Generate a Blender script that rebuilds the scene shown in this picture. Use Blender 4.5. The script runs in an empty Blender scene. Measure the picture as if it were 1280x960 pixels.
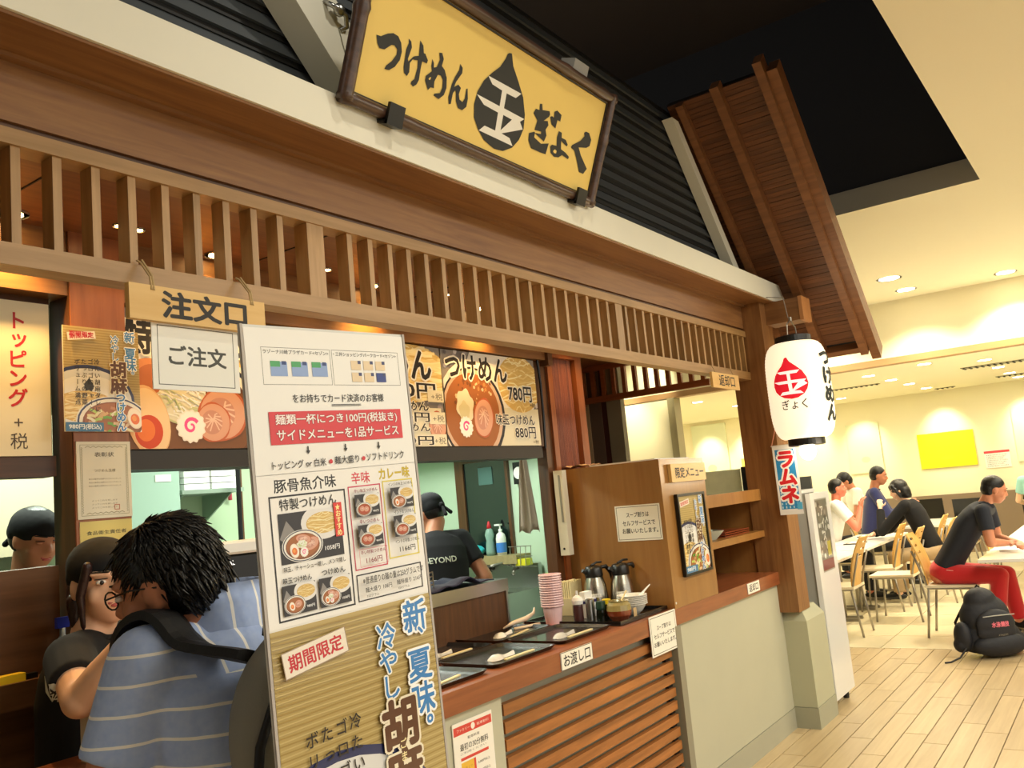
import bpy, bmesh, math, random
from mathutils import Vector, Matrix, noise
from mathutils.geometry import tessellate_polygon
from math import pi, sin, cos, radians, atan2, sqrt

SC = bpy.context.scene
COL = SC.collection
R = random.Random(7)

# ---------------------------------------------------------------- camera, world, exposure
cam_data = bpy.data.cameras.new('camera')
cam_data.sensor_width = 36.0
cam_data.lens = 1093.0 / 1280.0 * 36.0
cam_data.clip_start = 0.05
cam_data.clip_end = 200
cam = bpy.data.objects.new('camera', cam_data)
COL.objects.link(cam)
r_ = Vector((0.5801, -0.80928, -0.09248)); u_ = -Vector((0.05206, 0.15014, -0.98729)); b_ = -Vector((0.81288, 0.56791, 0.12923))
cam.matrix_world = Matrix(((r_.x, u_.x, b_.x, 0), (r_.y, u_.y, b_.y, 0), (r_.z, u_.z, b_.z, 1.6), (0, 0, 0, 1)))
SC.camera = cam

world = bpy.data.worlds.new('world')
SC.world = world
world.use_nodes = True
world.node_tree.nodes['Background'].inputs[0].default_value = (1.0, 0.95, 0.86, 1)
world.node_tree.nodes['Background'].inputs[1].default_value = 0.9

SC.view_settings.view_transform = 'Standard'
SC.view_settings.look = 'None'
SC.view_settings.gamma = 1
SC.view_settings.exposure = 0.25
SC.view_settings.use_curve_mapping = False

def srgb(h):
    h = h.lstrip('#')
    c = [int(h[i:i+2], 16) / 255 for i in (0, 2, 4)]
    return tuple((x / 12.92 if x <= 0.04045 else ((x + 0.055) / 1.055) ** 2.4) for x in c)

# ---------------------------------------------------------------- core helpers
WM = {}

def tag(o, label=None, cat=None, group=None, kind=None):
    if label: o['label'] = label
    if cat: o['category'] = cat
    if group: o['group'] = group
    if kind: o['kind'] = kind
    return o

def empty(name, loc, label=None, cat=None, group=None, rz=0.0, parent=None, kind=None):
    o = bpy.data.objects.new(name, None)
    o.empty_display_size = 0.1
    COL.objects.link(o)
    M = Matrix.Translation(Vector(loc)) @ Matrix.Rotation(rz, 4, 'Z')
    WM[o.name] = M
    if parent is not None:
        o.parent = parent
        o.matrix_basis = WM[parent.name].inverted() @ M
    else:
        o.matrix_basis = M
    return tag(o, label, cat, group, kind)

def link_mesh(name, me, mats, parent=None, label=None, cat=None, group=None, kind=None, smooth=False, origin=None):
    """me is authored in world space"""
    if mats is not None:
        if not isinstance(mats, (list, tuple)): mats = [mats]
        for m in mats: me.materials.append(m)
    if smooth:
        me.polygons.foreach_set('use_smooth', [True] * len(me.polygons))
    o = bpy.data.objects.new(name, me)
    COL.objects.link(o)
    if parent is not None:
        P = WM[parent.name]
        me.transform(P.inverted())
        o.parent = parent
        WM[o.name] = P
    else:
        if origin is None:
            n = len(me.vertices)
            xs = [v.co.x for v in me.vertices]; ys = [v.co.y for v in me.vertices]; zs = [v.co.z for v in me.vertices]
            origin = ((min(xs) + max(xs)) / 2, (min(ys) + max(ys)) / 2, min(zs))
        M = Matrix.Translation(Vector(origin))
        me.transform(M.inverted())
        o.matrix_basis = M
        WM[o.name] = M
    return tag(o, label, cat, group, kind)

def obj(name, bm, mats, parent=None, label=None, cat=None, group=None, kind=None, smooth=False, origin=None, bevel=0.0, recalc=True):
    if bevel > 0:
        es = [e for e in bm.edges if len(e.link_faces) == 2 and e.calc_face_angle(0) > 0.7]
        bmesh.ops.bevel(bm, geom=es, offset=bevel, segments=1, affect='EDGES', profile=0.5)
    if recalc:
        bmesh.ops.recalc_face_normals(bm, faces=bm.faces[:])
    me = bpy.data.meshes.new(name)
    bm.to_mesh(me); bm.free()
    return link_mesh(name, me, mats, parent, label, cat, group, kind, smooth, origin)

def children(o): return [c for c in COL.objects if c.parent == o]

KIDS = {}
def copy_tree(src, M, label=None, group=None, first=True):
    """copy a thing (empty root at WM) and its parts; returns the new root placed at matrix M"""
    def kids(o):
        if o.name not in KIDS: KIDS[o.name] = [c for c in COL.objects if c.parent == o]
        return KIDS[o.name]
    r = src.copy(); COL.objects.link(r); r.matrix_basis = M; WM[r.name] = M
    if label: r['label'] = label
    if group: r['group'] = group
    for ch in kids(src):
        c = ch.copy(); COL.objects.link(c); c.parent = r
        for g in kids(ch):
            d = g.copy(); COL.objects.link(d); d.parent = c
    return r

def B(*boxes):
    bm = bmesh.new()
    for b in boxes: addbox(bm, *b)
    return bm

def addbox(bm, x0, x1, y0, y1, z0, z1, M=None):
    vs = [bm.verts.new(((x0, x1)[i], (y0, y1)[j], (z0, z1)[k])) for i in (0, 1) for j in (0, 1) for k in (0, 1)]
    for f in ((0, 1, 3, 2), (4, 6, 7, 5), (0, 4, 5, 1), (2, 3, 7, 6), (0, 2, 6, 4), (1, 5, 7, 3)):
        bm.faces.new([vs[i] for i in f])
    if M is not None: bmesh.ops.transform(bm, matrix=M, verts=vs)
    return vs

def box(name, x0, x1, y0, y1, z0, z1, mat, parent=None, **k):
    return obj(name, B((x0, x1, y0, y1, z0, z1)), mat, parent, **k)

def prism(bm, pts, axis, a0, a1):
    """extrude a closed 2d outline; axis 'x': pts are (y,z); 'y': (x,z); 'z': (x,y)"""
    def P(p, a):
        return {'x': (a, p[0], p[1]), 'y': (p[0], a, p[1]), 'z': (p[0], p[1], a)}[axis]
    A = [bm.verts.new(P(p, a0)) for p in pts]; Bv = [bm.verts.new(P(p, a1)) for p in pts]
    n = len(pts)
    bm.faces.new(A); bm.faces.new(Bv[::-1])
    for i in range(n): bm.faces.new((A[i], A[(i + 1) % n], Bv[(i + 1) % n], Bv[i]))
    return A + Bv

def frame_axes(d):
    d = Vector(d).normalized()
    a = Vector((0, 0, 1)) if abs(d.z) < 0.9 else Vector((1, 0, 0))
    s = d.cross(a).normalized(); t = s.cross(d).normalized()
    return s, t

def tube(bm, pts, r, seg=8, cap=True, rr=None):
    pts = [Vector(p) for p in pts]
    rings = []
    s0 = None
    for i, p in enumerate(pts):
        d = (pts[min(i + 1, len(pts) - 1)] - pts[max(i - 1, 0)])
        if d.length < 1e-9: d = Vector((0, 0, 1))
        d.normalize()
        if s0 is None: s, t = frame_axes(d)
        else:
            s = (s0 - d * s0.dot(d))
            if s.length < 1e-6: s, t = frame_axes(d)
            s.normalize(); t = s.cross(d).normalized()
        s0 = s
        rad = rr[i] if rr else r
        rings.append([bm.verts.new(p + (s * cos(2 * pi * k / seg) + t * sin(2 * pi * k / seg)) * rad) for k in range(seg)])
    for a, b in zip(rings, rings[1:]):
        for k in range(seg): bm.faces.new((a[k], a[(k + 1) % seg], b[(k + 1) % seg], b[k]))
    if cap:
        bm.faces.new(rings[0][::-1]); bm.faces.new(rings[-1])
    return bm

def lathe(bm, prof, c, seg=24, M=None, cap=True):
    """prof: list of (radius, z) around vertical axis through c"""
    rings = []; allv = []
    for r, z in prof:
        rings.append([bm.verts.new((c[0] + r * cos(2 * pi * k / seg), c[1] + r * sin(2 * pi * k / seg), c[2] + z)) for k in range(seg)])
        allv += rings[-1]
    for a, b in zip(rings, rings[1:]):
        for k in range(seg): bm.faces.new((a[k], a[(k + 1) % seg], b[(k + 1) % seg], b[k]))
    if cap:
        bm.faces.new(rings[0][::-1]); bm.faces.new(rings[-1])
    if M is not None: bmesh.ops.transform(bm, matrix=M, verts=allv)
    return bm

def ell(bm, c, r, rot=None, sub=3):
    M = Matrix.Translation(Vector(c))
    if rot is not None: M = M @ rot.to_4x4()
    M = M @ Matrix.Diagonal((r[0], r[1], r[2], 1))
    bmesh.ops.create_icosphere(bm, subdivisions=sub, radius=1, matrix=M)
    return bm

def capsule(bm, p0, r0, p1, r1, seg=14, flat0=False, flat1=False):
    p0 = Vector(p0); p1 = Vector(p1); d = p1 - p0
    L = d.length
    if L < 1e-6: return ell(bm, p0, (r0, r0, r0))
    d.normalize()
    pts, rr = [], []
    if not flat0:
        for k in range(4):
            a = pi / 2 * (k + 0.3) / 4.3
            pts.append(p0 - d * r0 * cos(a)); rr.append(r0 * sin(a))
    pts.append(p0); rr.append(r0); pts.append(p1); rr.append(r1)
    if not flat1:
        for k in range(3, -1, -1):
            a = pi / 2 * (k + 0.3) / 4.3
            pts.append(p1 + d * r1 * cos(a)); rr.append(r1 * sin(a))
    return tube(bm, pts, 0, seg, True, rr)

# ---------------------------------------------------------------- materials
MC = {}
def mat(name, col='#808080', rough=0.6, metal=0.0, bump=0.0, bscale=200, var=0.0, vscale=3, coat=0.0, emit=None, estr=0, trans=0.0, sheen=0.0, alpha=None, spec=None):
    if name in MC: return MC[name]
    m = bpy.data.materials.new(name); m.use_nodes = True
    nt = m.node_tree; b = nt.nodes['Principled BSDF']
    c = srgb(col)
    b.inputs['Base Color'].default_value = (*c, 1)
    b.inputs['Roughness'].default_value = rough
    b.inputs['Metallic'].default_value = metal
    if coat: b.inputs['Coat Weight'].default_value = coat; b.inputs['Coat Roughness'].default_value = 0.08
    if trans: b.inputs['Transmission Weight'].default_value = trans
    if sheen: b.inputs['Sheen Weight'].default_value = sheen
    if spec is not None: b.inputs['Specular IOR Level'].default_value = spec
    if alpha is not None: b.inputs['Alpha'].default_value = alpha
    if emit:
        b.inputs['Emission Color'].default_value = (*srgb(emit), 1); b.inputs['Emission Strength'].default_value = estr
    if var or bump:
        tc = nt.nodes.new('ShaderNodeTexCoord')
    if var:
        n = nt.nodes.new('ShaderNodeTexNoise'); n.inputs['Scale'].default_value = vscale; n.inputs['Detail'].default_value = 5
        nt.links.new(tc.outputs['Object'], n.inputs['Vector'])
        mx = nt.nodes.new('ShaderNodeMix'); mx.data_type = 'RGBA'
        mx.inputs['A'].default_value = (*[x * (1 - var) for x in c], 1); mx.inputs['B'].default_value = (*[min(1, x * (1 + var)) for x in c], 1)
        nt.links.new(n.outputs['Fac'], mx.inputs['Factor']); nt.links.new(mx.outputs['Result'], b.inputs['Base Color'])
    if bump:
        n2 = nt.nodes.new('ShaderNodeTexNoise'); n2.inputs['Scale'].default_value = bscale
        nt.links.new(tc.outputs['Object'], n2.inputs['Vector'])
        bp = nt.nodes.new('ShaderNodeBump'); bp.inputs['Strength'].default_value = bump; bp.inputs['Distance'].default_value = 0.01
        nt.links.new(n2.outputs['Fac'], bp.inputs['Height']); nt.links.new(bp.outputs['Normal'], b.inputs['Normal'])
    MC[name] = m
    return m

def wood(name, c1, c2, axis='x', rough=0.45, scale=1.0, coat=0.15, piecevar=0.0):
    if name in MC: return MC[name]
    m = bpy.data.materials.new(name); m.use_nodes = True
    nt = m.node_tree; b = nt.nodes['Principled BSDF']
    tc = nt.nodes.new('ShaderNodeTexCoord'); mp = nt.nodes.new('ShaderNodeMapping')
    s = {'x': (1.2, 18, 18), 'y': (18, 1.2, 18), 'z': (18, 18, 1.2)}[axis]
    mp.inputs['Scale'].default_value = [a * scale for a in s]
    oi = nt.nodes.new('ShaderNodeObjectInfo')
    nt.links.new(tc.outputs['Object'], mp.inputs['Vector'])
    va = nt.nodes.new('ShaderNodeVectorMath'); va.operation = 'ADD'
    mul = nt.nodes.new('ShaderNodeMath'); mul.operation = 'MULTIPLY'; mul.inputs[1].default_value = 37.0 if piecevar else 0.0
    nt.links.new(oi.outputs['Random'], mul.inputs[0])
    nt.links.new(mp.outputs['Vector'], va.inputs[0]); nt.links.new(mul.outputs[0], va.inputs[1])
    n = nt.nodes.new('ShaderNodeTexNoise'); n.inputs['Scale'].default_value = 2.0; n.inputs['Detail'].default_value = 6; n.inputs['Roughness'].default_value = 0.6; n.inputs['Distortion'].default_value = 0.4
    nt.links.new(va.outputs[0], n.inputs['Vector'])
    cr = nt.nodes.new('ShaderNodeValToRGB')
    cr.color_ramp.elements[0].position = 0.3; cr.color_ramp.elements[1].position = 0.7
    cr.color_ramp.elements[0].color = (*srgb(c2), 1); cr.color_ramp.elements[1].color = (*srgb(c1), 1)
    nt.links.new(n.outputs['Fac'], cr.inputs['Fac'])
    out = cr.outputs['Color']
    if piecevar:
        hs = nt.nodes.new('ShaderNodeHueSaturation')
        mr = nt.nodes.new('ShaderNodeMapRange'); mr.inputs['To Min'].default_value = 1 - piecevar; mr.inputs['To Max'].default_value = 1 + piecevar
        nt.links.new(oi.outputs['Random'], mr.inputs['Value']); nt.links.new(mr.outputs['Result'], hs.inputs['Value'])
        nt.links.new(out, hs.inputs['Color']); out = hs.outputs['Color']
    nt.links.new(out, b.inputs['Base Color'])
    b.inputs['Roughness'].default_value = rough
    b.inputs['Coat Weight'].default_value = coat; b.inputs['Coat Roughness'].default_value = 0.25
    bp = nt.nodes.new('ShaderNodeBump'); bp.inputs['Strength'].default_value = 0.12; bp.inputs['Distance'].default_value = 0.004
    nt.links.new(n.outputs['Fac'], bp.inputs['Height']); nt.links.new(bp.outputs['Normal'], b.inputs['Normal'])
    MC[name] = m
    return m

def printmat(name, rough=0.5, coat=0.0, emit=0.0):
    if name in MC: return MC[name]
    m = bpy.data.materials.new(name); m.use_nodes = True
    nt = m.node_tree; b = nt.nodes['Principled BSDF']
    a = nt.nodes.new('ShaderNodeAttribute'); a.attribute_name = 'ink'
    nt.links.new(a.outputs['Color'], b.inputs['Base Color'])
    b.inputs['Roughness'].default_value = rough
    if coat: b.inputs['Coat Weight'].default_value = coat; b.inputs['Coat Roughness'].default_value = 0.06
    if emit:
        nt.links.new(a.outputs['Color'], b.inputs['Emission Color']); b.inputs['Emission Strength'].default_value = emit
    MC[name] = m
    return m

PM = printmat('ink_matte', 0.55)
PG = printmat('ink_laminated', 0.35, coat=0.6)

WX = wood('red_brown_wood_x', '#966a3c', '#774c28', 'x')
WY = wood('red_brown_wood_y', '#966a3c', '#774c28', 'y')
WZ = wood('red_brown_wood_z', '#966a3c', '#774c28', 'z')
WD = wood('dark_wood_z', '#67401f', '#472a14', 'z')
WDX = wood('dark_wood_x', '#67401f', '#472a14', 'x')
WL = wood('light_slat_wood', '#b08a5a', '#94703f', 'z', piecevar=0.1)
WLX = wood('light_rail_wood', '#b08a5a', '#94703f', 'x')
WC = wood('cabinet_wood', '#a0733c', '#8f6230', 'z', rough=0.35, scale=0.6, coat=0.3)
WCX = wood('counter_wood', '#9c5a34', '#7d4325', 'x', rough=0.35, coat=0.3)
WS = wood('lower_slat_wood', '#b07038', '#835024', 'x', piecevar=0.18)
WP = wood('pale_plaque_wood', '#e0bb78', '#d4a95f', 'x', scale=0.7, coat=0.0)
WCH = wood('chair_plywood', '#e3b765', '#d2a050', 'z', coat=0.3)
REED = wood('reed_wood', '#8a5530', '#5d3519', 'y', scale=3.0, coat=0.0)
CREAM = mat('cream_paint', '#f3ecd2', 0.7, var=0.02)
WHITEP = mat('white_beam_paint', '#e6e3d2', 0.5, var=0.03)
GREYGREEN = mat('grey_green_panel', '#b9b8a2', 0.55, var=0.05, vscale=4, bump=0.02, bscale=60)
BLACK = mat('black_paint', '#0c0c0c', 0.6)
BLACKP = mat('black_plastic', '#111111', 0.35)
BROWNBLACK = mat('dark_brown_ceiling', '#2a211d', 0.8)
STEEL = mat('stainless_steel', '#b9b9b6', 0.28, 1.0, bump=0.02, bscale=80)
CHROME = mat('grey_tube_metal', '#9a958b', 0.35, 0.8)
PAPER = mat('white_paper', '#f1efe8', 0.6)
SKIN = mat('skin', '#e2a98a', 0.5, var=0.05, vscale=20)
SKINL = mat('light_skin', '#f0bf9f', 0.5, var=0.04, vscale=20)
SKIND = mat('tan_skin', '#c98563', 0.5, var=0.05, vscale=20)
HAIRM = mat('black_hair', '#0d0b0b', 0.35, bump=0.3, bscale=150)
EYEW = mat('eye_white', '#e9e4dc', 0.3)
LIP = mat('lip', '#c4605a', 0.45)
LAMP = mat('lamp_glow', '#fff6dc', 0.5, emit='#fff0cc', estr=25)
LAMPW = mat('warm_lamp_glow', '#ffe0a0', 0.5, emit='#ffd890', estr=30)
WHITEPL = mat('white_plastic', '#ecece8', 0.35)
CLEAR = mat('clear_plastic', '#f4f8f8', 0.08, trans=0.95)
RED = mat('red_fabric', '#c8151f', 0.75, sheen=0.3)

def spot(name, loc, energy, color=(1, 0.85, 0.6), size=110, blend=0.6, target=None, radius=0.04):
    l = bpy.data.lights.new(name, 'SPOT'); l.energy = energy; l.color = color
    l.spot_size = radians(size); l.spot_blend = blend; l.shadow_soft_size = radius
    o = bpy.data.objects.new(name, l); COL.objects.link(o); o.location = loc
    if target:
        o.rotation_euler = (Vector(target) - Vector(loc)).to_track_quat('-Z', 'Y').to_euler()
    return o

def area(name, loc, energy, sx, sy, color=(1, 1, 1), rot=(0, 0, 0)):
    l = bpy.data.lights.new(name, 'AREA'); l.energy = energy; l.color = color; l.shape = 'RECTANGLE'; l.size = sx; l.size_y = sy
    o = bpy.data.objects.new(name, l); COL.objects.link(o); o.location = loc; o.rotation_euler = rot
    return o

# large soft lamps: the ceiling luminaires of the mall hall on the customers' side, one added fill lamp and the kitchen tube lights
HALL = (1.0, 0.95, 0.80)
area('hall_soft_lamp', (2.6, -1.4, 3.46), 62, 3.0, 1.2, HALL)
area('hall_soft_lamp', (5.0, -1.2, 3.46), 85, 3.0, 1.2, HALL)
area('hall_soft_lamp', (8.8, -1.2, 3.46), 85, 2.5, 1.2, HALL)
area('hall_soft_lamp', (1.0, -3.4, 3.46), 80, 3.0, 1.2, HALL)  # added unseen fill, brightens the customer's shirt and the shop front
area('kitchen_tube_lamp', (1.9, 3.7, 2.42), 34, 1.2, 0.3, (0.88, 1.0, 0.84))
area('kitchen_tube_lamp', (3.9, 3.9, 2.42), 40, 1.2, 0.3, (0.93, 1.0, 0.9))

# ---------------------------------------------------------------- flat print
class Print:
    def __init__(s, o, u, v, W=None, H=None, step=2e-5, fold=None):
        s.o = Vector(o); s.u = Vector(u).normalized(); s.v = Vector(v).normalized(); s.n = s.u.cross(s.v).normalized()
        s.W = W; s.H = H; s.vs = []; s.fs = []; s.cs = []; s.l = 1; s.step = step; s.fold = fold; s.T = None
    def _clip(s, tri):
        if s.W is None: return tri
        for ax, lim, sg in ((0, 0, 1), (0, s.W, -1), (1, 0, 1), (1, s.H, -1)):
            out = []
            n = len(tri)
            for i in range(n):
                a = tri[i]; b = tri[(i + 1) % n]
                da = (a[ax] - lim) * sg; db = (b[ax] - lim) * sg
                if da >= 0: out.append(a)
                if (da >= 0) != (db >= 0):
                    t = da / (da - db); out.append((a[0] + (b[0] - a[0]) * t, a[1] + (b[1] - a[1]) * t))
            tri = out
            if len(tri) < 3: return []
        return tri
    def _emit(s, tri, col):
        if s.T: tri = [s.T(p) for p in tri]
        tri = s._clip(tri)
        if len(tri) < 3: return
        k = len(s.vs)
        ar = 0
        for i in range(len(tri)):
            a = tri[i]; b = tri[(i + 1) % len(tri)]; ar += a[0] * b[1] - a[1] * b[0]
        if ar < 0: tri = tri[::-1]
        s.vs += [(p[0], p[1], s.l * s.step) for p in tri]
        s.fs.append(tuple(range(k, k + len(tri)))); s.cs.append(col)
    def poly(s, pts, col):
        c = srgb(col) if isinstance(col, str) else col
        if len(pts) <= 4 and False: s._emit(list(pts), c)
        else:
            for t in tessellate_polygon([[Vector((p[0], p[1], 0)) for p in pts]]):
                s._emit([pts[i] for i in t], c)
        s.l += 1
    def rect(s, x0, y0, x1, y1, col): 
        c = srgb(col) if isinstance(col, str) else col
        s._emit([(x0, y0), (x1, y0), (x1, y1), (x0, y1)], c); s.l += 1
    def frame(s, x0, y0, x1, y1, w, col):
        s.rect(x0, y0, x1, y0 + w, col); s.rect(x0, y1 - w, x1, y1, col); s.rect(x0, y0, x0 + w, y1, col); s.rect(x1 - w, y0, x1, y1, col)
    def disc(s, cx, cy, r, col, ry=None, rot=0, n=28, wob=0, wn=0):
        ry = r if ry is None else ry
        pts = []
        for k in range(n):
            a = 2 * pi * k / n; f = 1 + (wob * sin(wn * a) if wob else 0)
            x, y = r * f * cos(a), ry * f * sin(a)
            pts.append((cx + x * cos(rot) - y * sin(rot), cy + x * sin(rot) + y * cos(rot)))
        s.poly(pts, col)
    def line(s, pts, w, col, w1=None):
        c = srgb(col) if isinstance(col, str) else col
        n = len(pts)
        L, Rr = [], []
        for i in range(n):
            a = pts[max(i - 1, 0)]; b = pts[min(i + 1, n - 1)]
            dx, dy = b[0] - a[0], b[1] - a[1]; d = sqrt(dx * dx + dy * dy) or 1
            ww = (w if w1 is None else w + (w1 - w) * i / (n - 1)) / 2
            L.append((pts[i][0] - dy / d * ww, pts[i][1] + dx / d * ww)); Rr.append((pts[i][0] + dy / d * ww, pts[i][1] - dx / d * ww))
        for i in range(n - 1):
            s._emit([L[i], L[i + 1], Rr[i + 1], Rr[i]], c)
        s.l += 1
    def text(s, t, x0, y0, x1, y1, col, bold=0.0, outline=None, ow=0.06, rot=0):
        """fit the string into the box x0..x1, y0..y1"""
        if outline: s._text(t, x0, y0, x1, y1, outline, ow + bold, rot)
        s._text(t, x0, y0, x1, y1, col, bold, rot)
    def _text(s, t, x0, y0, x1, y1, col, bold, rot):
        c = srgb(col)
        vs, fs, b0 = glyphs(t)
        sx = (x1 - x0) / max(1e-6, b0[2] - b0[0]); sy = (y1 - y0) / max(1e-6, b0[3] - b0[1])
        cx, cy = (x0 + x1) / 2, (y0 + y1) / 2
        for ox, oy in offs(bold):
            P = []
            for v in vs:
                x = x0 + (v[0] + ox - b0[0]) * sx; y = y0 + (v[1] + oy - b0[1]) * sy
                if rot:
                    dx, dy = x - cx, y - cy; x = cx + dx * cos(rot) - dy * sin(rot); y = cy + dx * sin(rot) + dy * cos(rot)
                P.append((x, y))
            for f in fs: s._emit([P[i] for i in f], c)
            s.l += .5
        s.l += 1
    def vtext(s, t, xc, ytop, ybot, size, col, bold=0.0, outline=None, ow=0.06, xs=1.0):
        h = (ytop - ybot) / len(t); size = min(size, h * 1.1)
        for p in ((outline, ow + bold), (col, bold)):
            if p[0] is None: continue
            c = srgb(p[0])
            for i, ch in enumerate(t):
                if ch == ' ': continue
                vs, fs, bb = glyphs(ch)
                yc = ytop - h * (i + 0.5)
                for ox, oy in offs(p[1]):
                    for f in fs:
                        q = []
                        for k in f:
                            x, y = vs[k][0] - 0.5, vs[k][1] - 0.38
                            if ch in 'ー': x, y = y, -x
                            if ch in '、。': x, y = x + 0.55, y + 0.55
                            if ch in 'っゃゅょッャュョ': x, y = x + 0.1, y + 0.08
                            q.append((xc + (x + ox) * size * xs, yc + (y + oy) * size))
                        s._emit(q, c)
                    s.l += .5
                s.l -= .5 * len(offs(p[1]))
            s.l += 1 + .5 * len(offs(p[1]))
    def build(s, name, m, parent=None, **k):
        me = bpy.data.meshes.new(name)
        if s.fold: vs = [s.fold(p) for p in s.vs]
        else: vs = [s.o + s.u * p[0] + s.v * p[1] + s.n * (p[2] + 0.0004) for p in s.vs]
        me.from_pydata(vs, [], s.fs)
        a = me.color_attributes.new('ink', 'FLOAT_COLOR', 'CORNER')
        buf = []
        for f, c in zip(s.fs, s.cs): buf += [c[0], c[1], c[2], 1.0] * len(f)
        a.data.foreach_set('color', buf)
        me.validate()
        return link_mesh(name, me, m, parent, **k)

def offs(b):
    if b < 0.004: return [(0, 0)]
    n = 4 if b < 0.035 else (8 if b < .075 else 12)
    o = [(b * cos(2 * pi * k / n + pi / 4), b * sin(2 * pi * k / n + pi / 4)) for k in range(n)]
    return o + [(0, 0)]
GC = {}
def glyphs(t, bold=0):
    if t in GC: return GC[t]
    c = bpy.data.curves.new('glyph', 'FONT'); c.body = t; c.size = 1; c.fill_mode = 'FRONT'; c.resolution_u = 2
    o = bpy.data.objects.new('glyph', c); m = o.to_mesh()
    vs = [(v.co.x, v.co.y) for v in m.vertices]; fs = [tuple(p.vertices) for p in m.polygons]
    o.to_mesh_clear(); bpy.data.objects.remove(o); bpy.data.curves.remove(c)
    if not vs: vs = [(0, 0), (1, 0), (1, 1)]; fs = []
    GC[t] = (vs, fs, (min(v[0] for v in vs), min(v[1] for v in vs), max(v[0] for v in vs), max(v[1] for v in vs)))
    return GC[t]

X_, Y_, Z_ = Vector((1, 0, 0)), Vector((0, 1, 0)), Vector((0, 0, 1))

def board(name, x0, x1, z0, z1, y, th, m, parent=None, **k):
    """thin sheet facing -Y whose front is at y"""
    return box(name, x0, x1, y, y + th, z0, z1, m, parent, **k)

def unique_empty(name, loc, label, cat, group=None): return empty(name, loc, label, cat, group)
# ================================================================ STRUCTURE
S = dict(kind='structure')
# ---- floor: planks near (X < 8.27), large cream tiles beyond
floor = empty('floor', (0, 0, 0), kind='structure')
box('screed', -3, 17.2, -6, 9, -0.06, -0.006, mat('grout', '#6e5a3c', 0.8), floor)
PL = wood('floor_plank_tile', '#d2bb92', '#c0a77f', 'x', rough=0.35, scale=0.7, coat=0.25, piecevar=0.07)
TL = mat('cream_floor_tile', '#f2e6c4', 0.25, var=0.03, vscale=1.5, coat=0.3)
def tile_mesh(sx, sy, nm):
    bm = bmesh.new(); addbox(bm, 0, sx, 0, sy, -0.006, 0)
    me = bpy.data.meshes.new(nm); bmesh.ops.recalc_face_normals(bm, faces=bm.faces[:]); bm.to_mesh(me); bm.free(); return me
pm = tile_mesh(0.894, 0.128, 'plank'); pm.materials.append(PL)
rest = bmesh.new()
row = 0
y = 3.549
cnt = 0
while y > -3.2:
    y -= 0.135; row += 1
    off = (row % 3) * 0.30 + (row % 2) * 0.13
    x = 8.25 - off if row % 3 else 8.25
    if x < 8.25: # short end piece
        addbox(rest, x + 0.005, 8.25, y, y + 0.13, -0.006, 0)
    while x > -2:
        x -= 0.9
        near = (x > 4.0 and -0.75 < y < 2.0)
        if near and cnt < 290:
            o = bpy.data.objects.new('plank', pm); COL.objects.link(o); o.parent = floor; o.location = (x, y, 0); cnt += 1
        else:
            addbox(rest, x, x + 0.895, y, y + 0.13, -0.006, 0)
obj('plank_field', rest, PL, floor, kind='stuff')
tm = tile_mesh(0.592, 0.592, 'floor_tile'); tm.materials.append(TL)
rest = bmesh.new()
for i in range(15):
    for j in range(-6, 16):
        x = 8.262 + i * 0.6; yy = 0.3 + j * 0.6 - 1.2
        sh = 0
        if i < 8 and -2 <= j <= 7:
            o = bpy.data.objects.new('floor_tile', tm); COL.objects.link(o); o.parent = floor; o.location = (x, yy, 0)
        else: addbox(rest, x, x + 0.592, yy, yy + 0.592, -0.006, 0)
obj('tile_field', rest, TL, floor, kind='stuff')

# ---- mall ceiling with the dark recess over the shop
CEIL = mat('ceiling_paint', '#f0ebd4', 0.75)
RX, RY, CZ = 6.79, 0.61, 3.5
box('ceiling', -3, 11.0, -6, RY, CZ, CZ + 0.14, CEIL, **S)
box('ceiling', RX, 11.0, RY, 9, CZ, CZ + 0.14, CEIL, **S)
box('trim_recess', RX, RX + 0.02, RY, 9, CZ + 0.14, CZ + 0.17, mat('recess_edge_grey', '#8b8676', 0.6), **S)
box('trim_recess', RX - 0.003, RX, RY, 9, CZ, CZ + 0.155, mat('recess_edge_grey', '#8b8676', 0.6), **S)
NAVY = mat('recess_dark_wall', '#0d0d12', 0.8)
box('wall_recess', RX + 0.02, RX + 0.12, RY - 0.1, 9, CZ + 0.14, 5.2, NAVY, **S)
box('wall_recess', -3, RX + 0.12, RY - 0.12, RY - 0.02, CZ + 0.14, 5.2, NAVY, **S)
box('ceiling_recess', -3, RX + 0.12, RY - 0.12, 9, 5.2, 5.3, BROWNBLACK, **S)

# ---- bulkhead wall X=11, dining hall beyond
DIN = mat('dining_wall_paint', '#f2ebca', 0.7, var=0.015)
box('wall_bulkhead', 11.0, 11.15, -6, 9, 2.83, CZ, DIN, **S)
box('trim_bulkhead', 10.985, 11.17, -6, 9, 2.755, 2.83, mat('brown_trim', '#a8835a', 0.5), **S)
box('wall_bulkhead', 11.0, 11.15, 5.12, 9, 0, 2.755, DIN, **S)
box('trim_jamb', 10.98, 11.18, 5.02, 5.12, 0, 2.755, mat('jamb_grey', '#a39a78', 0.5), **S)
box('ceiling_dining', 11.15, 16.7, -6, 9, 2.76, 2.86, mat('dining_ceiling', '#f3ecd0', 0.75), **S)
box('wall_dining_far', 16.6, 16.75, -6, 9, 0, 2.9, DIN, **S)
box('wall_dining_left', 11.0, 16.7, 9, 9.1, 0, 2.9, DIN, **S)
box('wall_dining_right', 8.0, 16.7, -6.1, -6.0, 0, 3.5, DIN, **S)
box('wall_shop_back', 5.9, 11.1, 8.6, 8.7, 0, 3.5, DIN, **S)

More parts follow.
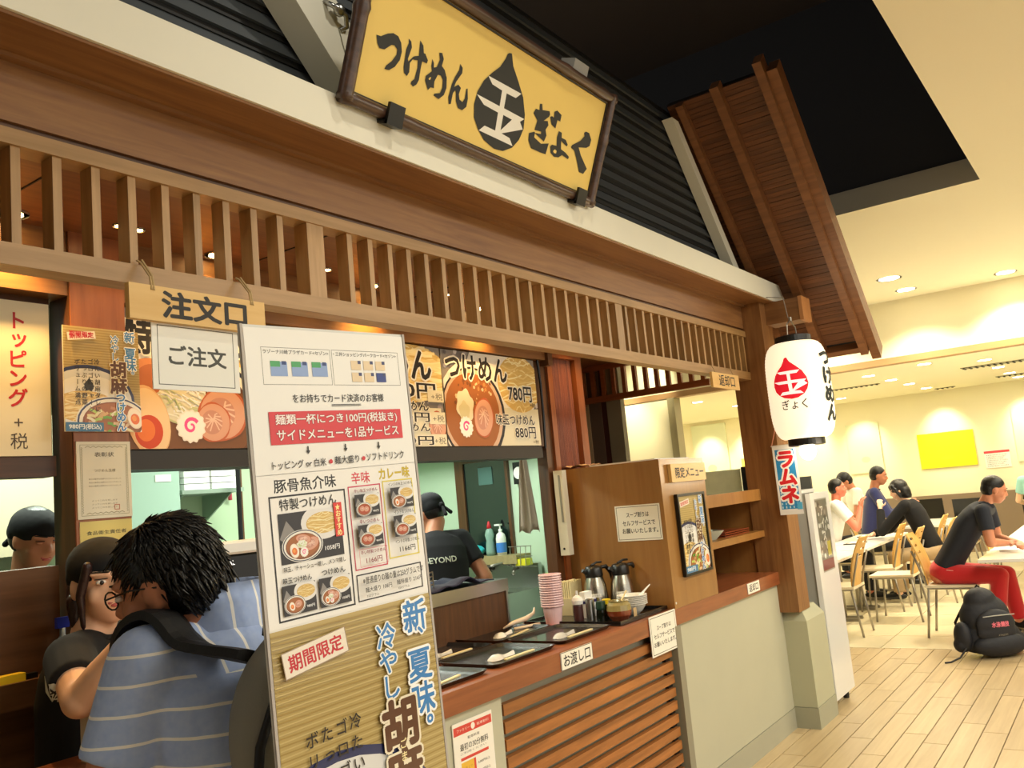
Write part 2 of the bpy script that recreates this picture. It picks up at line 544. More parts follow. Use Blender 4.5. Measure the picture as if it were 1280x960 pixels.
box('wall_light_block', -2.9, -2.8, -6, 2.0, 0, 3.5, mat('light_block_brown', '#3d2f26', .8), **S)  # unseen dark wall added to keep light off the slats' left sides
# ceiling lights of the hall and the dining area
def downlight(x, y, z, r, label, group, m=LAMP, energy=0, color=(1, .86, .6), size=120):
    t = empty('ceiling_light', (x, y, z), label, 'ceiling light', group)
    bm = bmesh.new(); lathe(bm, [(r * 1.25, -0.004), (r * 1.28, 0.0), (r, 0.0), (r * 1.0, -0.004)], (x, y, z), 20, cap=False)
    obj('rim', bm, WHITEPL, t)
    bm = bmesh.new(); lathe(bm, [(r, -0.003), (r, -0.001)], (x, y, z), 20)
    obj('lens', bm, m, t)
    if energy: spot('lamp', (x, y, z - 0.03), energy, color, size, 0.7)
    return t
downlight(9.63, 1.83, CZ, 0.10, 'round recessed ceiling light right of the shop roof, nearer of the pair', None, energy=70)
downlight(10.45, 1.83, CZ, 0.09, 'round recessed ceiling light right of the shop roof, farther of the pair by the wall', None, energy=150)
downlight(10.6, 0.86, CZ, 0.09, 'round recessed ceiling light near the right edge above the white wall', None, energy=150)
spot('lamp', (10.45, 2.9, CZ - 0.03), 130, (1, .86, .6), 120, .7)
spot('lamp', (10.5, -0.6, CZ - 0.03), 130, (1, .86, .6), 120, .7)
dl = [(11.63, 1.96, 'second'), (12.1, 2.73, ''), (13.18, 2.68, ''), (14.3, 2.66, ''), (15.6, 2.66, ''), (15.3, 3.94, ''),
      (12.26, 1.38, ''), (13.6, 1.38, ''), (14.85, 1.37, ''), (15.9, 1.36, '')]
names = ['small downlight in the dining ceiling just under the brown trim',
 'left row downlight in the dining ceiling nearest the lantern', 'left row downlight in the dining ceiling, second from the lantern',
 'left row downlight in the dining ceiling, third from the lantern', 'left row downlight in the dining ceiling closest to the far wall',
 'lone downlight low beside the lantern in the dining ceiling', 'right row downlight beside the air vent, nearest one',
 'right row downlight just below the air vent', 'right row downlight third from the trim', 'right row downlight closest to the far wall']
for (x, yy, _), nm in zip(dl, names):
    downlight(x, yy, 2.76, 0.075, nm, None, energy=14, color=(1, .9, .62), size=150)
for x, yy, w_ in ((12.2, 5.2, 'nearest'), (13.8, 5.2, 'middle'), (15.4, 5.4, 'farthest')):
    downlight(x, yy, 2.76, 0.075, 'ceiling downlight seen through the return opening, %s one' % w_, None, energy=20, color=(1, .9, .62), size=150)
for x, yy in ((12.2, -.4), (14.0, -.4), (15.6, -.4), (12.2, 7.2), (15.0, 7.2)): spot('lamp', (x, yy, 2.73), 20, (1, .9, .62), 150, .7)
area('dining_lamp', (13.6, 2.0, 2.74), 72, 4.0, 5.0, (1, .94, .74))
area('dining_lamp', (13.6, 6.3, 2.74), 60, 4.0, 3.0, (1, .94, .74))
# picture spots on the far wall and wall washers
for yy, zz in ((3.95, 1.85), (2.62, 1.98), (1.35, 2.0), (6.1, 1.95), (6.9, 1.95), (4.9, 2.0)):
    spot('picture_spot', (15.9, yy, 2.70), 62, (1, .93, .68), 58, 0.9, target=(16.6, yy, zz), radius=0.03)
spot('wall_washer', (10.4, 5.7, 3.4), 120, (1, .9, .6), 70, 0.9, target=(11.0, 5.9, 1.9))
spot('wall_washer', (10.4, 5.0, 3.4), 60, (1, .9, .6), 70, 0.9, target=(11.0, 5.4, 2.9))

# air vents in the dining ceiling
VENT = mat('vent_grey', '#8c8a72', 0.5)
def vent(x0, x1, y0, y1, label):
    t = empty('ceiling_vent', ((x0 + x1) / 2, (y0 + y1) / 2, 2.76), label, 'air vent')
    box('vent_frame', x0, x1, y0, y1, 2.752, 2.76, VENT, t)
    n = int((y1 - y0) / 0.07)
    for i in range(n):
        yy = y0 + (i + .5) * (y1 - y0) / n
        box('slat', x0 + .015, x1 - .015, yy - .012, yy + .012, 2.742, 2.752, BLACK, t)
vent(12.9, 13.12, 0.95, 1.75, 'long grey air vent grille in the dining ceiling at upper right')
vent(15.2, 15.35, 1.0, 1.6, 'thin air vent slot in the dining ceiling near the far wall')
vent(13.4, 13.5, 2.9, 4.2, 'dark linear slot vent in the dining ceiling beside the lantern')
vent(16.0, 16.12, 2.3, 2.6, 'tiny vent in the dining ceiling above the yellow picture')

# far wall: wall panels (pictures), notice, dado bench
def picture(y0, y1, z0, z1, col, label):
    t = empty('wall_picture', (16.58, (y0 + y1) / 2, z0), label, 'picture', 'pictures on the far wall')
    box('panel', 16.565, 16.6, y0, y1, z0, z1, mat('panel_' + col[1:], col, 0.35, coat=.3), t)
    pr = Print((16.565, y1, z0), -Y_, Z_, y1 - y0, z1 - z0)
    w, h = y1 - y0, z1 - z0
    pr.disc(w * .5, h * .27, w * .13, '#d8dba6' if col != '#f0e21e' else '#d9d516', ry=h * .06)
    pr.build('print', PM, t)
    return t
picture(3.70, 4.27, 1.46, 2.35, '#dfe6c0', 'pale green square wall picture under a bright spotlight, left of the yellow one')
picture(2.21, 3.09, 1.44, 2.04, '#f0e21e', 'bright yellow wide wall picture in the middle of the far wall')
picture(1.0, 1.61, 1.43, 2.32, '#d6e3c4', 'pale green wall picture cut by the right edge of the photo')
picture(6.55, 7.27, 1.5, 2.70, '#e2e8c8', 'pale wall picture glowing in the return opening')
picture(5.6, 6.3, 1.2, 1.95, '#ecdf6a', 'light yellow wall picture at the right of the return opening')
t = empty('wall_notice', (16.59, 1.9, 1.36), 'white notice sheet with a red header beside the yellow picture', 'notice')
box('sheet', 16.585, 16.6, 1.72, 2.10, 1.36, 1.65, PAPER, t)
pr = Print((16.585, 2.10, 1.36), -Y_, Z_, .38, .29)
pr.rect(0, .245, .38, .285, '#d8434a')
for i in range(7): pr.text('お食事が済みましたらお席を', .03, .205 - i * .03, .34 - (i % 3) * .03, .222 - i * .03, '#55524a')
pr.build('print', PM, t)
t = empty('red_notice', (16.59, 6.4, 1.2), 'small red notice label on the far wall seen through the return opening', 'notice')
box('sheet', 16.585, 16.6, 6.25, 6.6, 1.16, 1.24, mat('notice_red', '#d8603a', .6), t)
pr = Print((16.585, 6.6, 1.16), -Y_, Z_, .35, .08); pr.text('優先席', .06, .02, .29, .06, '#f4e6da'); pr.build('print', PM, t)
box('wainscot_far', 16.52, 16.6, -4, 9, 0.0, 0.98, mat('taupe_wainscot', '#8a7660', 0.6), **S)
# ================================================================ SHOP FRONT
YF = 2.01
# white fascia beam, soffit, wood fascia
bm = B((-1.2, 6.04, 1.823, 1.90, 2.742, 2.872), (-1.2, 6.04, 1.90, 2.06, 2.78, 2.872))
obj('fascia_beam', bm, WHITEP, label='long white fascia beam under the black siding', cat='beam', bevel=0.004)
bm = B((-1.2, 5.90, 1.832, 1.985, 2.733, 2.7415), (-1.2, 5.75, 1.985, 2.009, 2.722, 2.7415))
obj('soffit_board', bm, WX, label='brown wooden soffit board under the white beam', cat='board')
wf = empty('wood_fascia', (2.5, YF, 2.22), 'wide brown wooden fascia with a slatted grille below it', 'wooden fascia')
box('fascia_board', -1.2, 5.72, YF, YF + .03, 2.575, 2.725, WX, wf)
box('shadow_gap', -1.2, 5.72, YF + .012, YF + .04, 2.555, 2.578, WDX, wf)
box('upper_rail', -1.2, 5.72, YF - .008, YF + .060, 2.517, 2.556, WLX, wf, bevel=.002)
box('lower_rail', -1.2, 5.72, YF - .008, YF + .060, 2.228, 2.280, WLX, wf, bevel=.002)
me = None
wide = [-.9, 1.866, 3.866, 5.70]
xs = []
x = 0.955 - 20 * 0.0966
while x < 5.66:
    xs.append(x); x += 0.0966
for x in xs:
    if min(abs(x - w) for w in wide) < 0.06: continue
    if me is None:
        o = box('slat', x - .011, x + .011, YF, YF + .052, 2.278, 2.519, WL, wf); me = o.data; x00 = x
    else:
        o = bpy.data.objects.new('slat', me); COL.objects.link(o); o.parent = wf; o.location = (x - x00, 0, 0)
for w in wide:
    box('stile', w - .034, w + .034, YF - .003, YF + .056, 2.278, 2.519, WL, wf)
# interior soffit of the counter bay with downlights
box('ceiling_bay', -1.2, 5.72, 2.075, 3.6, 2.53, 2.56, wood('bay_ceiling_wood', '#8a5a34', '#6e4425', 'x'), **S)
bm = bmesh.new()
for x in (.2, 1.1, 2.0, 2.9, 3.8, 4.7): addbox(bm, x, x + .004, 2.075, 2.55, 2.527, 2.53)
obj('ceiling_joint', bm, BLACK, **S)
def bay_light(x, y, r, label, e_, lens=LAMPW):
    e = empty('bay_downlight', (x, y, 2.53), label, 'ceiling light')
    bm = bmesh.new(); lathe(bm, [(r * 1.5, -.006), (r * 1.55, 0), (r, 0), (r, -.004)], (x, y, 2.53), 16, cap=False); obj('rim', bm, CHROME, e)
    bm = bmesh.new(); lathe(bm, [(r, -.005), (r, -.001)], (x, y, 2.53), 16); obj('lens', bm, lens, e)
    spot('bay_lamp', (x, y, 2.515), e_, (1, .58, .18), 110, .9, radius=.02)
for x, nm in ((1.17, 'glowing on the beam over the topping sign'), (1.85, 'glowing on the beam behind the order plaque'), (2.60, 'glowing above the sign stand'), (3.36, 'glowing above the right menu board')):
    bay_light(x, 2.485, .028, 'warm recessed downlight ' + nm, 26)
for x, nm in ((1.44, 'left twin lamp behind the grille above the order plaque'), (1.505, 'right twin lamp behind the grille above the order plaque'), (2.28, 'single small lamp behind the grille above the sign stand'), (2.99, 'left twin lamp behind the grille above the menu boards'), (3.05, 'right twin lamp behind the grille above the menu boards'), (4.22, 'small lamp over the reed panel'), (5.05, 'added lamp over the return shelves that brightens the side strips')):  # the last one is added to brighten the side strips
    bay_light(x, 2.40, .012, nm, 2.0 if x < 4 else 12)
# beam over the kitchen opening
box('beam_kitchen', -1.2, 4.0, 2.55, 2.72, 2.33, 2.53, WX, **S)
box('beam_kitchen_end', 3.985, 4.03, 2.53, 2.72, 2.30, 2.53, WDX, **S)
# siding: black lapped boards, each board a part
sd = empty('black_siding', (2.5, 2.05, 2.87), 'black horizontal lap siding filling the gable behind the sign', 'siding')
SID = 0
SIDL = mat('dark_grey_siding', '#43484c', 0.6)
z = 2.872; i = 0
while z < 3.86:
    xr = min(5.75, 8.80 - z)
    bm = bmesh.new(); prism(bm, [(2.05, z), (2.075, z + .068), (2.10, z + .068), (2.10, z)], 'x', -1.2, xr)
    obj('siding_board', bm, SIDL, sd)
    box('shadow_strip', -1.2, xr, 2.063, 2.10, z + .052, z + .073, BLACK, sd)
    z += .073
obj('wall_siding_back', B((-1.2, 5.0, 2.115, 2.15, 2.6, 3.80), (5.0, 5.6, 2.115, 2.15, 2.6, 3.05)), BLACK, **S)
# raking white strips
bm = bmesh.new(); prism(bm, [(5.703, 2.872), (4.87, 3.79), (4.78, 3.79), (5.60, 2.872)], 'y', 1.98, 2.048)
obj('raking_strip', bm, WHITEP, label='white sloping trim strip between the black siding and the roof', cat='trim strip', bevel=.003)
rk = empty('raking_beam', (1.98, 1.98, 2.9), 'broad white sloping beam behind the left end of the sign', 'beam')
bm = bmesh.new(); prism(bm, [(2.10, 2.872), (2.35, 2.872), (1.45, 3.82), (1.20, 3.82)], 'y', 1.93, 2.048)
obj('beam_body', bm, WHITEP, rk, bevel=.003)
# clamp on the raking beam
cl = empty('lamp_clamp', (1.95, 1.92, 3.2), 'small chrome clamp fixed on the white sloping beam', 'clamp')
bm = bmesh.new(); tube(bm, [(1.90, 1.93, 3.26), (1.92, 1.90, 3.235), (1.965, 1.90, 3.225), (1.985, 1.92, 3.20), (1.965, 1.93, 3.185)], .009, 8); obj('hook', bm, STEEL, cl, smooth=True)
bm = bmesh.new(); ell(bm, (1.94, 1.905, 3.235), (.022, .018, .022)); obj('screw', bm, STEEL, cl, smooth=True)
bm = bmesh.new(); tube(bm, [(1.955, 1.928, 3.19), (1.98, 1.928, 3.10), (2.0, 1.928, 3.0)], .0015, 5); obj('cord', bm, VENT, cl)
# unseen spots added in the recess to brighten the sign and the beams
spot('sign_fill_spot', (2.3, .72, 4.3), 36, (1, .93, .78), 80, .8, target=(2.4, 1.8, 3.1), radius=.05)
spot('sign_fill_spot', (.9, .72, 4.3), 30, (1, .93, .78), 80, .8, target=(1.2, 1.9, 3.0), radius=.05)
# ---- roof over the right end: underside boards, rafters, verge
rf = empty('lean_roof', (5.9, 1.7, 2.44), 'brown slatted timber roof slope with rafters above the lantern', 'roof')
KK = 8.77   # x + z along the underside
def slope_box(name, y0, y1, xa, xb, d0, d1, m, extra=None):
    """box lying on the 45 degree slope between x=xa and xb; d0,d1 = offset below the plane"""
    bm = bmesh.new()
    q = sqrt(.5)
    prism(bm, [(xa - d0 * q, KK - xa - d0 * q), (xb - d0 * q, KK - xb - d0 * q), (xb - d1 * q, KK - xb - d1 * q), (xa - d1 * q, KK - xa - d1 * q)], 'y', y0, y1)
    return obj(name, bm, m, rf)
SH = wood('roof_board', '#7a4c2c', '#55331d', 'y', scale=1.6, coat=0, piecevar=.2)
nb = 64
for i in range(nb):
    xa = 4.87 + i * (6.31 - 4.87) / nb; xb = xa + (6.31 - 4.87) / nb - .0015
    slope_box('roof_slat', 1.40, 2.04, xa, xb, -.014 - R.random() * .006, .004 * R.random(), SH)
slope_box('roof_deck', 1.40, 2.05, 4.87, 6.33, -.06, -.02, BLACK)
RW = wood('rafter_wood', '#8c5c36', '#6f4526', 'y', scale=.8)
slope_box('rafter', 1.93, 1.975, 4.87, 6.30, -.02, .05, RW)
slope_box('rafter', 1.68, 1.735, 4.84, 6.33, -.02, .07, RW)
slope_box('verge_board', 1.40, 1.45, 4.80, 6.36, -.03, .08, RW)
slope_box('verge_board', 1.34, 1.40, 4.86, 6.42, -.09, .035, RW)
slope_box('eave_board', 1.40, 2.05, 6.33, 6.36, -.05, .05, RW)
# ---- end post, bracket and plinth
ps = empty('corner_post', (5.75, 1.95, .72), 'dark brown square wooden corner post standing on the beige plinth', 'post')
box('post_shaft', 5.625, 5.84, 1.885, 2.12, .72, 2.735, WZ, ps, bevel=.004)
bk = empty('bracket_beam', (5.8, 1.8, 2.58), 'short wooden bracket beam sticking out over the lantern', 'beam')
box('beam_body', 5.73, 5.90, 1.64, 1.885, 2.585, 2.735, WY, bk, bevel=.003)
box('beam_cap', 5.725, 5.905, 1.636, 1.66, 2.58, 2.74, wood('end_grain', '#c58a55', '#b27743', 'z'), bk)
PLN = mat('plinth_grey_green', '#b7b79c', .55, var=.05)
pl = empty('plinth', (5.84, 2.0, 0), 'beige chamfered concrete plinth under the corner post', 'plinth')
bm = bmesh.new()
ring = [[(5.66, 1.86), (6.04, 1.86), (6.04, 2.2), (5.66, 2.2)], [(5.66, 1.86), (6.04, 1.86), (6.04, 2.2), (5.66, 2.2)], [(5.70, 1.90), (5.97, 1.90), (5.97, 2.2), (5.70, 2.2)]]
zs = [.13, .66, .735]
R3 = [[bm.verts.new((p[0], p[1], zz)) for p in rr] for rr, zz in zip(ring, zs)]
bm.faces.new(R3[0][::-1]); bm.faces.new(R3[2])
for a, b in zip(R3, R3[1:]):
    for k in range(4): bm.faces.new((a[k], a[(k + 1) % 4], b[(k + 1) % 4], b[k]))
obj('plinth_body', bm, PLN, pl)
box('plinth_base', 5.655, 6.045, 1.855, 2.2, 0, .127, mat('plinth_base_grey', '#a5a48e', .6, var=.1), pl)
# ---- counter front
box('wall_counter_panel', 4.10, 5.66, YF, YF + .06, .125, .90, GREYGREEN, **S)
box('baseboard_counter', 4.10, 5.66, YF - .004, YF + .06, 0, .122, mat('base_grey', '#a9a793', .6, var=.12), **S)
box('wall_counter_panel', 4.04, 4.10, YF - .03, YF + .08, 0, .90, mat('panel_edge_grey', '#8f8a76', .6), **S)
box('wall_counter_panel', 1.9, 2.62, YF, YF + .06, 0, .90, GREYGREEN, **S)
sl = empty('slat_screen', (3.3, YF, 0), 'horizontal brown wooden slat screen on the counter front', 'slat screen')
box('back_panel', 2.62, 4.04, YF + .035, YF + .06, 0, .90, GREYGREEN, sl)
z = .862; k = 0
while z > .06:
    box('slat', 2.625, 4.02 - (k % 2) * 0, YF - .005, YF + .022, z - .040, z, WS, sl, bevel=.002)
    box('spacer', 3.985, 4.03, YF + .015, YF + .036, z - .062, z - .040, BLACK, sl)
    z -= .062; k += 1
# worktop in two lengths: order side hidden, pick-up side visible
ct = empty('counter_top', (3.9, 2.3, .9), 'long red-brown wooden counter top holding the trays and the cabinet', 'counter top')
box('worktop', 2.0, 5.66, YF - .02, 2.62, .935, .977, WCX, ct, bevel=.003)
box('front_edge', 2.0, 5.66, YF - .022, YF + .03, .90, .9765, WCX, ct, bevel=.003)
# ================================================================ food print art
PR = random.Random(3)
def noodles(pr, cx, cy, rx, ry, n=26, col='#ecd08a', w=.02):
    pr.disc(cx, cy, rx, '#dcb766', ry=ry)
    for i in range(n):
        t = (i + .5) / n * 2 - 1
        y0 = cy + t * ry * .9; hw = rx * sqrt(max(0.05, 1 - t * t)) * .95
        ph = PR.random() * 6; pts = []
        for k in range(9):
            a = k / 8 * 2 - 1
            pts.append((cx + a * hw, y0 + ry * .10 * sin(a * 4 + ph) + ry * .14 * (1 - a * a) * (PR.random() - .3)))
        pr.line(pts, w * rx * 2, PR.choice([col, '#f5e0a2', '#e2bf70', '#f8e9b5']))
def egg(pr, cx, cy, r, rot=0.3):
    pr.disc(cx, cy, r, '#f3e3cf', ry=r * 1.35, rot=rot); pr.disc(cx, cy, r * .88, '#fbf1e2', ry=r * 1.22, rot=rot)
    pr.disc(cx, cy - r * .1, r * .58, '#e8732c', ry=r * .68, rot=rot); pr.disc(cx - r * .1, cy, r * .3, '#f6a14b', ry=r * .35, rot=rot)
def naruto(pr, cx, cy, r):
    pr.disc(cx, cy, r, '#f7efe6', n=64, wob=.06, wn=14)
    pr.disc(cx, cy, r * .9, '#fdf8f2', n=64, wob=.05, wn=14)
    pts = [(cx + r * .52 * (1 - k / 22) * cos(k * .42 + .5), cy + r * .52 * (1 - k / 22) * sin(k * .42 + .5)) for k in range(19)]
    pr.line(pts, r * .24, '#f0509c', r * .12)
def chashu(pr, cx, cy, rx, ry, rot=0):
    pr.disc(cx, cy, rx, '#c0613a', ry=ry, rot=rot, wob=.03, wn=5); pr.disc(cx, cy, rx * .93, '#dca48a', ry=ry * .92, rot=rot)
    pr.disc(cx - rx * .1, cy, rx * .6, '#c98f7c', ry=ry * .6, rot=rot)
    for k in range(5):
        a = rot + k * .5 - 1
        pr.line([(cx - rx * .5 * cos(a), cy - ry * .5 * sin(a)), (cx + rx * .1, cy + ry * .1 * k), (cx + rx * .5 * cos(a), cy + ry * .5 * sin(a))], rx * .07, '#ecc6b3')
def soupbowl(pr, cx, cy, r, ry=None, toppings='full', rim='#2b2f4e'):
    ry = ry or r * .8
    pr.disc(cx, cy, r * 1.04, '#efece4', ry=ry * 1.04); pr.disc(cx, cy, r, rim, ry=ry); pr.disc(cx, cy, r * .95, '#f0ece2', ry=ry * .94)
    pr.disc(cx, cy - ry * .03, r * .86, '#8a4f24', ry=ry * .84); pr.disc(cx, cy, r * .8, '#a8662f', ry=ry * .76)
    if toppings == 'full':
        chashu(pr, cx + r * .42, cy + ry * .05, r * .42, ry * .42, .3)
        chashu(pr, cx + r * .05, cy + ry * .42, r * .40, ry * .3, -.2)
        pr.disc(cx - r * .05, cy + ry * .1, r * .26, '#f1f1dc', ry=ry * .26, wob=.1, wn=7)
        for k in range(16): pr.line([(cx - r * .05 + PR.uniform(-.2, .2) * r, cy + ry * .1 + PR.uniform(-.2, .2) * ry), (cx - r * .05 + PR.uniform(-.2, .2) * r, cy + ry * .1 + PR.uniform(-.2, .2) * ry)], r * .03, PR.choice(['#ffffff', '#dfe6b8', '#c8d79a']))
        egg(pr, cx - r * .45, cy - ry * .25, r * .22)
        naruto(pr, cx + r * .02, cy - ry * .42, r * .2)
    elif toppings == 'veg':
        for k in range(46):
            a = PR.random() * 6.28; q = PR.random() ** .5 * .72
            x = cx + r * q * cos(a); y = cy + ry * q * sin(a)
            c = PR.choice(['#e8dfae', '#b8d36a', '#6fae3c', '#d9b27a', '#e9c9a0', '#f0ead0', '#c4895c'])
            b = PR.uniform(-.6, .9)
            pr.line([(x - r * .12 * cos(b), y - r * .12 * sin(b)), (x, y + r * .02), (x + r * .12 * cos(b), y + r * .12 * sin(b))], r * .075, c)
        egg(pr, cx + r * .62, cy + ry * .15, r * .22)
    elif toppings == 'pair':
        chashu(pr, cx + r * .3, cy + ry * .05, r * .36, ry * .42, .3); egg(pr, cx - r * .3, cy - ry * .1, r * .26)
    elif toppings == 'red':
        pr.disc(cx, cy, r * .74, '#b04a26', ry=ry * .7); chashu(pr, cx + r * .28, cy, r * .34, ry * .4); chashu(pr, cx - r * .28, cy + ry * .1, r * .32, ry * .4)

def goma_poster(pr, W, H, detail=True):
    """summer poster: straw mat, noodle bowl behind, vegetable bowl in front, vertical lettering"""
    pr.rect(0, 0, W, H, '#bfa768')
    for i in range(int(H / W * 60)):
        y = H * (i + .5) / (H / W * 60)
        pr.line([(k * W / 6, y + .002 * W * ((k + i) % 2)) for k in range(7)], W * .006, '#a98f50' if i % 2 else '#cdb87c')
    cx, cy = W * .30, H * .28
    pr.disc(cx, cy, W * .62, '#27305f', ry=W * .47); pr.disc(cx, cy - .01 * W, W * .585, '#dfe0e0', ry=W * .435); pr.disc(cx + W * .02, cy - .03 * W, W * .52, '#f1f0ec', ry=W * .37)
    pr.poly([(W * .25, cy + W * .22), (W * .32, cy + W * .31), (W * .38, cy + W * .2), (W * .34, cy + W * .12), (W * .27, cy + W * .12)], '#3a3b3a')
    noodles(pr, W * .26, cy - .06 * W, W * .40, W * .20, 30)
    soupbowl(pr, W * .62, H * .06 + W * .05, W * .47, W * .31, 'veg', '#27305f')
    cols = ['冷たい胡麻ダレに', 'ゴロゴロチャーシ', 'たっぷりの野菜', 'ボリューム満点']
    for i, t in enumerate(cols):
        pr.vtext(t, W * (.42 - i * .085), H * (.70 - .003 * i), H * (.70 - .065 * len(t)), W * .075, '#2c2622', .015)
    for tx, a, b2 in (('新', .99, .885), ('、', .90, .83), ('夏味', .83, .60), ('。', .60, .52)): pr.vtext(tx, W * .87, H * a, H * b2, W * .17, '#3f86c9', .03, '#ffffff', .07)
    pr.vtext('冷やし', W * .66, H * .94, H * .69, W * .13, '#3f86c9', .02, '#f6f6f0', .06)
    pr.vtext('胡麻', W * .70, H * .685, H * .37, W * .25, '#5f3a22', .04, '#f2e8d0', .05)
    pr.vtext('ごま', W * .70, H * .56, H * .48, W * .05, '#f4e6b0', .02)
    pr.vtext('つけめん', W * .72, H * .38, H * .005, W * .20, '#2f7cc4', .035, '#ffffff', .07)
    pr.T = lambda p: (W * .22 + (p[0] - W * .22) * cos(.13) - (p[1] - H * .93) * sin(.13), H * .915 + (p[0] - W * .22) * sin(.13) + (p[1] - H * .93) * cos(.13))
    pr.rect(W * .04, H * .885, W * .41, H * .965, '#f1e7d6'); pr.frame(W * .04, H * .885, W * .41, H * .965, W * .004, '#a8937a')
    pr.text('期間限定', W * .07, H * .9, W * .38, H * .95, '#c9202c', .03)
    pr.T = None

# ================================================================ KITCHEN WALL PLANE Y=2.6
pil = empty('wall_pillar_left', (1.43, 2.6, 0), kind='structure')
box('pillar_body', 1.356, 1.535, 2.545, 2.66, 0, 2.53, WD, pil)
box('pillar_facing', 1.358, 1.532, 2.54, 2.546, 1.0, 2.53, wood('pillar_veneer', '#a5643a', '#8a4f2c', 'z'), pil)
pw = wood('lower_panel_wood', '#6f4a2b', '#543519', 'x', scale=.8)
lw = empty('wall_order_side', (.6, 2.6, 0), kind='structure')
box('lower_panel', -1.2, 1.335, 2.60, 2.68, 0, 1.53, pw, lw)
box('ledge', -1.2, 1.335, 2.52, 2.60, 1.165, 1.235, pw, lw)
box('header', -1.2, 1.335, 2.60, 2.68, 1.79, 1.85, WDX, lw)
box('upper_panel', -1.2, 1.335, 2.62, 2.68, 1.85, 2.35, WDX, lw)
# menu strip beside the pillar
t = empty('topping_sign', (1.13, 2.6, 1.85), 'tall cream menu sign with red vertical katakana left of the pillar', 'menu sign')
board('panel', .80, 1.318, 1.85, 2.305, 2.59, .02, mat('cream_sign', '#e4dcc0', .5), t)
pr = Print((.80, 2.59, 1.85), X_, Z_, .518, .455)
pr.vtext('トッピング', .425, .425, .14, .058, '#b8202a', .025); pr.text('+', .413, .085, .437, .108, '#4a4038'); pr.text('税', .402, .02, .45, .066, '#4a4038')
pr.vtext('味玉 チャーシュー', .25, .425, .03, .045, '#40362e', .01); pr.vtext('ライス メンマ', .1, .425, .1, .045, '#40362e', .01)
pr.build('lettering', PM, t)
# yellow pack on the ledge
t = empty('sponge_pack', (1.19, 2.54, 1.235), 'small bright yellow pack lying on the dark ledge', 'pack')
obj('pack', B((1.06, 1.205, 2.535, 2.57, 1.235, 1.256)), mat('yellow_pack', '#e8c51c', .5), t, bevel=.003)
obj('cap', B((1.21, 1.24, 2.54, 2.56, 1.235, 1.25)), BLACKP, t, bevel=.004)
t = empty('blue_bottle', (1.33, 2.5, 1.235), 'small blue spray bottle behind the cashier on the ledge', 'bottle')
bm = bmesh.new(); lathe(bm, [(.018, 0), (.018, .08), (.008, .1), (.008, .12)], (1.318, 2.555, 1.235), 12); obj('body', bm, mat('clear_blue', '#9db4d8', .2), t, smooth=True)
obj('nozzle', B((1.30, 1.335, 2.548, 2.562, 1.355, 1.385)), mat('blue_plastic', '#2336c8', .4), t)
# posters on the pillar
def posterthing(name, label, cat, x0, x1, z0, z1, y, fn, m=PG, rot=0, paper=PAPER, grp=None):
    t = empty(name, ((x0 + x1) / 2, y, z0), label, cat, grp)
    sh_ = board('sheet', x0, x1, z0, z1, y, .003, paper, t)
    pr = Print((x0, y, z0), X_, Z_, x1 - x0, z1 - z0)
    fn(pr, x1 - x0, z1 - z0)
    pr.build('print', m, sh_)
    return t
def p1(pr, W, H):
    goma_poster(pr, W, H)
    pr.rect(0, 0, W * .48, H * .085, '#2f6f9e'); pr.text('980円(税込)', W * .04, H * .015, W * .45, H * .07, '#eef4f8', .03)
    pr.text('期間限定', W * .07, H * .9, W * .38, H * .95, '#c9202c', .03)
posterthing('summer_poster', 'laminated summer noodle poster stuck on the left pillar', 'poster', 1.330, 1.572, 1.915, 2.235, 2.536, p1)
def cert(pr, W, H):
    pr.rect(0, 0, W, H, '#d8d3bd'); pr.frame(W * .06, H * .04, W * .94, H * .96, W * .008, '#8d8a62')
    for i in range(26):
        for xx in (W * .09, W * .91):
            pr.line([(xx - .002, H * (.07 + i * .033)), (xx + .002, H * (.085 + i * .033)), (xx - .002, H * (.1 + i * .033))], .0015, '#7f7d55')
    for yy in (H * .93, H * .07): pr.line([(W * (.15 + k * .05), yy + .002 * ((k % 2) * 2 - 1)) for k in range(15)], .0016, '#7f7d55')
    pr.text('表彰状', W * .32, H * .80, W * .68, H * .86, '#5d594a', .01)
    pr.text('つけめん玉様', W * .3, H * .6, W * .7, H * .64, '#5d594a')
    for i in range(3): pr.text('貴店は優秀な成績をおさめられました', W * .2, H * (.5 - i * .045), W * .8, H * (.52 - i * .045), '#8a8574')
    for i in range(3): pr.text('よってこれを賞します', W * .25, H * (.22 - i * .045), W * .72, H * (.24 - i * .045), '#8a8574')
    pr.frame(W * .66, H * .10, W * .76, H * .17, W * .012, '#b0644e')
posterthing('certificate', 'framed award certificate on the left pillar under the summer poster', 'certificate', 1.362, 1.532, 1.655, 1.885, 2.536, cert)
def ysheet(pr, W, H):
    pr.rect(0, 0, W, H, '#d8c878'); pr.text('食品衛生責任者', W * .12, H * .86, W * .88, H * .90, '#4d4630', .02)
    pr.text('小松', W * .2, H * .66, W * .46, H * .76, '#2c2a22', .01); pr.text('丈二', W * .58, H * .67, W * .82, H * .77, '#2c2a22', .01)
posterthing('hygiene_notice', 'yellow notice sheet on the left pillar under the certificate', 'notice', 1.367, 1.53, 1.36, 1.648, 2.537, ysheet, PM)
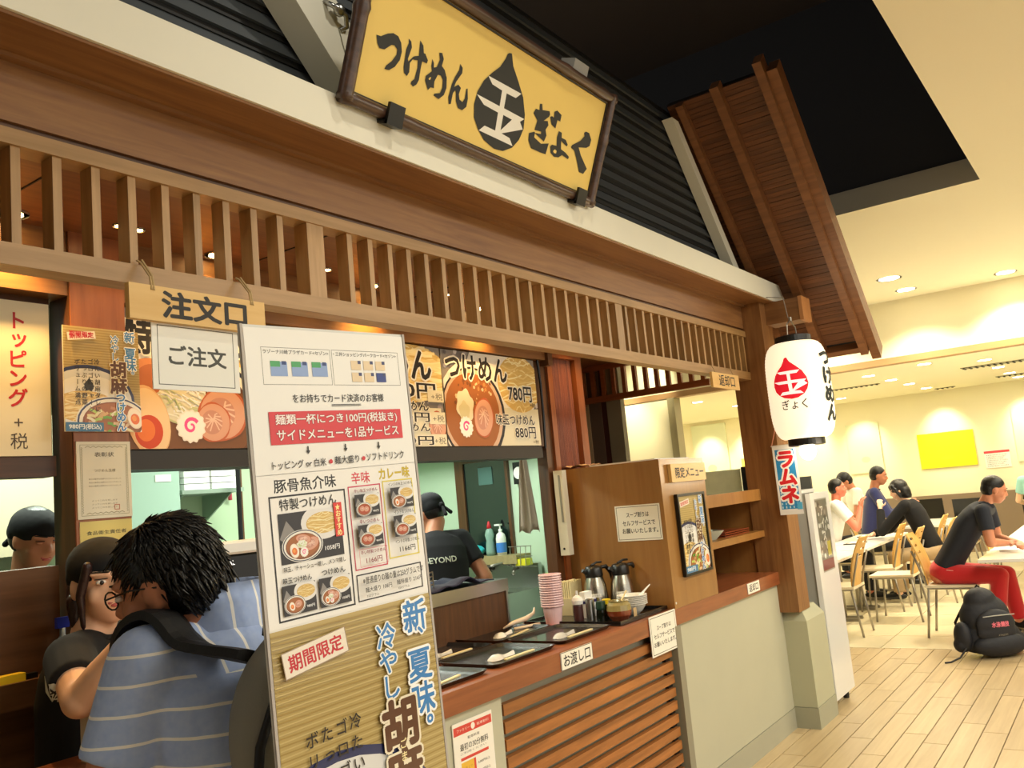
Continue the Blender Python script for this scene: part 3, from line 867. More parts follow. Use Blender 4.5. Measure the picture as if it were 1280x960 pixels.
# menu boards
def brush(pr, t, x0, y0, x1, y1, b=.035, o='#f3ede0'): pr.text(t, x0, y0, x1, y1, '#1d1714', b, o, .055)
def stone(pr, W, H, base='#8d8580'):
    pr.rect(0, 0, W, H, base)
    for k in range(160):
        pr.disc(PR.uniform(0, W), PR.uniform(0, H), PR.uniform(.004, .018), PR.choice(['#b9afb2', '#6e6768', '#d3c9c6', '#7d7576', '#a2979d']), n=7)
def menuA(pr, W, H):
    stone(pr, W, H)
    pr.rect(W * .53, 0, W, H * .5, '#e3dcc2')
    noodles(pr, W * .78, H * .78, W * .25, H * .30, 30)
    cx, cy = .21, .10
    pr.disc(cx, cy, .345, '#f1ece0', ry=.27); pr.disc(cx, cy, .33, '#1c1f3a', ry=.255); pr.disc(cx, cy, .315, '#efe9dc', ry=.24)
    pr.disc(cx, cy - .005, .295, '#5d3820', ry=.215); pr.disc(cx, cy, .28, '#7a4c2a', ry=.2)
    pr.disc(.10, .20, .09, '#d98a55', ry=.10, rot=.4); pr.disc(.11, .20, .07, '#b8683c', ry=.08, rot=.4)
    pr.disc(.215, .155, .10, '#e6dfc4', ry=.075)
    for k in range(60):
        a = PR.uniform(-.09, .09); b = PR.uniform(-.06, .06)
        pr.line([(.215 + a - .03, .155 + b), (.215 + a, .155 + b + PR.uniform(-.02, .02)), (.215 + a + .02, .155 + b - .02)], .005, PR.choice(['#f7f4e2', '#dcd6ae', '#c7cf9a', '#ffffff']))
    chashu(pr, .37, .12, .10, .095, .3); chashu(pr, .33, .09, .07, .07, .1)
    pr.disc(.085, .09, .075, '#e9b985', ry=.12, rot=.25); pr.disc(.09, .09, .068, '#f3d2a4', ry=.11, rot=.25)
    pr.disc(.085, .055, .05, '#d2481f', ry=.055); pr.disc(.075, .06, .032, '#ec7a35', ry=.036)
    naruto(pr, .24, .075, .055)
    brush(pr, '特製つけめん', .015, H * .68, .62, H * .93)
    brush(pr, 'つけめん', .50, H * .42, .72, H * .53, .02); brush(pr, 'メンマ・のり', .50, H * .34, .72, H * .41, .02)
    brush(pr, '980円', .485, H * .12, .70, H * .30, .03)
posterthing('menu_board', 'large menu board with a big egg and fish-cake noodle photo behind the order sign', 'menu board', 1.535, 2.31, 1.865, 2.325, 2.575, menuA, PM)
def menuB(pr, W, H):
    stone(pr, W, H); noodles(pr, W * .66, H * .72, W * .42, H * .3, 34)
    pr.rect(0, 0, W * .97, H * .38, '#e3dcc2'); soupbowl(pr, W * .15, H * .35, .22, .17, 'full')
    chashu(pr, W * .93, H * .2, .06, .07)
    brush(pr, 'つけめん', W * .18, H * .66, W * .98 - .06, H * .94)
    brush(pr, '780円', W * .48, H * .47, W * .93, H * .62, .03)
    for k, yy in enumerate((.42, .20, -.02)): pr.rect(W * .86, H * (yy + .02), W * 1.0, H * (yy + .14), '#e8e0c6'); pr.text('+税', W * .89, H * (yy + .04), W * .99, H * (yy + .11), '#6a6257')
    brush(pr, '味玉つけめん', W * .30, H * .345, W * .86, H * .445, .02); brush(pr, '980円', W * .5, H * .24, W * .86, H * .33, .02)
    brush(pr, '特製つけめん', W * .30, H * .145, W * .86, H * .23, .02); brush(pr, '1080円', W * .45, H * .015, W * .88, H * .10, .02)
posterthing('menu_board', 'menu board with noodles and prices 980 and 1080, half hidden by the tall sign stand', 'menu board', 2.32, 3.115, 1.865, 2.325, 2.575, menuB, PM)
def menuC(pr, W, H):
    stone(pr, W, H); pr.disc(W * .62, H * .72, .30, '#efe9de', ry=.18, rot=-.3)
    pr.rect(W * .50, 0, W, H * .42, '#e3dcc2')
    noodles(pr, W * .80, H * .70, .19, .15, 30); pr.disc(W * .27, H * .36, .26, '#efe9de', ry=.25)
    pr.disc(W * .28, H * .33, .252, '#23202a', ry=.235); pr.disc(W * .275, H * .335, .235, '#d8b59a', ry=.222); pr.disc(W * .27, H * .34, .215, '#a3602c', ry=.2)
    for k in range(50): pr.disc(W * .27 + PR.uniform(-.14, .16), H * .34 + PR.uniform(.05, .16), PR.uniform(.004, .011), PR.choice(['#e8c79a', '#c98a4c', '#7d4a22']), n=6)
    pr.disc(W * .19, H * .42, .065, '#eadfc2', ry=.08, wob=.1, wn=6); pr.disc(W * .18, H * .36, .04, '#d8cfa6', ry=.05, wob=.1, wn=5)
    chashu(pr, W * .37, H * .30, .078, .10, -.3); naruto(pr, W * .185, H * .20, .05)
    brush(pr, 'つけめん', W * .03, H * .70, W * .66, H * .96, .03)
    brush(pr, '780円', W * .66, H * .50, W * .93, H * .67, .03)
    pr.text('+税', W * .90, H * .44, W * .97, H * .49, '#6a6257')
    brush(pr, '味玉つけめん', W * .50, H * .23, W * .94, H * .35, .02); brush(pr, '880円', W * .70, H * .08, W * .94, H * .21, .02)
    pr.text('+税', W * .90, H * .02, W * .97, H * .06, '#6a6257')
posterthing('menu_board', 'menu board with a pork slice bowl priced 780 and 880 at the right end', 'menu board', 3.125, 3.90, 1.865, 2.325, 2.575, menuC, PM)
box('rail_menu', 1.535, 3.92, 2.58, 2.70, 1.80, 1.862, mat('dark_bronze_rail', '#2b241e', .5), **S)
box('wall_over_kitchen', 1.535, 3.92, 2.60, 2.70, 1.862, 2.34, WDX, **S)
# right post of kitchen opening + reed panel
t = empty('wall_post_right', (3.97, 2.6, 0), kind='structure')
box('post_body', 3.965, 4.03, 2.585, 2.65, 0, 2.36, WD, t); box('post_head', 3.90, 3.965, 2.585, 2.65, 1.862, 2.36, WD, t)
bm = bmesh.new(); tube(bm, [(3.935, 2.57, 2.33), (3.94, 2.565, 2.2), (3.945, 2.57, 2.0), (3.935, 2.57, 1.85)], .008, 6)
obj('cable_duct', bm, BLACKP, t)
t = empty('wall_reed_panel', (4.22, 2.6, 0), kind='structure')
RP = wood('reed_frame_wood', '#9a582f', '#804623', 'z')
box('frame_stile', 4.03, 4.075, 2.57, 2.64, .98, 2.53, RP, t)
box('frame_stile', 4.33, 4.40, 2.57, 2.64, .98, 2.53, RP, t)
box('frame_rail', 4.075, 4.33, 2.57, 2.64, 2.36, 2.53, RP, t)
box('frame_backing', 4.075, 4.33, 2.605, 2.64, .98, 2.36, WD, t)
nr = 15
for i in range(nr):
    bm = bmesh.new(); x = 4.083 + i * (.245 / nr) ; tube(bm, [(x, 2.602, .98), (x, 2.602, 2.36)], .0078, 6)
    obj('reed', bm, wood('reed_red', '#94512c', '#6d3418', 'z', scale=2, coat=0, piecevar=.2), t)
# side wall X ~5.72: lattice and strips
t = empty('side_lattice', (5.73, 2.8, 2.25), 'brown wooden lattice along the side above the return opening', 'lattice')
LW = wood('lattice_wood', '#a8602f', '#8b4a22', 'y')
box('lower_rail', 5.71, 5.745, 2.33, 3.38, 2.25, 2.295, LW, t)
box('upper_rail', 5.71, 5.745, 2.12, 3.38, 2.49, 2.528, LW, t)
box('end_panel', 5.705, 5.75, 3.34, 3.50, 2.23, 2.528, LW, t)
y = 2.36
while y < 3.33:
    box('slat', 5.712, 5.742, y, y + .03, 2.294, 2.492, LW, t); y += .088
box('trim_side_a', 5.74, 5.80, 3.05, 3.17, .9, 2.9, mat('olive_beige', '#8c8468', .6), **S)
box('trim_side_b', 5.75, 5.79, 3.17, 3.22, .9, 2.9, mat('deep_red_brown', '#4a2318', .6), **S)
box('trim_side_c', 5.745, 5.79, 3.22, 3.325, .9, 2.9, mat('grey_brown', '#675441', .7, bump=.1), **S)
box('trim_side_d', 5.74, 5.80, 3.325, 3.47, .9, 2.9, mat('beige_jamb', '#b8a27a', .6), **S)
box('wall_side', 5.74, 5.84, 3.47, 8.6, 0, 3.0, mat('dark_side_wall', '#3a2417', .7), **S)
box('wall_side_low', 5.74, 5.80, 2.62, 3.47, 0, .9, WD, **S)
box('trim_side_top', 5.74, 5.80, 2.1, 8.6, 2.62, 3.0, WDX, **S)
# ================================================================ CABINET + RETURN SHELVES
t = empty('menu_cabinet', (4.37, 2.3, .977), 'tall brown wooden cabinet on the counter beside the cups', 'cabinet')
box('side_panel', 4.086, 4.106, 2.012, 2.60, .977, 1.728, WC, t)
box('front_panel', 4.106, 4.645, 1.992, 2.012, .977, 1.728, WC, t)
box('side_edge', 4.084, 4.106, 1.990, 2.0125, .977, 1.730, WC, t)
box('side_panel', 4.625, 4.645, 2.012, 2.60, .977, 1.728, WC, t)
box('top_panel', 4.106, 4.625, 2.012, 2.60, 1.705, 1.726, WC, t)
box('back_panel', 4.106, 4.625, 2.58, 2.60, .977, 1.705, WC, t)
bm = bmesh.new(); ell(bm, (4.10, 1.989, 1.005), (.006, .003, .006)); obj('cap', bm, WHITEPL, t, smooth=True)
t = empty('plaque', (4.4, 1.985, 1.60), 'small pale wooden plaque reading limited menu on the cabinet front', 'sign')
obj('plate', B((4.18, 4.62, 1.972, 1.990, 1.605, 1.70)), WP, t, bevel=.002)
pr = Print((4.18, 1.972, 1.605), X_, Z_, .44, .095); pr.text('限定メニュー', .05, .02, .41, .076, '#1b1612', .03); pr.build('lettering', PM, t)
t = empty('framed_poster', (4.39, 1.985, 1.12), 'black framed summer noodle poster on the cabinet front', 'poster')
bm = B((4.215, 4.565, 1.970, 1.988, 1.118, 1.132), (4.215, 4.565, 1.970, 1.988, 1.528, 1.542), (4.215, 4.228, 1.970, 1.988, 1.132, 1.528), (4.552, 4.565, 1.970, 1.988, 1.132, 1.528))
obj('frame', bm, BLACKP, t)
board('sheet', 4.228, 4.552, 1.132, 1.528, 1.980, .004, PAPER, t)
pr = Print((4.228, 1.980, 1.132), X_, Z_, .324, .396); goma_poster(pr, .324, .396); 
pr.rect(0, 0, .15, .035, '#3b7fb2'); pr.text('980円', .02, .008, .12, .028, '#e8f2f8', .03); pr.build('print', PG, t)
# soup notice on cabinet side
def soup(pr, W, H):
    pr.rect(0, 0, W, H, '#efece0'); pr.frame(W * .03, H * .04, W * .97, H * .96, W * .009, '#3c3a36')
    pr.text('スープ割りは', W * .25, H * .66, W * .78, H * .80, '#222', .02) if False else pr.text('スープ割りは', W * .25, H * .66, W * .75, H * .80, '#222222', .02)
    pr.text('セルフサービスで', W * .15, H * .43, W * .87, H * .57, '#222222', .02); pr.text('お願いいたします。', W * .13, H * .21, W * .92, H * .35, '#222222', .02)
t = empty('soup_notice', (4.083, 2.14, 1.325), 'white landscape notice about self-service soup on the side of the cabinet', 'notice')
box('sheet', 4.083, 4.086, 2.013, 2.272, 1.325, 1.508, PAPER, t)
pr = Print((4.083, 2.272, 1.325), -Y_, Z_, .259, .183); soup(pr, .259, .183); pr.build('print', PG, t)
def soup2(pr, W, H):
    pr.rect(0, 0, W, H, '#efece0'); pr.frame(W * .04, H * .04, W * .96, H * .96, W * .01, '#3c3a36')
    pr.text('スープ割りは', W * .25, H * .62, W * .78, H * .74, '#222222', .02); pr.text('セルフサービスで', W * .12, H * .42, W * .9, H * .54, '#222222', .02); pr.text('お願いいたします。', W * .1, H * .22, W * .93, H * .34, '#222222', .02)
posterthing('soup_notice', 'white notice about self-service soup hanging on the counter edge', 'notice', 3.775, 4.06, .800, .985, 1.982, soup2, PM)
def ow(pr, W, H): pr.rect(0, 0, W, H, '#efece0'); pr.frame(0, 0, W, H, .003, '#6a665e'); pr.text('お渡し口', W * .08, H * .17, W * .92, H * .85, '#1c1a18', .02)
posterthing('pickup_label', 'white label reading pick-up on the counter edge below the trays', 'label', 3.0, 3.245, .902, .972, 1.984, ow, PM)
def hk(pr, W, H): pr.rect(0, 0, W, H, '#efece0'); pr.text('返却口', W * .12, H * .15, W * .88, H * .88, '#1c1a18', .02)
posterthing('return_label', 'small white return label on the counter edge below the shelves', 'label', 5.06, 5.255, .912, .972, 1.984, hk, PM)
# thing on cabinet top: papers
t = empty('paper_stack', (4.3, 2.3, 1.728), 'flat white sheet and crumpled tan paper lying on top of the cabinet', 'paper')
box('sheet', 4.12, 4.55, 2.03, 2.42, 1.728, 1.736, PAPER, t)
bm = bmesh.new()
bmesh.ops.create_grid(bm, x_segments=12, y_segments=10, size=.5, matrix=Matrix.Translation((4.18, 2.50, 1.735)) @ Matrix.Diagonal((.18, .18, 1, 1)))
for v in bm.verts: v.co.z += .018 * noise.noise(v.co * 22) + .008
obj('crumpled_sheet', bm, mat('tan_paper', '#dcb68c', .7), t)
# white panel unit at the cabinet rear
t = empty('wall_unit', (4.03, 2.54, 1.27), 'narrow white plastic unit fixed at the rear edge of the cabinet', 'wall unit')
obj('casing', B((3.985, 4.028, 2.515, 2.57, 1.275, 1.725)), mat('ivory_plastic', '#d9d3c0', .4), t, bevel=.008)
obj('groove', B((3.980, 3.986, 2.53, 2.54, 1.45, 1.70)), mat('groove_grey', '#8a8678', .5), t)
bm = bmesh.new(); lathe(bm, [(.006, 0), (.006, .004)], (0, 0, 0), 12, M=Matrix.Translation((3.986, 2.545, 1.31)) @ Matrix.Rotation(-pi / 2, 4, 'Y')); obj('knob', bm, BLACKP, t)
# return shelf unit
t = empty('return_shelf', (5.15, 2.3, .977), 'open brown wooden return shelf between the cabinet and the post', 'shelf unit')
box('side_panel', 4.647, 4.667, 2.04, 2.56, .977, 1.50, WC, t)
box('side_panel', 5.64, 5.662, 2.04, 2.56, .977, 1.50, WC, t)
box('back_panel', 4.667, 5.64, 2.54, 2.56, .977, 1.44, WD, t)
obj('top_shelf', B((4.645, 5.664, 2.04, 2.60, 1.44, 1.472), (4.645, 5.664, 2.04, 2.06, 1.472, 1.512)), WC, t)
box('shelf', 4.667, 5.64, 2.045, 2.54, 1.205, 1.245, WC, t)
for x in (4.85, 5.2):
    tt = empty('return_bowl', (x - .1, 2.2, 1.245), 'white square dish left on the middle return shelf' if x < 5 else 'pale deep dish at the back of the middle return shelf', 'bowl')
    bm = bmesh.new(); lathe(bm, [(.06, 0), (.065, .004), (.12, .055), (.115, .055), (.06, .01)], (x + .10, 2.16 if x < 5 else 2.42, 1.2455), 4, M=None)
    obj('dish', bm, mat('celadon_dish', '#c9d6cc', .25, coat=.4), tt)
for k, (x, y) in enumerate(((4.95, 2.3), (5.35, 2.32))):
    tt = empty('lacquer_tray', (x, y, 1.472), ('red-brown tray on top of the return shelf, next to the cabinet', 'red-brown tray on top of the return shelf, next to the post')[k], 'tray')
    obj('tray_body', B((x - .19, x + .19, y - .13, y + .13, 1.472, 1.478), (x - .19, x + .19, y - .13, y - .12, 1.478, 1.492), (x - .19, x + .19, y + .12, y + .13, 1.478, 1.492), (x - .19, x - .18, y - .12, y + .12, 1.478, 1.492), (x + .18, x + .19, y - .12, y + .12, 1.478, 1.492)), mat('red_brown_lacquer', '#8a3d22', .3, coat=.4), tt)
tt = empty('lower_tray', (5.2, 2.3, 1.245), 'dark red-brown tray stack on the middle return shelf', 'tray')
for k in range(3):
    obj('tray', B((5.1, 5.5, 2.1, 2.4, 1.246 + k * .012, 1.252 + k * .012)), mat('red_brown_lacquer', '#8a3d22', .3), tt)
# things in the dining hall seen over the shelf
box('divider_low', 10.3, 10.4, 3.95, 4.6, 0, 1.70, mat('grey_marble', '#c2c3a8', .5, var=.2, vscale=8), label='low grey green partition seen over the return shelf', cat='partition')
box('notice_board', 10.2, 10.25, 3.74, 3.90, 0, 1.72, BLACKP, label='black board standing beside the corner post beyond the return shelf', cat='board')
box('tan_box', 9.9, 10.1, 4.35, 4.6, 1.2, 1.5, mat('tan_box', '#a87a50', .6), label='tan box seen above the return shelf', cat='box') if False else None
# ================================================================ KITCHEN INTERIOR
KG = mat('kitchen_wall_green', '#b9cfa8', .6, var=.03); KG2 = mat('kitchen_wall_mint', '#c2d8be', .6, var=.03)
box('wall_kitchen_back', -1.2, 5.4, 4.9, 5.0, 0, 2.5, KG, **S)
box('wall_kitchen_right', 5.3, 5.4, 3.55, 4.9, 0, 2.5, KG2, **S)
bm = bmesh.new(); prism(bm, [(4.40, 2.64), (5.3, 3.50), (5.4, 3.55), (5.3, 3.55), (4.38, 2.68)], 'z', 0, 2.6); obj('wall_kitchen_slant', bm, KG2, **S)
bm = bmesh.new(); prism(bm, [(4.41, 2.62), (5.33, 3.49), (5.72, 3.49), (5.72, 3.51), (5.32, 3.515), (4.40, 2.64)], 'z', .9, 2.525); obj('wall_side_board', bm, WD, **S)
box('wall_kitchen_left', -1.3, -1.2, 2.0, 5.0, 0, 2.6, KG, **S)
bm = bmesh.new(); prism(bm, [(-1.2, 2.72), (4.44, 2.72), (5.3, 3.55), (5.3, 4.9), (-1.2, 4.9)], 'z', 2.45, 2.5); obj('ceiling_kitchen', bm, mat('kitchen_ceiling', '#b8c8b4', .7), **S)
box('wall_kitchen_front_right', 4.03, 5.72, 2.64, 2.75, 0, 2.6, KG2, **S) if False else None
# window in right wall
w = empty('window_1', (5.3, 4.0, 1.2), kind='structure')
box('glass', 5.285, 5.292, 3.82, 4.22, 1.2, 1.90, mat('dark_window_glass', '#10201f', .08, coat=.5), w)
obj('window_frame', B((5.27, 5.3, 4.22, 4.30, 1.18, 1.93), (5.27, 5.3, 3.80, 3.825, 1.18, 1.93), (5.27, 5.3, 3.82, 4.22, 1.895, 1.93)), WD, w)
box('window_reflection', 5.28, 5.284, 3.95, 4.08, 1.72, 1.85, mat('faint_reflect', '#4d6f6a', .4), w)  # reflection in the glass, painted as a paler patch
box('window_ledge', 5.12, 5.3, 3.68, 4.30, 1.14, 1.20, mat('speckled_ledge', '#9c8c60', .6, var=.3, vscale=40), w)
box('hood_duct', 5.05, 5.3, 3.56, 4.85, 1.96, 2.08, mat('mint_steel', '#a8c9b4', .35, .5), label='pale mint metal duct above the kitchen window', cat='duct')
# low counter (brown front, steel cap)
t = empty('kitchen_counter', (2.6, 2.65, .977), 'brown kitchen counter with a steel cap behind the trays', 'counter')
box('front_panel', 1.535, 3.52, 2.62, 2.68, 0, 1.158, WD, t)
obj('steel_cap', B((1.535, 3.535, 2.605, 3.1, 1.158, 1.215)), STEEL, t, bevel=.003)
box('end_panel', 3.52, 3.535, 2.61, 3.1, 0, 1.158, STEEL, t)
# sink unit
t = empty('sink_unit', (4.6, 4.1, 0), 'stainless steel sink unit under the kitchen window', 'sink')
obj('basin', B((4.3, 5.28, 3.60, 3.63, .72, .96), (4.3, 5.28, 4.35, 4.38, .72, .96), (4.3, 4.33, 3.63, 4.35, .72, .96), (5.0, 5.28, 3.63, 4.35, .72, .96), (4.3, 5.28, 3.60, 4.38, .70, .72)), STEEL, t)
obj('cabinet', B((4.32, 5.26, 3.61, 4.36, 0, .70)), mat('teal_cabinet', '#7fb0a4', .4), t)
box('splash', 5.24, 5.28, 3.58, 4.38, .96, 1.13, STEEL, t)
for k, yy in enumerate((3.98, 3.76)):
    tt = empty('wall_tap', (5.2, yy, 1.08), ('chrome tap above the sink, left one', 'chrome tap above the sink near the yellow brush')[k], 'tap')
    bm = bmesh.new(); tube(bm, [(5.28, yy, 1.10), (5.2, yy, 1.10), (5.17, yy, 1.06)], .014, 8); obj('body', bm, CHROME, tt, smooth=True)
    bm = bmesh.new(); tube(bm, [(5.21, yy, 1.11), (5.12, yy + .05, 1.15), (5.02, yy + .08, 1.14)], .008, 8); obj('spout', bm, CHROME, tt, smooth=True)
    bm = bmesh.new(); lathe(bm, [(.02, 0), (.022, .01), (.01, .02)], (5.19, yy, 1.12), 10); obj('handle', bm, CHROME, tt, smooth=True)
# bottles on the ledge
t = empty('sponge_bag', (5.2, 4.17, 1.2), 'turquoise plastic bag on the window ledge', 'bag')
bm = bmesh.new(); ell(bm, (5.2, 4.14, 1.235), (.06, .115, .055))
for v in bm.verts: v.co += Vector((noise.noise(v.co * 18), noise.noise(v.co * 18 + Vector((5, 5, 5))), noise.noise(v.co * 18 + Vector((9, 2, 1))))) * .02; v.co.z = max(1.2, v.co.z)
obj('bag', bm, mat('turquoise_film', '#38c4cc', .25, coat=.4), t, smooth=True)
def bottle(name, label, x, y, z, prof, m, capm, capprof, s=1.0, extra=None):
    t = empty(name, (x, y, z), label, 'bottle')
    bm = bmesh.new(); lathe(bm, [(a * s, b * s) for a, b in prof], (x, y, z), 20); obj('body', bm, m, t, smooth=True)
    bm = bmesh.new(); lathe(bm, [(a * s, b * s) for a, b in capprof], (x, y, z), 16); obj('cap', bm, capm, t, smooth=True)
    return t
bottle('detergent_bottle', 'clear green detergent bottle with a red cap on the window ledge', 5.2, 3.96, 1.2, [(.034, 0), (.036, .03), (.033, .08), (.028, .11), (.036, .15), (.026, .185), (.013, .2)], mat('pale_green_liquid', '#a9cfc0', .15, trans=.4), mat('red_plastic', '#c41f2c', .4), [(.016, .195), (.016, .215), (.007, .245), (.004, .25)])
t = bottle('soap_pump_bottle', 'white pump bottle with a blue label on the window ledge', 5.2, 3.86, 1.2, [(.036, 0), (.037, .12), (.03, .15), (.013, .165)], WHITEPL, WHITEPL, [(.013, .16), (.014, .185), (.005, .19), (.005, .215)])
obj('nozzle', B((5.185, 5.215, 3.85, 3.90, 1.412, 1.424)), WHITEPL, t)
bm = bmesh.new(); lathe(bm, [(.0375, .02), (.038, .09)], (5.2, 3.86, 1.2), 20, cap=False); obj('label', bm, mat('label_blue', '#3f7fd0', .5), t)
# cloth hanging, clock
t = empty('wall_clock', (5.28, 3.70, 1.72), 'black framed wall clock partly behind the hanging towel', 'clock')
obj('case', B((5.26, 5.3, 3.64, 3.74, 1.70, 1.86)), BLACKP, t, bevel=.01)
bm = bmesh.new(); lathe(bm, [(.045, 0), (.045, .004)], (0, 0, 0), 20, M=Matrix.Translation((5.26, 3.69, 1.78)) @ Matrix.Rotation(-pi / 2, 4, 'Y')); obj('dial', bm, PAPER, t)
bm = bmesh.new()
N = 12
G = []
for j in range(N + 1):
    z = 1.86 - j * (.46 / N); wdt = .025 + .075 * (j / N) ** .8
    G.append([bm.verts.new((4.22 + .015 * sin(i * 1.9), 2.925 + (i / 8 - .5) * wdt * 1.5, z - .012 * sin(i * 1.3 + j * .2) * (j / N))) for i in range(9)])
for a, b in zip(G, G[1:]):
    for i in range(8): bm.faces.new((a[i], a[i + 1], b[i + 1], b[i]))
bmesh.ops.solidify(bm, geom=bm.faces[:], thickness=.006)
t = empty('hanging_towel', (4.22, 2.92, 1.4), 'beige towel hanging on a rail beside the kitchen post', 'towel')
obj('cloth', bm, mat('pink_beige_towel', '#cdb8a8', .9, bump=.2), t, smooth=True)
bm = bmesh.new(); tube(bm, [(4.22, 2.90, 1.862), (4.66, 2.90, 1.862)], .008, 8); obj('rail', bm, CHROME, t)
# brush & net
t = empty('wash_basket', (5.1, 3.66, 1.15), 'wire basket with a yellow sponge hanging by the sink', 'basket')
bm = bmesh.new()
for k in range(5): tube(bm, [(5.14, 3.56 + k * .045, 1.26), (5.12, 3.56 + k * .045, 1.12), (5.2, 3.56 + k * .045, 1.11)], .003, 5)
for zz in (1.26, 1.19, 1.12): tube(bm, [(5.13, 3.55, zz), (5.13, 3.75, zz)], .003, 5)
obj('wires', bm, CHROME, t)
obj('sponge', B((5.13, 5.2, 3.60, 3.70, 1.125, 1.17)), mat('yellow_sponge', '#e6dc2a', .8), t, bevel=.008)
t = empty('scrub_brush', (4.28, 2.88, .98), 'green and yellow scrub brush hanging by the post', 'brush')
bm = bmesh.new(); tube(bm, [(4.24, 2.84, 1.16), (4.25, 2.85, 1.06)], .012, 8); obj('handle', bm, mat('lime_plastic', '#8fd11e', .4), t)
bm = bmesh.new()
for k in range(40):
    a = R.random() * 6.28; q = R.random() * .035
    tube(bm, [(4.25, 2.85, 1.07), (4.25 + q * cos(a) * .6, 2.85 + q * sin(a) * .6, 1.0), (4.25 + q * cos(a), 2.85 + q * sin(a), .93)], .002, 4)
obj('bristles', bm, mat('yellow_green_bristle', '#c9c53a', .7), t, kind='stuff')
bm = bmesh.new(); tube(bm, [(4.24, 2.84, 1.155), (4.60, 2.84, 1.175)], .004, 6); obj('hook', bm, CHROME, t)
# left part: shelf with white containers, freezer, squeegee, pole, metal box, blue box
t = empty('kitchen_rack', (3.3, 4.7, 1.7), 'grey wall shelf stacked with white containers at the back of the kitchen', 'shelf')
box('shelf_board', 3.065, 3.50, 4.55, 4.9, 1.80, 1.825, mat('shelf_grey', '#9fb0a0', .4, .5), t)
for xx in (3.10, 3.44): obj('bracket', (lambda bm: (prism(bm, [(4.9, 1.80), (4.6, 1.80), (4.9, 1.62)], 'x', xx, xx + .012), bm)[1])(bmesh.new()), mat('shelf_grey', '#9fb0a0'), t)
box('post', 3.50, 3.525, 4.6, 4.63, 1.46, 2.4, WD, t)
for i in range(2):
    for k in range(6):
        z0 = 1.826 + k * .038
        tt = obj('food_container', B((3.10 + i * .19, 3.275 + i * .19, 4.58, 4.85, z0, z0 + .034)), WHITEPL, label='white plastic container, %s stack on the kitchen shelf, %s' % (('left', 'right')[i], ('bottom', 'second from the bottom', 'third from the bottom', 'third from the top', 'second from the top', 'top')[k]), cat='container', group='white containers on the kitchen shelf', bevel=.004)
t = empty('kitchen_freezer', (2.9, 4.7, 0), 'pale green upright fridge at the back of the kitchen', 'refrigerator')
obj('body', B((2.62, 3.055, 4.56, 4.88, 0, 1.95)), mat('pale_green_enamel', '#a9c6b4', .4), t, bevel=.006)
box('gasket', 2.625, 3.05, 4.552, 4.56, 1.60, 1.615, mat('dark_gasket', '#50605a', .6), t); box('sticker', 2.9, 3.0, 4.556, 4.56, 1.88, 1.92, PAPER, t)
obj('pink_box', B((2.72, 3.0, 4.6, 4.8, 1.95, 2.08)), mat('pink_card', '#e39ab4', .6), label='pink box on top of the kitchen fridge', cat='box')
t = empty('wall_squeegee', (3.62, 4.88, 1.7), 'white and pink squeegee hanging on the green kitchen wall', 'squeegee')
bm = bmesh.new(); prism(bm, [(3.54, 1.975), (3.72, 1.975), (3.72, 1.962), (3.65, 1.93), (3.645, 1.86), (3.62, 1.86), (3.615, 1.93), (3.54, 1.962)], 'y', 4.865, 4.885); obj('head', bm, WHITEPL, t)
obj('blade', B((3.535, 3.725, 4.862, 4.88, 1.972, 1.985)), mat('pink_rubber', '#d84a5c', .5), t); bm = bmesh.new(); tube(bm, [(3.632, 4.87, 1.87), (3.632, 4.87, 1.76)], .013, 8); obj('handle', bm, mat('pink_rubber', '#d84a5c', .5), t, smooth=True)
bm = bmesh.new(); tube(bm, [(3.42, 4.5, .2), (3.42, 4.5, 2.4)], .014, 8); obj('black_pole', bm, BLACKP, label='black vertical pole before the green kitchen wall', cat='pole')
obj('steel_bin', B((3.50, 3.70, 4.35, 4.6, 1.33, 1.44), (3.49, 3.71, 4.34, 4.61, 1.44, 1.45)), STEEL, label='square stainless steel container at the back of the kitchen', cat='container')
obj('blue_bin', B((3.74, 4.0, 4.35, 4.6, 1.33, 1.46)), mat('blue_bin', '#3f8fc8', .4), label='blue plastic bin beside the steel container', cat='container')
obj('blue_tub', B((3.735, 4.005, 4.345, 4.605, 1.461, 1.54)), mat('pale_blue_lid', '#a9d3d8', .4), label='pale blue tub on top of the blue bin', cat='container')
obj('rear_bench', B((3.2, 4.25, 4.3, 4.88, 0, 1.325)), STEEL, label='steel bench along the kitchen back wall', cat='bench', bevel=.004)
obj('left_hood', B((1.4, 2.4, 4.2, 4.88, 1.55, 2.2)), mat('beige_hood', '#c9c0a0', .5), label='beige extractor box behind the kitchen worker at far left', cat='hood', bevel=.01)
obj('left_wall_rack', B((1.3, 2.3, 4.5, 4.88, .8, 1.40)), STEEL, label='steel work shelf behind the kitchen worker at far left', cat='shelf')
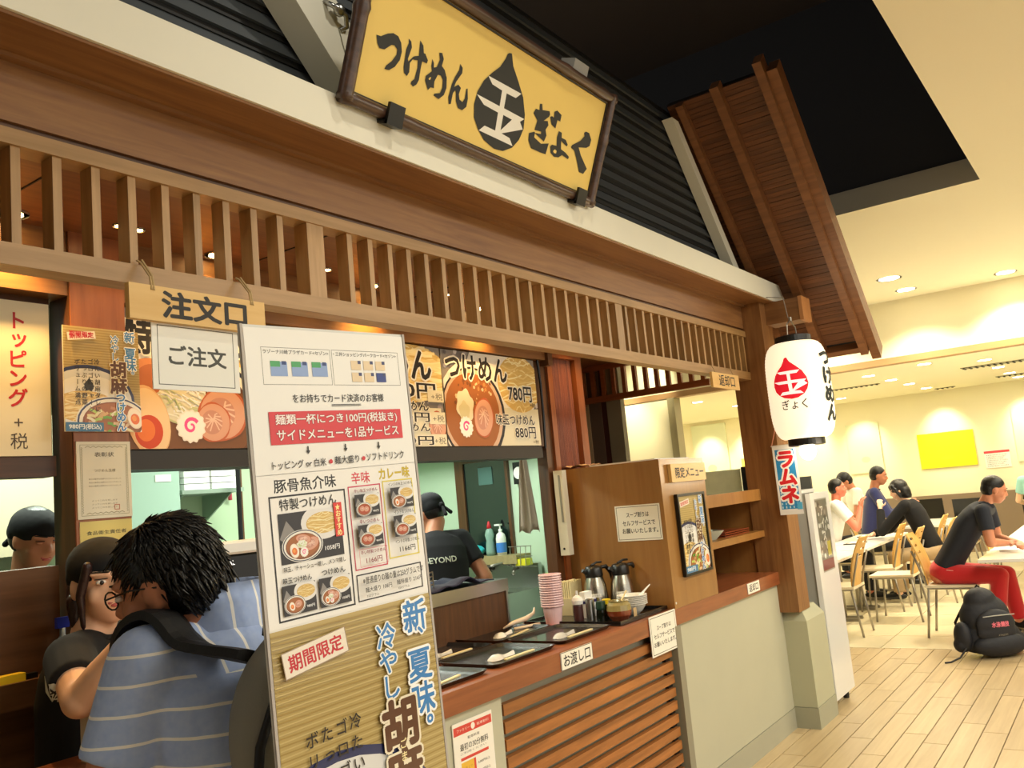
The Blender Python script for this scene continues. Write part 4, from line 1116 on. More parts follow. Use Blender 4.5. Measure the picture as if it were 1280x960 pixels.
# ================================================================ BIG SIGN
SIGN={'tsu':[(0.084,0.216),(0.103,0.218),(0.129,0.236),(0.152,0.246),(0.175,0.245),(0.193,0.23),(0.203,0.205),(0.201,0.178),(0.185,0.151),(0.163,0.133),(0.143,0.13),(0.148,0.143),(0.168,0.164),(0.182,0.188),(0.182,0.205),(0.166,0.213),(0.153,0.209),(0.128,0.186),(0.106,0.182),(0.094,0.194)],'ke1':[(0.222,0.255),(0.235,0.25),(0.243,0.234),(0.235,0.194),(0.239,0.187),(0.257,0.209),(0.263,0.213),(0.281,0.22),(0.274,0.268),(0.292,0.258),(0.301,0.236),(0.308,0.237),(0.326,0.221),(0.323,0.21),(0.301,0.209),(0.3,0.187),(0.302,0.148),(0.295,0.131),(0.281,0.119),(0.269,0.124),(0.269,0.132),(0.281,0.144),(0.285,0.182),(0.28,0.205),(0.266,0.201),(0.257,0.201),(0.247,0.185),(0.252,0.157),(0.245,0.142),(0.23,0.147),(0.223,0.164),(0.221,0.198),(0.22,0.22),(0.226,0.242)],'me':[(0.345,0.232),(0.356,0.223),(0.36,0.209),(0.373,0.215),(0.381,0.242),(0.372,0.263),(0.386,0.267),(0.399,0.251),(0.396,0.227),(0.414,0.219),(0.431,0.198),(0.439,0.166),(0.433,0.14),(0.411,0.119),(0.383,0.123),(0.388,0.131),(0.412,0.14),(0.419,0.16),(0.414,0.185),(0.4,0.196),(0.385,0.193),(0.375,0.167),(0.379,0.146),(0.362,0.143),(0.352,0.131),(0.33,0.157),(0.33,0.171),(0.354,0.195),(0.347,0.21)],'mehole':[(0.345,0.166),(0.35,0.174),(0.356,0.174),(0.353,0.165),(0.348,0.164)],'n':[(0.484,0.264),(0.5,0.256),(0.503,0.239),(0.48,0.2),(0.476,0.182),(0.495,0.196),(0.511,0.19),(0.507,0.167),(0.515,0.151),(0.533,0.147),(0.542,0.163),(0.54,0.196),(0.546,0.199),(0.558,0.166),(0.558,0.138),(0.539,0.12),(0.516,0.121),(0.499,0.14),(0.491,0.166),(0.485,0.174),(0.476,0.161),(0.476,0.123),(0.466,0.119),(0.457,0.141),(0.462,0.187),(0.47,0.214),(0.485,0.244)],'drop':[(0.733,0.391),(0.748,0.394),(0.77,0.355),(0.817,0.315),(0.866,0.269),(0.898,0.212),(0.908,0.161),(0.893,0.114),(0.861,0.075),(0.809,0.048),(0.755,0.042),(0.688,0.056),(0.642,0.084),(0.609,0.116),(0.596,0.161),(0.601,0.207),(0.623,0.253),(0.661,0.295),(0.696,0.327),(0.718,0.365),(0.724,0.384)],'g1':[(0.641,0.277),(0.85,0.278),(0.822,0.253),(0.763,0.252),(0.765,0.197),(0.899,0.196),(0.876,0.179),(0.903,0.157),(0.78,0.107),(0.834,0.104),(0.861,0.081),(0.649,0.081),(0.676,0.106),(0.741,0.106),(0.736,0.172),(0.649,0.174),(0.599,0.197),(0.738,0.196),(0.734,0.253),(0.673,0.256)],'g2':[(0.769,0.173),(0.825,0.172),(0.771,0.116)],'gi':[(0.978,0.28),(0.993,0.284),(1.003,0.263),(1.05,0.273),(1.058,0.263),(1.054,0.252),(1.025,0.227),(1.052,0.234),(1.062,0.22),(1.049,0.198),(1.063,0.179),(1.054,0.152),(0.981,0.167),(1.025,0.174),(1.023,0.183),(0.977,0.177),(0.983,0.216),(0.949,0.235),(0.959,0.255),(0.984,0.257)],'gi2':[(0.947,0.156),(0.98,0.171),(0.984,0.168),(0.985,0.15),(1.038,0.139),(1.089,0.154),(1.083,0.109),(1.05,0.106),(0.979,0.105),(0.952,0.13)],'gi3':[(1.062,0.253),(1.072,0.26),(1.088,0.258),(1.083,0.281),(1.101,0.291),(1.136,0.283),(1.136,0.257),(1.115,0.256),(1.113,0.222),(1.081,0.229)],'yo':[(1.14,0.219),(1.163,0.219),(1.169,0.2),(1.201,0.2),(1.222,0.186),(1.217,0.177),(1.17,0.187),(1.181,0.156),(1.22,0.151),(1.249,0.142),(1.246,0.131),(1.197,0.136),(1.175,0.12),(1.143,0.114),(1.115,0.123),(1.103,0.146),(1.113,0.156),(1.146,0.16),(1.136,0.193)],'yohole':[(1.129,0.134),(1.138,0.144),(1.153,0.141),(1.152,0.13),(1.137,0.128)],'ku':[(1.334,0.273),(1.361,0.274),(1.388,0.252),(1.385,0.225),(1.363,0.211),(1.305,0.197),(1.335,0.17),(1.401,0.13),(1.381,0.103),(1.347,0.102),(1.311,0.144),(1.28,0.175),(1.248,0.182),(1.254,0.193),(1.308,0.226),(1.331,0.252),(1.323,0.263)]}
so = Vector((1.826, 1.80, 2.862)); sv = Vector((0, -.36, .933)).normalized(); sn = X_.cross(sv)
def SP(u, v, w=0): return so + X_ * u + sv * v + sn * w
sg = empty('shop_sign', (2.55, 1.80, 2.872), 'large leaning yellow shop sign with black brush lettering and bamboo frame', 'sign')
def slab(bm, u0, u1, v0, v1, w0, w1):
    vs = addbox(bm, 0, 1, 0, 1, 0, 1)
    for v in vs: v.co = SP(u0 + (u1 - u0) * v.co.x, v0 + (v1 - v0) * v.co.y, w0 + (w1 - w0) * v.co.z)
bm = bmesh.new(); slab(bm, .03, 1.46, .0, .45, -.06, -.002); obj('board', bm, mat('sign_yellow', '#f0d070', .5, var=.02), sg)
BAM = wood('dark_bamboo', '#5e4334', '#38261d', 'x', rough=.35, coat=.3)
def bamboo(a, b, r=.022):
    bm = bmesh.new(); A = SP(*a); Bq = SP(*b); n = 26; pts = []; rr = []
    for i in range(n + 1):
        t = i / n; pts.append(A.lerp(Bq, t)); q = (t * (Bq - A).length / .28) % 1
        rr.append(r * (1.16 if min(q, 1 - q) < .06 else 1 - .05 * sin(pi * q)))
    tube(bm, pts, r, 10, True, rr); obj('frame_pole', bm, BAM, sg, smooth=True)
bamboo((.005, -.012, .0), (.005, .475, .0), .026); bamboo((1.477, -.012, 0), (1.477, .475, 0), .024)
bamboo((-.01, .0, 0), (1.50, .0, 0)); bamboo((-.01, .455, 0), (1.50, .455, 0))
bm = bmesh.new()
for a in ((.03, .035, .02, .43), (1.445, 1.45, .02, .43)): slab(bm, a[0], a[1], a[2], a[3], -.004, .004)
for v0, v1 in ((.018, .024), (.425, .431)): slab(bm, .03, 1.45, v0, v1, -.004, .004)
obj('inner_frame', bm, mat('sign_inner_dark', '#241b16', .5), sg)
pr = Print(so + sn * -.001, X_, sv, step=4e-5)
INK = '#22231f'
for k in ('tsu', 'ke1', 'me', 'n', 'drop', 'gi', 'gi2', 'gi3', 'yo', 'ku'): pr.poly(SIGN[k], INK)
for k in ('g1',): pr.poly(SIGN[k], '#f1eee2')
pr.poly(SIGN['g2'], INK)
for k in ('mehole', 'yohole'): pr.poly(SIGN[k], '#f0d070')
pr.build('lettering', PM, [c for c in children(sg) if c.name.startswith('board')][0])
for u in (.20, 1.36):
    bm = bmesh.new(); slab(bm, u - .035, u + .035, -.035, .035, .022, .034); slab(bm, u - .035, u + .035, -.035, -.022, -.05, .03); obj('bracket', bm, BLACKP, sg)
box('rear_strut', 2.2, 2.23, 1.90, 2.045, 2.90, 2.93, BLACKP, sg); box('rear_strut', 3.1, 3.13, 1.90, 2.045, 2.90, 2.93, BLACKP, sg)
bm = bmesh.new(); slab(bm, 1.19, 1.30, .44, .535, -.10, -.03); obj('sign_lamp_box', bm, mat('lamp_box_grey', '#9c9a96', .5), label='small grey metal box above the top edge of the yellow sign', cat='box', bevel=.004)
# ================================================================ HANGING PLAQUES
def rope(pts, parent, m=None, r=.003, name='cord'):
    bm = bmesh.new(); tube(bm, pts, r, 6); return obj(name, bm, m or mat('jute', '#b59a6c', .9), parent)
t = empty('order_plaque', (1.39, 1.95, 2.12), 'pale wooden plaque reading order here hanging from the grille by cords', 'sign')
TH = radians(1.2)
bm = bmesh.new(); addbox(bm, 1.184, 1.594, 1.94, 1.958, 2.122, 2.212); obj('plate', bm, WP, t, bevel=.002)
pr = Print((1.184, 1.94, 2.122), X_, Z_, .41, .09); pr.text('注文口', .09, .012, .345, .080, '#1b1612', .035); pr.build('lettering', PM, t)
for x in (1.245, 1.548): rope([(x, 1.939, 2.20), (x, 1.945, 2.235), (x + .004, 1.99, 2.283), (x, 2.0, 2.29)], t); rope([(x + .006, 1.939, 2.20), (x + .009, 1.95, 2.24), (x + .008, 1.99, 2.29)], t, name='cord')
def go(pr, W, H):
    pr.rect(0, 0, W, H, '#e9e9e2'); pr.frame(W * .06, H * .07, W * .94, H * .97, W * .008, '#34342f')
    pr.text('ご注文', W * .18, H * .38, W * .84, H * .68, '#25261f', .03)
posterthing('order_notice', 'white laminated notice reading your order hanging under the wooden plaque', 'notice', 1.252, 1.512, 1.952, 2.123, 1.96, go)
t = empty('return_plaque', (5.1, 1.98, 2.14), 'small pale wooden return plaque hanging from the right end of the grille', 'sign')
obj('plate', B((4.885, 5.31, 1.97, 1.985, 2.140, 2.232)), WP, t, bevel=.002)
pr = Print((4.885, 1.97, 2.140), X_, Z_, .425, .092); pr.text('返却口', .10, .014, .35, .082, '#1b1612', .02); pr.build('lettering', PM, t)
for x in (4.95, 5.24): rope([(x, 1.972, 2.22), (x, 1.985, 2.26), (x, 1.998, 2.28)], t, r=.002)
# ================================================================ LANTERN + BANNER
LC = Vector((5.555, 1.675, 2.106))
ln = empty('paper_lantern', LC - Vector((0, 0, .3)), 'large glowing white paper lantern with a red drop emblem and black lettering', 'lantern')
def lr(z):
    t = abs(z) / .305
    return .118 + (.193 - .118) * (1 - t ** 4.2) ** .5 if t < 1 else .118
prof = []
nz = 60
for i in range(nz + 1):
    z = -.303 + .606 * i / nz
    prof.append((lr(z) + .0018 * (i % 2), z))
LM = bpy.data.materials.new('lantern_paper'); LM.use_nodes = True
nt = LM.node_tree; b = nt.nodes['Principled BSDF']; b.inputs['Base Color'].default_value = (*srgb('#fff8e8'), 1); b.inputs['Emission Color'].default_value = (*srgb('#ffe9c4'), 1)
b.inputs['Emission Strength'].default_value = .78; b.inputs['Roughness'].default_value = .7
bm = bmesh.new(); lathe(bm, prof, LC, 48, cap=True); shd = obj('shade', bm, LM, ln, smooth=True)
bm = bmesh.new(); lathe(bm, [(.095, .29), (.112, .30), (.112, .345), (.10, .35)], LC, 32); obj('top_ring', bm, BLACKP, ln, smooth=False)
bm = bmesh.new(); lathe(bm, [(.10, -.35), (.112, -.345), (.112, -.30), (.095, -.29)], LC, 32); obj('bottom_ring', bm, BLACKP, ln)
bm = bmesh.new(); ell(bm, LC + Vector((0, 0, -.385)), (.05, .05, .055)); obj('bulb', bm, LAMP, ln, smooth=True)
bm = bmesh.new()
for a in (-.1, .1): tube(bm, [(LC.x + a, LC.y, LC.z + .345), (LC.x + a * .8, LC.y, LC.z + .42), (LC.x, LC.y, LC.z + .455)], .004, 6)
tube(bm, [(LC.x, LC.y, LC.z + .45), (LC.x, LC.y, LC.z + .475)], .01, 6)
obj('hanger', bm, CHROME, ln)
rope([(5.60, 1.70, 2.585), (5.585, 1.71, 2.72), (5.6, 1.83, 2.75)], ln, mat('grey_wire', '#8f8880'), .003, 'wire')
# marks wrapped on the paper: angle u (m along surface), v height
view = atan2(-LC.y, -LC.x)   # direction from lantern towards the room
def foldmap(p):
    a = view + (p[0] - .02) / .198
    r = lr(p[1]) + .003 + p[2]
    return LC + Vector((cos(a) * r, sin(a) * r, p[1]))
class LPrint(Print):
    seg = .012
    def _emit(s, tri, col):
        # split large triangles so that they follow the curve
        todo = [tri]
        while todo:
            t = todo.pop()
            L = [(t[i][0] - t[(i + 1) % len(t)][0]) ** 2 + (t[i][1] - t[(i + 1) % len(t)][1]) ** 2 for i in range(len(t))]
            m = max(L)
            if m > s.seg ** 2:
                i = L.index(m); a = t[i]; bq = t[(i + 1) % len(t)]; mid = ((a[0] + bq[0]) / 2, (a[1] + bq[1]) / 2)
                n = len(t); rot = [t[(i + 1 + k) % n] for k in range(n)]   # starts at b ends at a
                if n == 3: todo += [[mid, rot[0], rot[1]], [mid, rot[1], rot[2]]]
                else: todo += [[mid, rot[0], rot[1]], [mid, rot[1], rot[2]], [mid, rot[2], rot[3]]]
            else: super()._emit(t, col)
lp = LPrint((0, 0, 0), X_, Z_, fold=foldmap, step=5e-4)
def fit(pts, x0, y0, sx, sy): return [((p[0] - .75) * sx + x0, (p[1] - .20) * sy + y0) for p in pts]
q = .62
lp.poly(fit([p for p in SIGN['drop']], -.035, .055, .72, .74), '#e01b2c')
lp.poly(fit(SIGN['g1'], -.035, .055, .70, .74), '#fffaf2'); lp.poly(fit(SIGN['g2'], -.035, .055, .70, .74), '#e01b2c')
lp.text('ぎょく', -.10, -.125, .055, -.065, '#2a2420', .01)
lp.vtext('つけめん', .235, .24, -.22, .12, '#22261f', .05)
lpm = printmat('lantern_ink', .7, emit=.55)
lp.build('lettering', lpm, shd)
pl_ = bpy.data.lights.new('lantern_light', 'POINT'); pl_.energy = 7; pl_.color = (1, .82, .55); pl_.shadow_soft_size = .1
o = bpy.data.objects.new('lantern_light', pl_); COL.objects.link(o); o.location = LC + Vector((-.05, -.26, -.42))
# banner
t = empty('soda_banner', (5.6, 1.84, 1.33), 'blue vertical soda banner with red katakana hanging on the corner post', 'banner')
bm = bmesh.new(); G = []
for j in range(13):
    z = 1.775 - j * .44 / 12
    G.append([bm.verts.new((5.598 + .006 * sin(j * .7 + i), 1.912 - i * .148 / 4, z)) for i in range(5)])
for a, b2 in zip(G, G[1:]):
    for i in range(4): bm.faces.new((a[i], a[i + 1], b2[i + 1], b2[i]))
bmesh.ops.solidify(bm, geom=bm.faces[:], thickness=.002)
obj('cloth', bm, mat('banner_white', '#eceeee', .8), t)
pr = Print((5.588, 1.912, 1.335), -Y_, Z_, .148, .44)
pr.rect(.0, 0, .148, .44, '#eceeee'); pr.rect(.014, .035, .136, .415, '#2b8fd0')
for k in range(40): pr.rect(.018 + (k % 5) * .024, .04 + (k // 5) * .022, .026 + (k % 5) * .024, .054 + (k // 5) * .022, '#bfe0f2')
pr.vtext('ラムネ', .078, .41, .07, .12, '#d8222c', .05, '#ffffff', .09)
pr.rect(.115, .03, .148, .075, '#54b4e4')
pr.build('print', PM, t)
bm = bmesh.new(); tube(bm, [(5.597, 1.92, 1.776), (5.597, 1.758, 1.776)], .005, 6); obj('rod', bm, WHITEPL, t)
rope([(5.597, 1.915, 1.78), (5.60, 1.85, 1.97), (5.62, 1.84, 2.02)], t, mat('pink_string', '#e8a890'), .003); rope([(5.597, 1.765, 1.78), (5.605, 1.84, 1.97), (5.62, 1.84, 2.02)], t, mat('pink_string'), .003)
# ================================================================ TALL SIGN STAND
ya, rb = -.06, .038
su = Vector((cos(ya) * cos(rb), sin(ya) * cos(rb), sin(rb))); n0 = su.cross(Z_).normalized(); svv = n0.cross(su).normalized()
s0 = Vector((.703, .9, 1.848)); W = .28
st = empty('sign_stand', (.84, .91, 0), 'tall white laminated menu sign stand in the foreground in front of the counter', 'sign stand')
def SB(bm, u0, u1, v0, v1, w0, w1):
    vs = addbox(bm, 0, 1, 0, 1, 0, 1)
    for v in vs: v.co = s0 + su * (u0 + (u1 - u0) * v.co.x) + svv * (v0 + (v1 - v0) * v.co.y) + n0 * (w0 + (w1 - w0) * v.co.z)
bm = bmesh.new(); SB(bm, -.004, W + .004, -.80, .004, -.006, -.0015); obj('backing_board', bm, mat('stand_board', '#dcdcd8', .4), st)
for i, (a, b2) in enumerate(((-.192, 0), (-.384, -.190), (-.80, -.384))):
    bm = bmesh.new(); SB(bm, 0, W, a, b2, -.0015, -.0004 + .0002 * i); obj('sheet', bm, PAPER, st)
bm = bmesh.new(); SB(bm, -.005, -.001, -.80, .004, -.002, .001); SB(bm, W + .001, W + .005, -.80, .004, -.002, .001); obj('clear_edge', bm, mat('edge_grey', '#b9b2ac', .2), st)
bm = bmesh.new(); tube(bm, [s0 + su * .14 + svv * -.7 - n0 * .02, Vector((.85, .93, .03))], .016, 12); obj('pole', bm, BLACKP, st, smooth=True)
bm = bmesh.new(); lathe(bm, [(.17, 0), (.17, .012), (.03, .035)], (.85, .93, 0), 28); obj('base', bm, BLACKP, st)
# sheet 1 : card offer
P1 = Print(s0 - svv * .192, su, svv, W, .192)
def F(s, t, H): return (s * W, (1 - t) * H)
H1 = .192
def R1(p, H, s0_, t0, s1, t1, c): p.rect(s0_ * W, (1 - t1) * H, s1 * W, (1 - t0) * H, c)
def T1(p, H, tx, s0_, t0, s1, t1, c, b=.0, **k): p.text(tx, s0_ * W, (1 - t1) * H, s1 * W, (1 - t0) * H, c, b, **k)
def FR(p, H, s0_, t0, s1, t1, w, c): p.frame(s0_ * W, (1 - t1) * H, s1 * W, (1 - t0) * H, w, c)
R1(P1, H1, 0, 0, 1, 1, '#f4f3ef')
FR(P1, H1, .085, .13, .49, .39, .0006, '#55534e'); FR(P1, H1, .50, .13, .955, .39, .0006, '#55534e')
T1(P1, H1, 'ラゾーナ川崎プラザカード<セゾン>', .095, .145, .48, .175, '#3a3834', .01); T1(P1, H1, '・三井ショッピングパークカード<セゾン>', .51, .145, .94, .175, '#3a3834', .01)
for k in range(3):
    x = .13 + k * .12
    R1(P1, H1, x, .23, x + .095, .33, '#8fa9da'); R1(P1, H1, x, .225, x + .055, .265, '#4aa564'); R1(P1, H1, x + .065, .225, x + .09, .25, '#2c3f7a')
for j in range(2):
    for k in range(3):
        x = .62 + k * .083; y = .205 + j * .09
        R1(P1, H1, x, y, x + .066, y + .07, '#e9d3b0' if (j, k) != (1, 2) else '#2b3f8a'); R1(P1, H1, x + .045, y, x + .066, y + .025, '#3d4470')
T1(P1, H1, 'をお持ちでカード決済のお客様', .24, .455, .82, .515, '#2d2b29', .01); R1(P1, H1, .47, .53, .66, .534, '#2d2b29'); R1(P1, H1, .47, .539, .66, .543, '#2d2b29')
R1(P1, H1, .095, .575, .93, .80, '#d93a40')
T1(P1, H1, '麺類一杯につき100円(税抜き)', .13, .595, .90, .675, '#fbf3ee', .02, outline='#a32028', ow=.05); T1(P1, H1, 'サイドメニューを1品サービス', .13, .70, .90, .775, '#fbf3ee', .02, outline='#a32028', ow=.05)
for x in (.30, .53, .75):
    R1(P1, H1, x - .004, .82, x + .004, .855, '#2a2826'); P1.poly([F(x - .012, .85, H1), F(x + .012, .85, H1), F(x, .875, H1)], '#2a2826')
T1(P1, H1, 'トッピング or 白米', .09, .91, .40, .965, '#262422', .01); P1.disc(.43 * W, .062 * H1, .003, '#d2303a'); T1(P1, H1, '麺大盛り', .455, .905, .61, .96, '#262422', .01); P1.disc(.64 * W, .066 * H1, .003, '#d2303a'); T1(P1, H1, 'ソフトドリンク', .66, .90, .92, .955, '#262422', .01)
P1.build('card_offer_print', PG, st)
# sheet 2 : menu
H2 = .192
P2 = Print(s0 - svv * .383, su, svv, W, H2)
R1(P2, H2, 0, 0, 1, 1, '#f4f2ee')
T1(P2, H2, '豚骨魚介味', .09, .035, .45, .125, '#26241f', .02); T1(P2, H2, '辛味', .55, .035, .67, .12, '#d8424f', .02); T1(P2, H2, 'カレー味', .735, .025, .95, .11, '#cbb21c', .035)
FR(P2, H2, .055, .145, .50, .965, .0022, '#24211f'); FR(P2, H2, .52, .135, .735, .735, .0016, '#cf3b5a'); FR(P2, H2, .75, .12, .965, .70, .0018, '#e8d85a'); FR(P2, H2, .52, .765, .965, .955, .0016, '#24211f')
T1(P2, H2, '特製つけめん', .11, .17, .44, .245, '#26241f', .01)
def photo(p, H, s0_, t0, s1, t1, style):
    x0, x1, y0, y1 = s0_ * W, s1 * W, (1 - t1) * H, (1 - t0) * H
    ow_, oh = p.W, p.H
    w, h = x1 - x0, y1 - y0
    # keep within the picture by a temporary clip
    sub = Print((0, 0, 0), X_, Z_, w, h)
    sub.rect(0, 0, w, h, '#2a2523')
    sub.poly([(0, h * .5), (w * .12, h * .85), (w * .3, h * .5), (w * .2, h * .3)], '#8e8a86')
    sub.disc(w * .70, h * .74, w * .36, '#e9e7e4', ry=h * .36); noodles(sub, w * .70, h * .72, w * .28, h * .22, 14)
    soupbowl(sub, w * .34, h * .32, w * .31, h * .31, style)
    sub.text('1058円' if style == 'full' else '980円', w * .68, h * .14, w * .92, h * .24, '#f2f2f2', .02)
    for f, c in zip(sub.fs, sub.cs):
        q = [(sub.vs[i][0] + x0, sub.vs[i][1] + y0) for i in f]; base = p.l
        p.l = base + sub.vs[f[0]][2] / sub.step; p._emit(q, c); p.l = base
    p.l += sub.l
photo(P2, H2, .095, .265, .46, .60, 'full')
T1(P2, H2, '味玉、チャーシュー増し、メンマ増し', .10, .615, .46, .65, '#26241f', .01)
R1(P2, H2, .415, .235, .465, .47, '#df3322'); P2.vtext('★おすすめ', .44 * W, (1 - .245) * H2, (1 - .465) * H2, .0105, '#fff0a0', .03)
T1(P2, H2, '味玉つけめん', .09, .685, .25, .725, '#26241f', .02); T1(P2, H2, 'つけめん', .31, .68, .45, .72, '#26241f', .02)
photo(P2, H2, .08, .735, .265, .93, 'pair'); photo(P2, H2, .285, .735, .47, .93, 'full')
T1(P2, H2, '辛い味玉つけめん', .545, .16, .70, .185, '#8f3a48', .02); photo(P2, H2, .545, .20, .705, .36, 'red'); T1(P2, H2, '辛いつけめん', .56, .38, .69, .41, '#8f3a48', .02); photo(P2, H2, .545, .42, .705, .575, 'red')
T1(P2, H2, '辛い特製つけめん', .545, .60, .71, .628, '#8f3a48', .02); FR(P2, H2, .535, .59, .72, .715, .0005, '#cf3b5a'); T1(P2, H2, '1166円', .575, .655, .68, .695, '#8f3a48', .02)
T1(P2, H2, 'インドの味玉つけめん', .77, .14, .94, .165, '#26241f', .01); photo(P2, H2, .78, .18, .94, .335, 'pair'); T1(P2, H2, 'インドのつけめん', .79, .35, .93, .378, '#26241f', .01); photo(P2, H2, .78, .39, .94, .545, 'red')
T1(P2, H2, 'インドの特製つけめん', .775, .565, .945, .595, '#26241f', .01); T1(P2, H2, '1166円', .80, .62, .91, .66, '#26241f', .02)
T1(P2, H2, '※普通盛りの麺の量は250グラムです', .535, .785, .95, .835, '#26241f', .015); T1(P2, H2, '麺大盛り 108円', .545, .86, .72, .895, '#26241f', .015); T1(P2, H2, '麺特盛り 216円', .755, .855, .935, .89, '#26241f', .015)
T1(P2, H2, '350グラム', .55, .91, .63, .93, '#26241f'); T1(P2, H2, '450グラム', .76, .905, .84, .925, '#26241f')
P2.build('menu_print', PG, st)
P3 = Print(s0 - svv * .80, su, svv, W, .415); goma_poster(P3, W, .415); P3.build('poster_print', PG, st)
# counter-front posters
def parking(pr, W, H):
    pr.rect(0, 0, W, H, '#f2efe6'); pr.rect(W * .02, H * .87, W * .98, H * .96, '#d23a36'); pr.text('ファミリー', W * .1, H * .90, W * .42, H * .93, '#f4e4dc'); pr.disc(W * .5, H * .915, W * .05, '#f6ece4'); pr.text('駐車割引', W * .6, H * .90, W * .9, H * .93, '#f4e4dc')
    pr.text('駐車料金', W * .35, H * .80, W * .65, H * .83, '#333333', .01); pr.text('最初の30分無料', W * .15, H * .70, W * .86, H * .77, '#333333', .015)
    pr.text('ご利用ください', W * .15, H * .66, W * .8, H * .685, '#777777'); pr.rect(W * .15, H * .60, W * .85, H * .63, '#d23a36')
    pr.rect(W * .15, H * .22, W * .46, H * .58, '#e9b83c'); pr.rect(W * .46, H * .22, W * .51, H * .58, '#d23a36')
    for k in range(4): pr.text('2,000円以上', W * .56, H * (.50 - k * .09), W * .86, H * (.53 - k * .09), '#555555', .01); pr.text('お買上で', W * .18, H * (.50 - k * .08), W * .42, H * (.53 - k * .08), '#b9852a')
    for k in range(3): pr.disc(W * (.3 + k * .2), H * .12, W * .05, '#dcdad2')
posterthing('parking_notice', 'red and white parking discount notice on the beige counter front', 'notice', 2.33, 2.55, .55, .865, 2.004, parking)
def dashi(pr, W, H):
    pr.rect(0, 0, W, H, '#8d8a86'); pr.vtext('ダシが決めて', W * .5, H * .95, H * .1, .075, '#f4f2ec', .03, '#4c4844', .06)
posterthing('broth_banner', 'narrow grey banner with white vertical lettering on the counter front', 'banner', 2.16, 2.27, .30, .875, 2.003, dashi, PM)
# ================================================================ TRAYS WITH SPOON AND CHOPSTICKS
TR = mat('black_tray', '#0b0b0c', .22, bump=.25, bscale=350, coat=.4)
def tray_proto(loc, rz, label):
    t = empty('tray', loc, label, 'tray', 'black trays on the counter', rz=0)
    x, y, z = loc
    w, d = .205, .145
    bm = bmesh.new()
    for zz, k in (): pass
    L = [(w - .012, d - .012, .002), (w, d, .014), (w + .006, d + .006, .014), (w - .008, d - .008, -.002)]
    rings = []
    for a, b2, h in (L[0], L[1], L[2], L[3]):
        c = .02; pts = [(a - c, -b2), (a, -b2 + c), (a, b2 - c), (a - c, b2), (-a + c, b2), (-a, b2 - c), (-a, -b2 + c), (-a + c, -b2)]
        rings.append([bm.verts.new((x + p[0], y + p[1], z + h + .002)) for p in pts])
    bm.faces.new(rings[0])
    for a, b2 in zip(rings, rings[1:]):
        for k in range(8): bm.faces.new((a[k], a[(k + 1) % 8], b2[(k + 1) % 8], b2[k]))
    bm.faces.new(rings[3][::-1])
    obj('tray_body', bm, TR, t)
    return t
SPM = mat('white_porcelain', '#f2f1ee', .2, coat=.5)
def spoon_proto(loc):
    t = empty('soup_spoon', loc, '', 'spoon', 'white soup spoons on the trays')
    x, y, z = loc; bm = bmesh.new()
    # bowl (turned over) and handle as a lofted strip
    prof = [(-.055, .004, .002), (-.05, .02, .012), (-.03, .028, .022), (-.005, .026, .022), (.012, .014, .016), (.03, .010, .012), (.06, .009, .014), (.085, .010, .018), (.092, .006, .018)]
    rings = []
    for px, hw, h in prof:
        rings.append([bm.verts.new((x + px, y + hw * cos(a), z + .001 + h * max(.12, sin(a)))) for a in [pi * k / 8 for k in range(9)]])
    for a, b2 in zip(rings, rings[1:]):
        for k in range(8): bm.faces.new((a[k], a[k + 1], b2[k + 1], b2[k]))
    bmesh.ops.solidify(bm, geom=bm.faces[:], thickness=-.002)
    obj('spoon_body', bm, SPM, t, smooth=True); return t
def chop_proto(loc):
    t = empty('chopsticks', loc, '', 'chopsticks', 'wrapped chopsticks on the trays')
    x, y, z = loc; bm = bmesh.new()
    addbox(bm, x - .10, x + .10, y - .006, y - .0005, z, z + .005); addbox(bm, x - .10, x + .10, y + .0005, y + .006, z, z + .005)
    obj('sticks', bm, mat('bamboo_stick', '#e8d6a4', .6), t); return t
trays = [((3.35, 2.205, .977), 'front right', 'black tray nearest the stacked pink cups, front row'),
         ((2.875, 2.20, .977), 'front middle', 'black tray in the middle of the front row on the counter'),
         ((2.40, 2.19, .977), 'front left', 'black tray at the left of the front row beside the sign stand'),
         ((3.33, 2.52, .977), 'back right', 'black tray at the right of the back row against the kitchen counter'),
         ((2.86, 2.51, .977), 'back left', 'black tray at the left of the back row on the counter')]
tp = tray_proto(trays[0][0], 0, trays[0][2]); tp0 = Vector(trays[0][0])
sp = spoon_proto((3.29, 2.155, .9815)); cp = chop_proto((3.38, 2.12, .9815))
def where(i): return trays[i][2].replace('black tray ', '')
sp['label'] = 'white soup spoon on the tray nearest the stacked pink cups'
cp['label'] = 'wooden chopsticks on the tray nearest the stacked pink cups'
for i in range(1, 5):
    d = Vector(trays[i][0]) - tp0
    copy_tree(tp, Matrix.Translation(Vector(trays[i][0])), trays[i][2])
    w = ['', 'on the middle tray of the front row', 'on the left tray of the front row', 'on the right tray of the back row', 'on the left tray of the back row'][i]
    a = R.uniform(-.15, .15)
    copy_tree(sp, Matrix.Translation(Vector((3.29, 2.155, .9815)) + d) @ Matrix.Rotation(a, 4, 'Z'), 'white soup spoon ' + w)
    copy_tree(cp, Matrix.Translation(Vector((3.38, 2.12, .9815)) + d) @ Matrix.Rotation(a + .06, 4, 'Z'), 'wooden chopsticks ' + w)
# condiment tray
t = empty('condiment_tray', (3.86, 2.3, .977), 'black tray holding jugs, cups and condiments beside the cabinet', 'tray')
obj('tray_body', B((3.60, 4.075, 2.04, 2.56, .978, .984), (3.59, 4.08, 2.03, 2.04, .980, .998), (3.59, 4.08, 2.56, 2.57, .980, .998), (3.59, 3.60, 2.04, 2.56, .980, .998), (4.07, 4.08, 2.04, 2.56, .980, .998)), TR, t)
